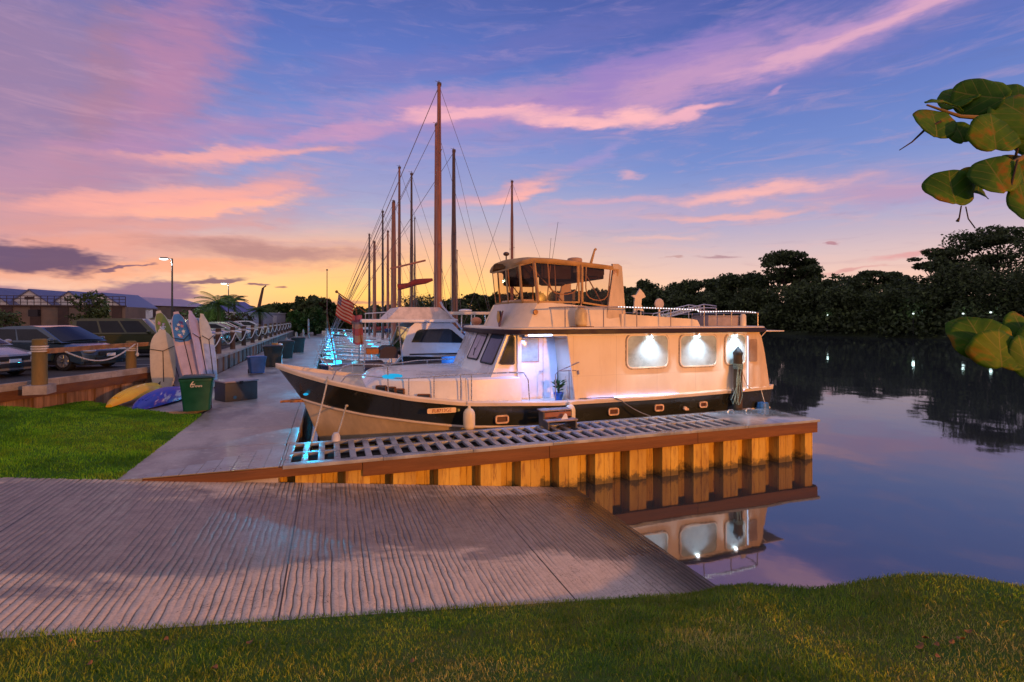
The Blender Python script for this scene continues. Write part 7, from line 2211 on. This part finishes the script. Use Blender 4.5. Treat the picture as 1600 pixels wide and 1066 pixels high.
# pale tent roof and crane boom
p = PD(446, 487, 88); tt = thing('tent', (p.x, p.y, ZP - .04), 'small white tent roof among the dark mid trees', 'tent')
mb = MB(); h = p.z - ZP + .04; mb.add([(-2.5, -2, h - .9), (2.5, -2, h - .9), (2.5, 2, h - .9), (-2.5, 2, h - .9), (0, 0, h + .3)], [(0, 1, 4), (1, 2, 4), (2, 3, 4), (3, 0, 4), (3, 2, 1, 0)]); mb.build('roof', mat('tent_cloth', (.60, .55, .62), .7), tt, world=False, smooth=0)
for sx_ in (-2.3, 2.3):
    for sy_ in (-1.8, 1.8): mb = MB(); mb.tube([(sx_, sy_, 0), (sx_, sy_, h - .88)], .05, 6); mb.build('leg', M_rail, tt, world=False)
p = PD(402, 492, 90); e = PD(411, 450, 90); mb = MB(); mb.tube([Vector((p.x, p.y, 1.7)), p, e], [.35, .35, .2], 6); mb.tube([e, e + Vector((.5, 0, .4))], .12, 6)
tag(mb.build('crane_boom', mat('crane_dark', (.12, .06, .04), .7)), 'dark slanting crane boom standing right of the palm', 'crane')

# ================================================================== TREES
M_bark = mat('bark', (.045, .03, .02), .9, var=.3, vs=4, bump=.5)
FM = {}
for n_, c in {'fd': (.075, .105, .045), 'fm': (.12, .165, .055), 'fl': (.05, .075, .02), 'g1': (.03, .07, .012), 'g2': (.06, .12, .02), 'g3': (.09, .15, .03), 'r1': (.06, .035, .015)}.items():
    FM[n_] = mat('leaf_' + n_, c, .6, var=.3, vs=1.0, spec=.25, tl=.2)


def leafmesh(name, clumps, n, size, mats, seed, shell=.55):
    """leaf-sized faces in ellipsoidal clumps [(cx,cy,cz,rx,ry,rz)]"""
    rs = np.random.RandomState(seed)
    C = np.array(clumps); wts = (C[:, 3] * C[:, 4] * C[:, 5]) ** .7; wts /= wts.sum()
    k = rs.choice(len(C), n, p=wts); u = rs.normal(size=(n, 3)); u /= np.linalg.norm(u, axis=1)[:, None]
    r = rs.uniform(shell ** 2, 1.0, n) ** .5 * (1 + .10 * rs.normal(size=n))
    P = C[k, :3] + u * r[:, None] * C[k, 3:6]
    a = rs.normal(size=(n, 3)); a /= np.linalg.norm(a, axis=1)[:, None]; b_ = np.cross(a, rs.normal(size=(n, 3))); b_ /= np.linalg.norm(b_, axis=1)[:, None]
    s_ = size * rs.uniform(.5, 1.3, n)[:, None]
    V = np.stack([P - a * s_, P + b_ * s_ * .55, P + a * s_, P - b_ * s_ * .55], 1).reshape(-1, 3)
    F = np.arange(n * 4).reshape(n, 4)
    mi = (k * 7 + rs.randint(0, 3, n)) % len(mats)
    return npmesh(name, V, F, None, mi=mi, mats=mats)


def tree(base, H, W_, label, cat='tree', name='dark_tree', mats=None, n=3500, leaf=.30, seed=0, trunk=.25, low=.15, flat=1.0, group=None, nc=16, trunkm=None, depth=None, gaps=1.0):
    rs = random.Random(seed); t_ = thing(name, base, label, cat, group)
    mats = mats or [FM['fd'], FM['fm'], FM['fd']]
    cl = []; zc = H * (low + 1) / 2; hz = H * (1 - low) / 2; D_ = depth or W_
    for k in range(nc):
        a = rs.uniform(0, 2 * PI); rr = math.sqrt(rs.uniform(0, 1)) * .72; z = rs.uniform(-.75, .72)
        wz = math.sqrt(max(.08, 1 - z * z * .8))
        r0 = rs.uniform(.20, .34) * gaps
        cl.append((math.cos(a) * rr * W_ / 2 * wz, math.sin(a) * rr * D_ / 2 * wz, zc + z * hz, W_ * r0 * .8, D_ * r0 * .8, min(W_ * r0 * .62 * flat, hz * .5)))
    cr = leafmesh('crown', cl, n, leaf, mats, seed); cr.parent = t_
    mb = MB(); top = Vector((rs.uniform(-.05, .05) * W_, 0, zc))
    mb.tube([(0, 0, -.3), (W_ * .01, 0, H * low * .7), top * .75, top + Vector((0, 0, hz * .5))], [trunk, trunk * .8, trunk * .5, trunk * .15], 7)
    for c in cl[:9]:
        s_ = top * rs.uniform(.45, .8); mb.tube([s_, s_.lerp(Vector(c[:3]), .5) + Vector((0, 0, -.03 * H)), Vector(c[:3])], [trunk * .4, trunk * .25, trunk * .08], 5)
    mb.build('trunk', trunkm or M_bark, t_, world=False)
    return t_


FBP = [(1900, 55), (1600, 74), (1420, 90), (1230, 108), (1060, 135), (900, 170), (740, 215), (640, 280)][::-1]
def bank_d(px): return itab(FBP, px)
TR = [  # px, top y, crown width px, kind, extra distance
    (1890, 395, 140, 'b', 10), (1780, 380, 150, 'b', 12), (1690, 355, 130, 'b', 9), (1620, 352, 120, 'b', 10), (1560, 350, 110, 'p', 12), (1520, 360, 95, 'b', 14), (1465, 381, 84, 'p', 9), (1500, 398, 90, 'b', 6),
    (1430, 428, 80, 'b', 10), (1370, 418, 74, 'p', 12), (1335, 430, 80, 'b', 9), (1405, 424, 44, 'b', 14), (1300, 428, 70, 'b', 12), (1268, 418, 66, 'b', 10), (1228, 391, 104, 'p', 10), (1245, 404, 70, 'p', 15), (1185, 420, 66, 'b', 12), (1150, 425, 60, 'b', 9), (1115, 431, 60, 'b', 13), (1075, 433, 54, 'b', 11),
    (1040, 437, 52, 'b', 14), (1005, 437, 50, 'b', 12), (972, 443, 46, 'b', 13), (940, 448, 44, 'b', 14), (905, 452, 44, 'b', 15), (870, 455, 44, 'b', 13), (830, 456, 42, 'b', 16), (795, 458, 40, 'b', 14), (764, 459, 38, 'b', 16), (740, 457, 34, 'p', 14), (712, 466, 34, 'b', 16), (680, 470, 34, 'b', 18), (650, 473, 34, 'b', 18),
    (1560, 415, 110, 'b', 4), (1640, 410, 110, 'b', 4), (1460, 440, 90, 'b', 3), (1380, 446, 86, 'b', 3), (1310, 446, 80, 'b', 3), (1240, 440, 80, 'b', 3), (1180, 446, 70, 'b', 3), (1120, 450, 66, 'b', 3), (1060, 452, 60, 'b', 3), (1000, 456, 56, 'b', 4), (1730, 420, 110, 'b', 4), (1830, 425, 120, 'b', 4)]
for k, (px, ty, wpx, kd, ex) in enumerate(TR):
    d_ = bank_d(px) + ex; p = PD(px, ty, d_); base = Vector((p.x, p.y, 1.1)); H = p.z - 1.1; W_ = wpx / 810 * d_ * 1.15
    big = 'tall' if ty < 430 else 'dark'
    near = 'at the water edge' if ex < 6 else 'on the skyline'
    if kd == 'p':
        tree(base, H, W_ * 1.0, 'spreading umbrella crowned pine on the far bank skyline', name='umbrella_pine', n=4200, leaf=.0034 * d_, seed=100 + k, low=.60, flat=.42, group='umbrella pines on the far bank', nc=24, trunk=.35, gaps=.62)
    else:
        tree(base, H, W_, 'dark bushy tree on the far bank', name='dark_tree', n=5200, leaf=.0034 * d_, seed=200 + k, low=.0 if ex < 6 else .12, group='dark trees along the far bank', nc=24, gaps=.82)
# undergrowth mass below the trees, too thick to count
cl = []; rs = random.Random(9)
for k in range(230):
    px = lerp(640, 1900, k / 229) + rs.uniform(-4, 4); d_ = bank_d(px) + rs.uniform(.5, 7); p = PD(px, 497, d_); h = rs.uniform(2.2, 4.6) * (.75 + d_ / 300); cl.append((p.x, p.y, 1.0 + h * .35, 2.6 + d_ * .012, 2.6, h * .72))
tag(leafmesh('undergrowth', cl, 46000, .42, [FM['fd'], FM['fm'], FM['fd']], 77), 'dark undergrowth along the far bank at the water line', 'undergrowth', kind='stuff')
cl = []
for k in range(120):
    px = lerp(640, 1950, k / 119); d_ = bank_d(px) + rs.uniform(16, 30); p = PD(px, 462, d_); h = max(4, p.z * rs.uniform(.8, 1.05)); cl.append((p.x, p.y, h * .5, 5 + d_ * .02, 5, h * .52))
tag(leafmesh('woodland', cl, 60000, .62, [FM['fd'], FM['fd'], FM['fm']], 78), 'dark woodland behind the far bank trees', 'woodland', kind='stuff')
# house lamps across the water
for k, (px, py, lb) in enumerate(((1427, 491, 'brightest white lamp glowing through the trees across the water'), (1505, 491, 'right hand white lamp among the trees across the water'), (1548, 489, 'white lamp above the low sea grape leaves across the water'), (1293, 493, 'faint greenish lamp across the water right of the stern'), (1185, 490, 'yellow lamp beyond the stern rail across the water'))):
    d_ = bank_d(px) - .6; p = PD(px, py, d_); p.z = max(p.z, 2.0)
    t_ = thing('bank_lamp', (p.x, p.y, .6), lb, 'lamp'); lm = lamp_mat('bank_lens', (.85, 1, .95), 1.3) if px != 1185 else lamp_mat('bank_lens_y', (1, .7, .2), 2.5)
    mb = MB(); mb.tube([(p.x, p.y, .4), (p.x, p.y, p.z)], .05, 6); mb.build('pole', M_pole, t_)
    mb = MB(); mb.ell((p.x, p.y, p.z + .08), (.16, .16, .14)); mb.build('lens', lm, t_)
    lamp('POINT', 'lamp_light', (p.x, p.y, p.z + .35), None, 8 if px != 1427 else 24, (.7, 1, .9) if px != 1185 else (1, .7, .2), .2, parent=t_)
# small broadleaf by the tan building
p = PD(141, 497, 40)
tree(Vector((p.x, p.y, ZP - .04)), PD(141, 452, 40).z - ZP, 3.4, 'small dark round tree in front of the tan building', name='small_tree', n=1500, leaf=.13, seed=5, low=.30, mats=[FM['fm'], FM['fl'], FM['fd']], trunk=.09, nc=22, gaps=.62)
p = PD(2, 497, 40); tree(Vector((p.x, p.y, ZP - .04)), 2.6, 2.6, 'dark shrub at the left edge against the tan building', cat='shrub', name='shrub', n=900, leaf=.13, seed=6, low=0, trunk=.05)
# mid trees right of the trailer
MT = [(478, 459, 34, 78, 'fd', 'tallest round dark tree in the clump beyond the walkway end'), (458, 468, 34, 84, 'g1', 'green tree left of the tallest in the mid clump'), (500, 463, 30, 84, 'r1', 'brownish tree right of the tallest in the mid clump'), (430, 474, 30, 92, 'fm', 'low dark tree behind the small tent'),
      (520, 470, 26, 88, 'g1', 'green tree behind the striped flag'), (412, 476, 26, 98, 'fm', 'low dark tree beside the crane boom'), (541, 474, 26, 92, 'fd', 'dark tree behind the flag staff'), (384, 473, 24, 110, 'fd', 'dark flat tree above the blue roof'), (562, 476, 26, 96, 'fd', 'dark tree behind the far masts'), (492, 478, 30, 74, 'g1', 'bushy green tree low in front of the mid clump'), (466, 484, 26, 72, 'g2', 'bright green bush low in the mid clump'), (585, 478, 30, 105, 'fd', 'dark tree behind the middle masts'), (612, 478, 30, 110, 'fd', 'dark tree behind the right masts')]
for k, (px, ty, wpx, d_, mk, lb) in enumerate(MT):
    p = PD(px, ty, d_); tree(Vector((p.x, p.y, 1.0)), p.z - 1.0, wpx / 810 * d_ * 1.25, lb, n=2200, leaf=.0045 * d_, seed=300 + k, low=.05, mats=[FM[mk], FM['fm'], FM[mk]], name='mid_tree', nc=14)
cl = []
for k in range(60):
    px = lerp(395, 640, k / 59); d_ = 100 + rs.uniform(0, 25); p = PD(px, 486, d_); h = p.z; cl.append((p.x, p.y, h * .5, 3.2, 3, h * .5))
for k in range(40):
    px = lerp(-100, 400, k / 39); d_ = 128 + rs.uniform(0, 20); p = PD(px, 480 + rs.uniform(-5, 4), d_); h = p.z; cl.append((p.x, p.y, h * .5, 4.5, 3, h * .5))
tag(leafmesh('distant_trees', cl, 26000, .5, [FM['fd'], FM['fm'], FM['fd']], 79), 'low dark distant tree line behind the sheds', 'tree line', kind='stuff')
# palm
def palm(p, H, label, fr=22, L=3.0, seed=1, zb=ZP - .04, mats=None):
    rs = random.Random(seed); t_ = thing('palm_tree', (p.x, p.y, zb), label, 'palm')
    mb = MB(); mb.tube([(0, 0, -.1), (.1, 0, H * .5), (0, 0, H)], [.20, .16, .13], 8); mb.build('trunk', M_bark, t_, world=False)
    for k in range(fr):
        a = k * 2.4 + rs.uniform(-.2, .2); up = rs.uniform(-.1, 1.25); dr_ = Vector((math.cos(a), math.sin(a), 0)); sd = Vector((-dr_.y, dr_.x, 0))
        pts = [Vector((0, 0, H)) + dr_ * (L * s_ * math.cos(up * (1 - .4 * s_))) + Vector((0, 0, L * (math.sin(up) * s_ - (.75 - .25 * up) * s_ * s_))) for s_ in [q / 10 for q in range(11)]]
        mb = MB(); mb.tube(pts, [.03 * (1 - q / 12) for q in range(11)], 4)
        for q in range(1, 11):
            for f in (0.0, .5):
                c = pts[q - 1].lerp(pts[q], f + .5 if f == 0 else 1.0); tt_ = (pts[q] - pts[q - 1]).normalized(); ll = .62 * math.sin(PI * min(1, (q + .5) / 11.5)) + .12
                for sg in (-1, 1):
                    e = c + sd * sg * ll * .75 + tt_ * ll * .55 - Vector((0, 0, ll * .35)); w_ = tt_ * .035
                    mb.add([c - w_, c + w_, e], [(0, 1, 2)])
        mb.build('frond', (mats or [FM['g2'], FM['g3'], FM['g1']])[k % 3], t_, world=False, smooth=0)
    return t_


palm(PD(341, 497, 44), 2.9, 'bushy green palm behind the parked cars lit from the side', fr=34, L=2.3, seed=4)
o = bpy.data.objects
p = PD(341, 497, 41.5); lamp('POINT', 'palm_fill', (p.x - .3, p.y - 1.5, ZP + 3.2), None, 260, (.9, 1, .6), .1, parent=None)  # added light with no fixture, brightens the fronds
bl_ = bpy.data.objects[-1] if False else None
palm(PD(366, 497, 70), 4.1, 'small dark palm behind the second street lamp', fr=18, L=1.9, seed=6, mats=[FM['fd'], FM['fm'], FM['fd']])
palm(PD(405, 497, 62), 2.6, 'short palm in front of the crane boom', fr=18, L=1.5, seed=8, mats=[FM['g2'], FM['g3'], FM['g1']])
for k, (px, w_, d_, m__) in enumerate(((300, 46, 50, 'g1'), (372, 60, 56, 'r1'), (330, 50, 52, 'g1'))):
    p = PD(px, 484, d_); tree(Vector((p.x, p.y, ZP - .04)), p.z - ZP, w_ / 810 * d_, ['low green hedge bush left of the palm', 'brown green hedge bush right of the palm behind the cars', 'dark hedge bush under the palm'][k], cat='shrub', name='hedge_bush', n=1600, leaf=.14, seed=60 + k, low=0, mats=[FM[m__], FM['fm'], FM[m__]], trunk=.06)

# ================================================================== SEA GRAPE LEAVES CLOSE TO THE CAMERA
m_ = bpy.data.materials.new('sea_grape_leaf'); m_.use_nodes = True; t = NT(m_.node_tree); b = t.n['Principled BSDF']
tcn = t.new('ShaderNodeTexCoord'); ob = tcn.outputs['Object']; x_, y_, z_ = t.sep(ob)
oi = t.new('ShaderNodeObjectInfo')
n1, _ = t.noise(t.vm('ADD', ob, t.xyz(t.m('MULTIPLY', oi.outputs['Random'], 9), 0, 0)), 9, 4, .6, .4)
vein = t.m('ABSOLUTE', t.m('SINE', t.m('ADD', t.m('MULTIPLY', y_, 90), t.m('MULTIPLY', t.m('ABSOLUTE', x_), -70))))
mid_ = t.sm(t.m('ABSOLUTE', x_), .0025, .0008)
vv = t.m('MAXIMUM', t.sm(vein, .16, .0, 0, .9), mid_)
c = t.mix(t.sm(n1, .35, .65), (.030, .105, .006), (.085, .20, .010))
c = t.mix(t.sm(n1, .55, .63, 0, .9), c, (.26, .12, .010))  # amber patches carry orange lamp light as well as dry spots
c = t.mix(vv, c, (.17, .19, .04))
t.put(b.inputs['Base Color'], c); b.inputs['Roughness'].default_value = .55; b.inputs['Specular IOR Level'].default_value = .2
tl_ = t.new('ShaderNodeBsdfTranslucent'); t.put(tl_.inputs[0], t.mix(.5, c, (.26, .40, .01)))
mx = t.new('ShaderNodeMixShader'); mx.inputs[0].default_value = .45; t.l.new(b.outputs[0], mx.inputs[1]); t.l.new(tl_.outputs[0], mx.inputs[2]); t.l.new(mx.outputs[0], t.n['Material Output'].inputs[0])
M_sg = m_
M_sgr = mat('leaf_petiole', (.16, .10, .03), .6)
rightv = Vector((cth, -sth, 0)); fwd = Vector((sth, cth, 0)); upv = Vector((0, 0, 1))


def sea_branch(label, leaves, stems, d0, seed):
    rs = random.Random(seed); c0 = PD(leaves[0][0], leaves[0][1], d0)
    t_ = thing('sea_grape_branch', c0, label, 'branch', None)
    for (px, py, rx, ry, rot, tilt, dd) in leaves:
        d_ = d0 + dd; c = PD(px, py, d_) - c0; sx_ = rx / 810 * d_; sy_ = ry / 810 * d_
        ex = rightv * math.cos(R_(rot)) + upv * math.sin(R_(rot)); ey = -rightv * math.sin(R_(rot)) + upv * math.cos(R_(rot))
        ey2 = (ey * math.cos(R_(tilt)) + fwd * math.sin(R_(tilt))); sy_ /= max(.35, math.cos(R_(tilt)))
        nn_ = ex.cross(ey2).normalized()
        NR, NA = 7, 36; V = [(0, 0, 0)]; F = []
        ph = rs.uniform(0, 6)
        for i in range(1, NR + 1):
            f = i / NR
            for k in range(NA):
                a = 2 * PI * k / NA; rr = f * (1 + .03 * math.sin(3 * a + ph) * f + .02 * math.sin(7 * a + ph) * f - (.16 * math.exp(-((a - 1.5 * PI) / .16) ** 2) * f))
                zc = -.16 * sx_ * (rr * math.cos(a)) ** 2 + .10 * sx_ * math.sin(2 * a + ph) * f * f + .02 * sx_ * math.sin(9 * a) * f * f
                V.append((rr * math.cos(a) * sx_, rr * math.sin(a) * sy_, zc + .10 * sx_ * abs(rr * math.cos(a))))
        for k in range(NA): F.append([0, 1 + k, 1 + (k + 1) % NA])
        for i in range(NR - 1):
            for k in range(NA): a = 1 + i * NA + k; b_ = 1 + i * NA + (k + 1) % NA; F.append([a, a + NA, b_ + NA, b_])
        me = bpy.data.meshes.new('leaf'); me.from_pydata(V, [], F); me.materials.append(M_sg); me.polygons.foreach_set('use_smooth', [True] * len(me.polygons)); me.update()
        o = bpy.data.objects.new('leaf', me); COL.objects.link(o); o.parent = t_
        M4 = Matrix((ex, ey2, nn_)).transposed().to_4x4(); M4.translation = c; o.matrix_local = M4
        sm_ = o.modifiers.new('thickness', 'SOLIDIFY'); sm_.thickness = .0012
    for st in stems:
        mb = MB(); mb.tube([PD(px, py, d0 + dd) for px, py, dd in st[0]], st[1], 7); mb.build(st[2], M_sgr if st[3] == 0 else M_bark, t_)
    return t_


sea_branch('upper sea grape branch with rounded dark leaves reaching in from the right edge',
           [(1461, 192, 34, 28, -10, 25, 0.0), (1530, 150, 34, 30, 60, 35, .06), (1497, 152, 26, 17, 35, 50, .10), (1499, 206, 23, 20, 10, 20, .02), (1553, 209, 41, 33, -5, 15, -.05), (1598, 178, 50, 38, 30, 30, .0), (1640, 220, 50, 46, 0, 20, .05), (1478, 163, 30, 8, -15, 55, .05), (1575, 150, 26, 18, 40, 50, .12), (1530, 190, 20, 16, -30, 45, .10)],
           [([(1405, 235, 0.02), (1425, 222, 0.0), (1445, 203, 0), (1470, 190, 0)], [.0015, .0025, .004, .004], 'flower_stem', 1),
            ([(1448, 164, .03), (1500, 182, .02), (1560, 186, .03), (1680, 180, .05)], [.003, .006, .009, .014], 'twig', 0),
            ([(1590, 232, .0), (1583, 262, 0)], .004, 'twig', 1)], 1.7, 1)
sea_branch('middle sea grape branch with leaves edged by orange light near the right edge',
           [(1487, 294, 41, 30, 0, 15, 0.0), (1520, 281, 26, 21, 20, 35, .08), (1557, 274, 40, 31, 15, 20, -.03), (1596, 268, 36, 33, -10, 25, .06), (1602, 318, 24, 34, 0, 20, -.05), (1530, 300, 18, 10, -25, 40, .03), (1640, 300, 50, 44, 10, 20, .05)],
           [([(1478, 300, 0), (1530, 282, .02), (1600, 245, .04), (1680, 230, .05)], [.003, .006, .008, .012], 'twig', 0),
            ([(1502, 322, .0), (1499, 340, 0), (1496, 346, 0)], [.002, .0022, .005], 'bud_stem', 1),
            ([(1509, 323, .0), (1513, 342, 0), (1524, 357, 0)], .0018, 'tendril', 1),
            ([(1590, 250, -.03), (1580, 290, -.04)], .003, 'twig', 1)], 1.62, 2)
sea_branch('lower sea grape branch with green and orange leaves in front of the far bank',
           [(1530, 528, 48, 32, 10, 20, 0.0), (1563, 548, 50, 32, -8, 15, -.05), (1513, 517, 28, 20, 40, 45, .06), (1596, 514, 26, 26, 0, 30, .04), (1602, 560, 24, 34, 0, 20, -.06), (1560, 520, 34, 22, -15, 40, .03), (1640, 540, 46, 42, 0, 10, 0)],
           [([(1545, 535, -.02), (1575, 528, .0), (1605, 535, .02), (1700, 560, .03)], [.004, .006, .008, .012], 'twig', 1)], 1.55, 3)

# fallen leaves on the near lawn
pr = None; rs = random.Random(12)
for k in range(16):
    px, py = (1490 + rs.uniform(-60, 60), 1000 + rs.uniform(-14, 14)) if k < 8 else (rs.uniform(100, 1500), rs.uniform(985, 1050))
    z0 = 1.3
    for _ in range(6): q = PZ(px, py, z0); z0 = float(bank_z(np.array([q.x]), np.array([q.y]))[0]) + .03
    if pr is None:
        mb = MB(); P = []
        for q2 in range(12): a = q2 * PI / 6; P.append((.045 * math.cos(a), .028 * math.sin(a), .012 * math.cos(2 * a) + .01))
        mb.add([(0, 0, 0)] + P, [(0, 1 + i, 1 + (i + 1) % 12) for i in range(12)]); pr = mb.build('fallen_leaf', mat('dry_leaf', (.30, .13, .03), .7, var=.3, vs=20), world=False); o = pr
        tag(o, 'dry orange brown leaf lying on the near grass', 'leaf', 'fallen leaves on the near grass')
    else: o = pr.copy(); COL.objects.link(o)
    o.location = (q.x, q.y, z0 + .005); o.rotation_euler = (rs.uniform(-.5, .5), rs.uniform(-.5, .5), rs.uniform(0, 6)); o.scale = [rs.uniform(.45, .8)] * 3
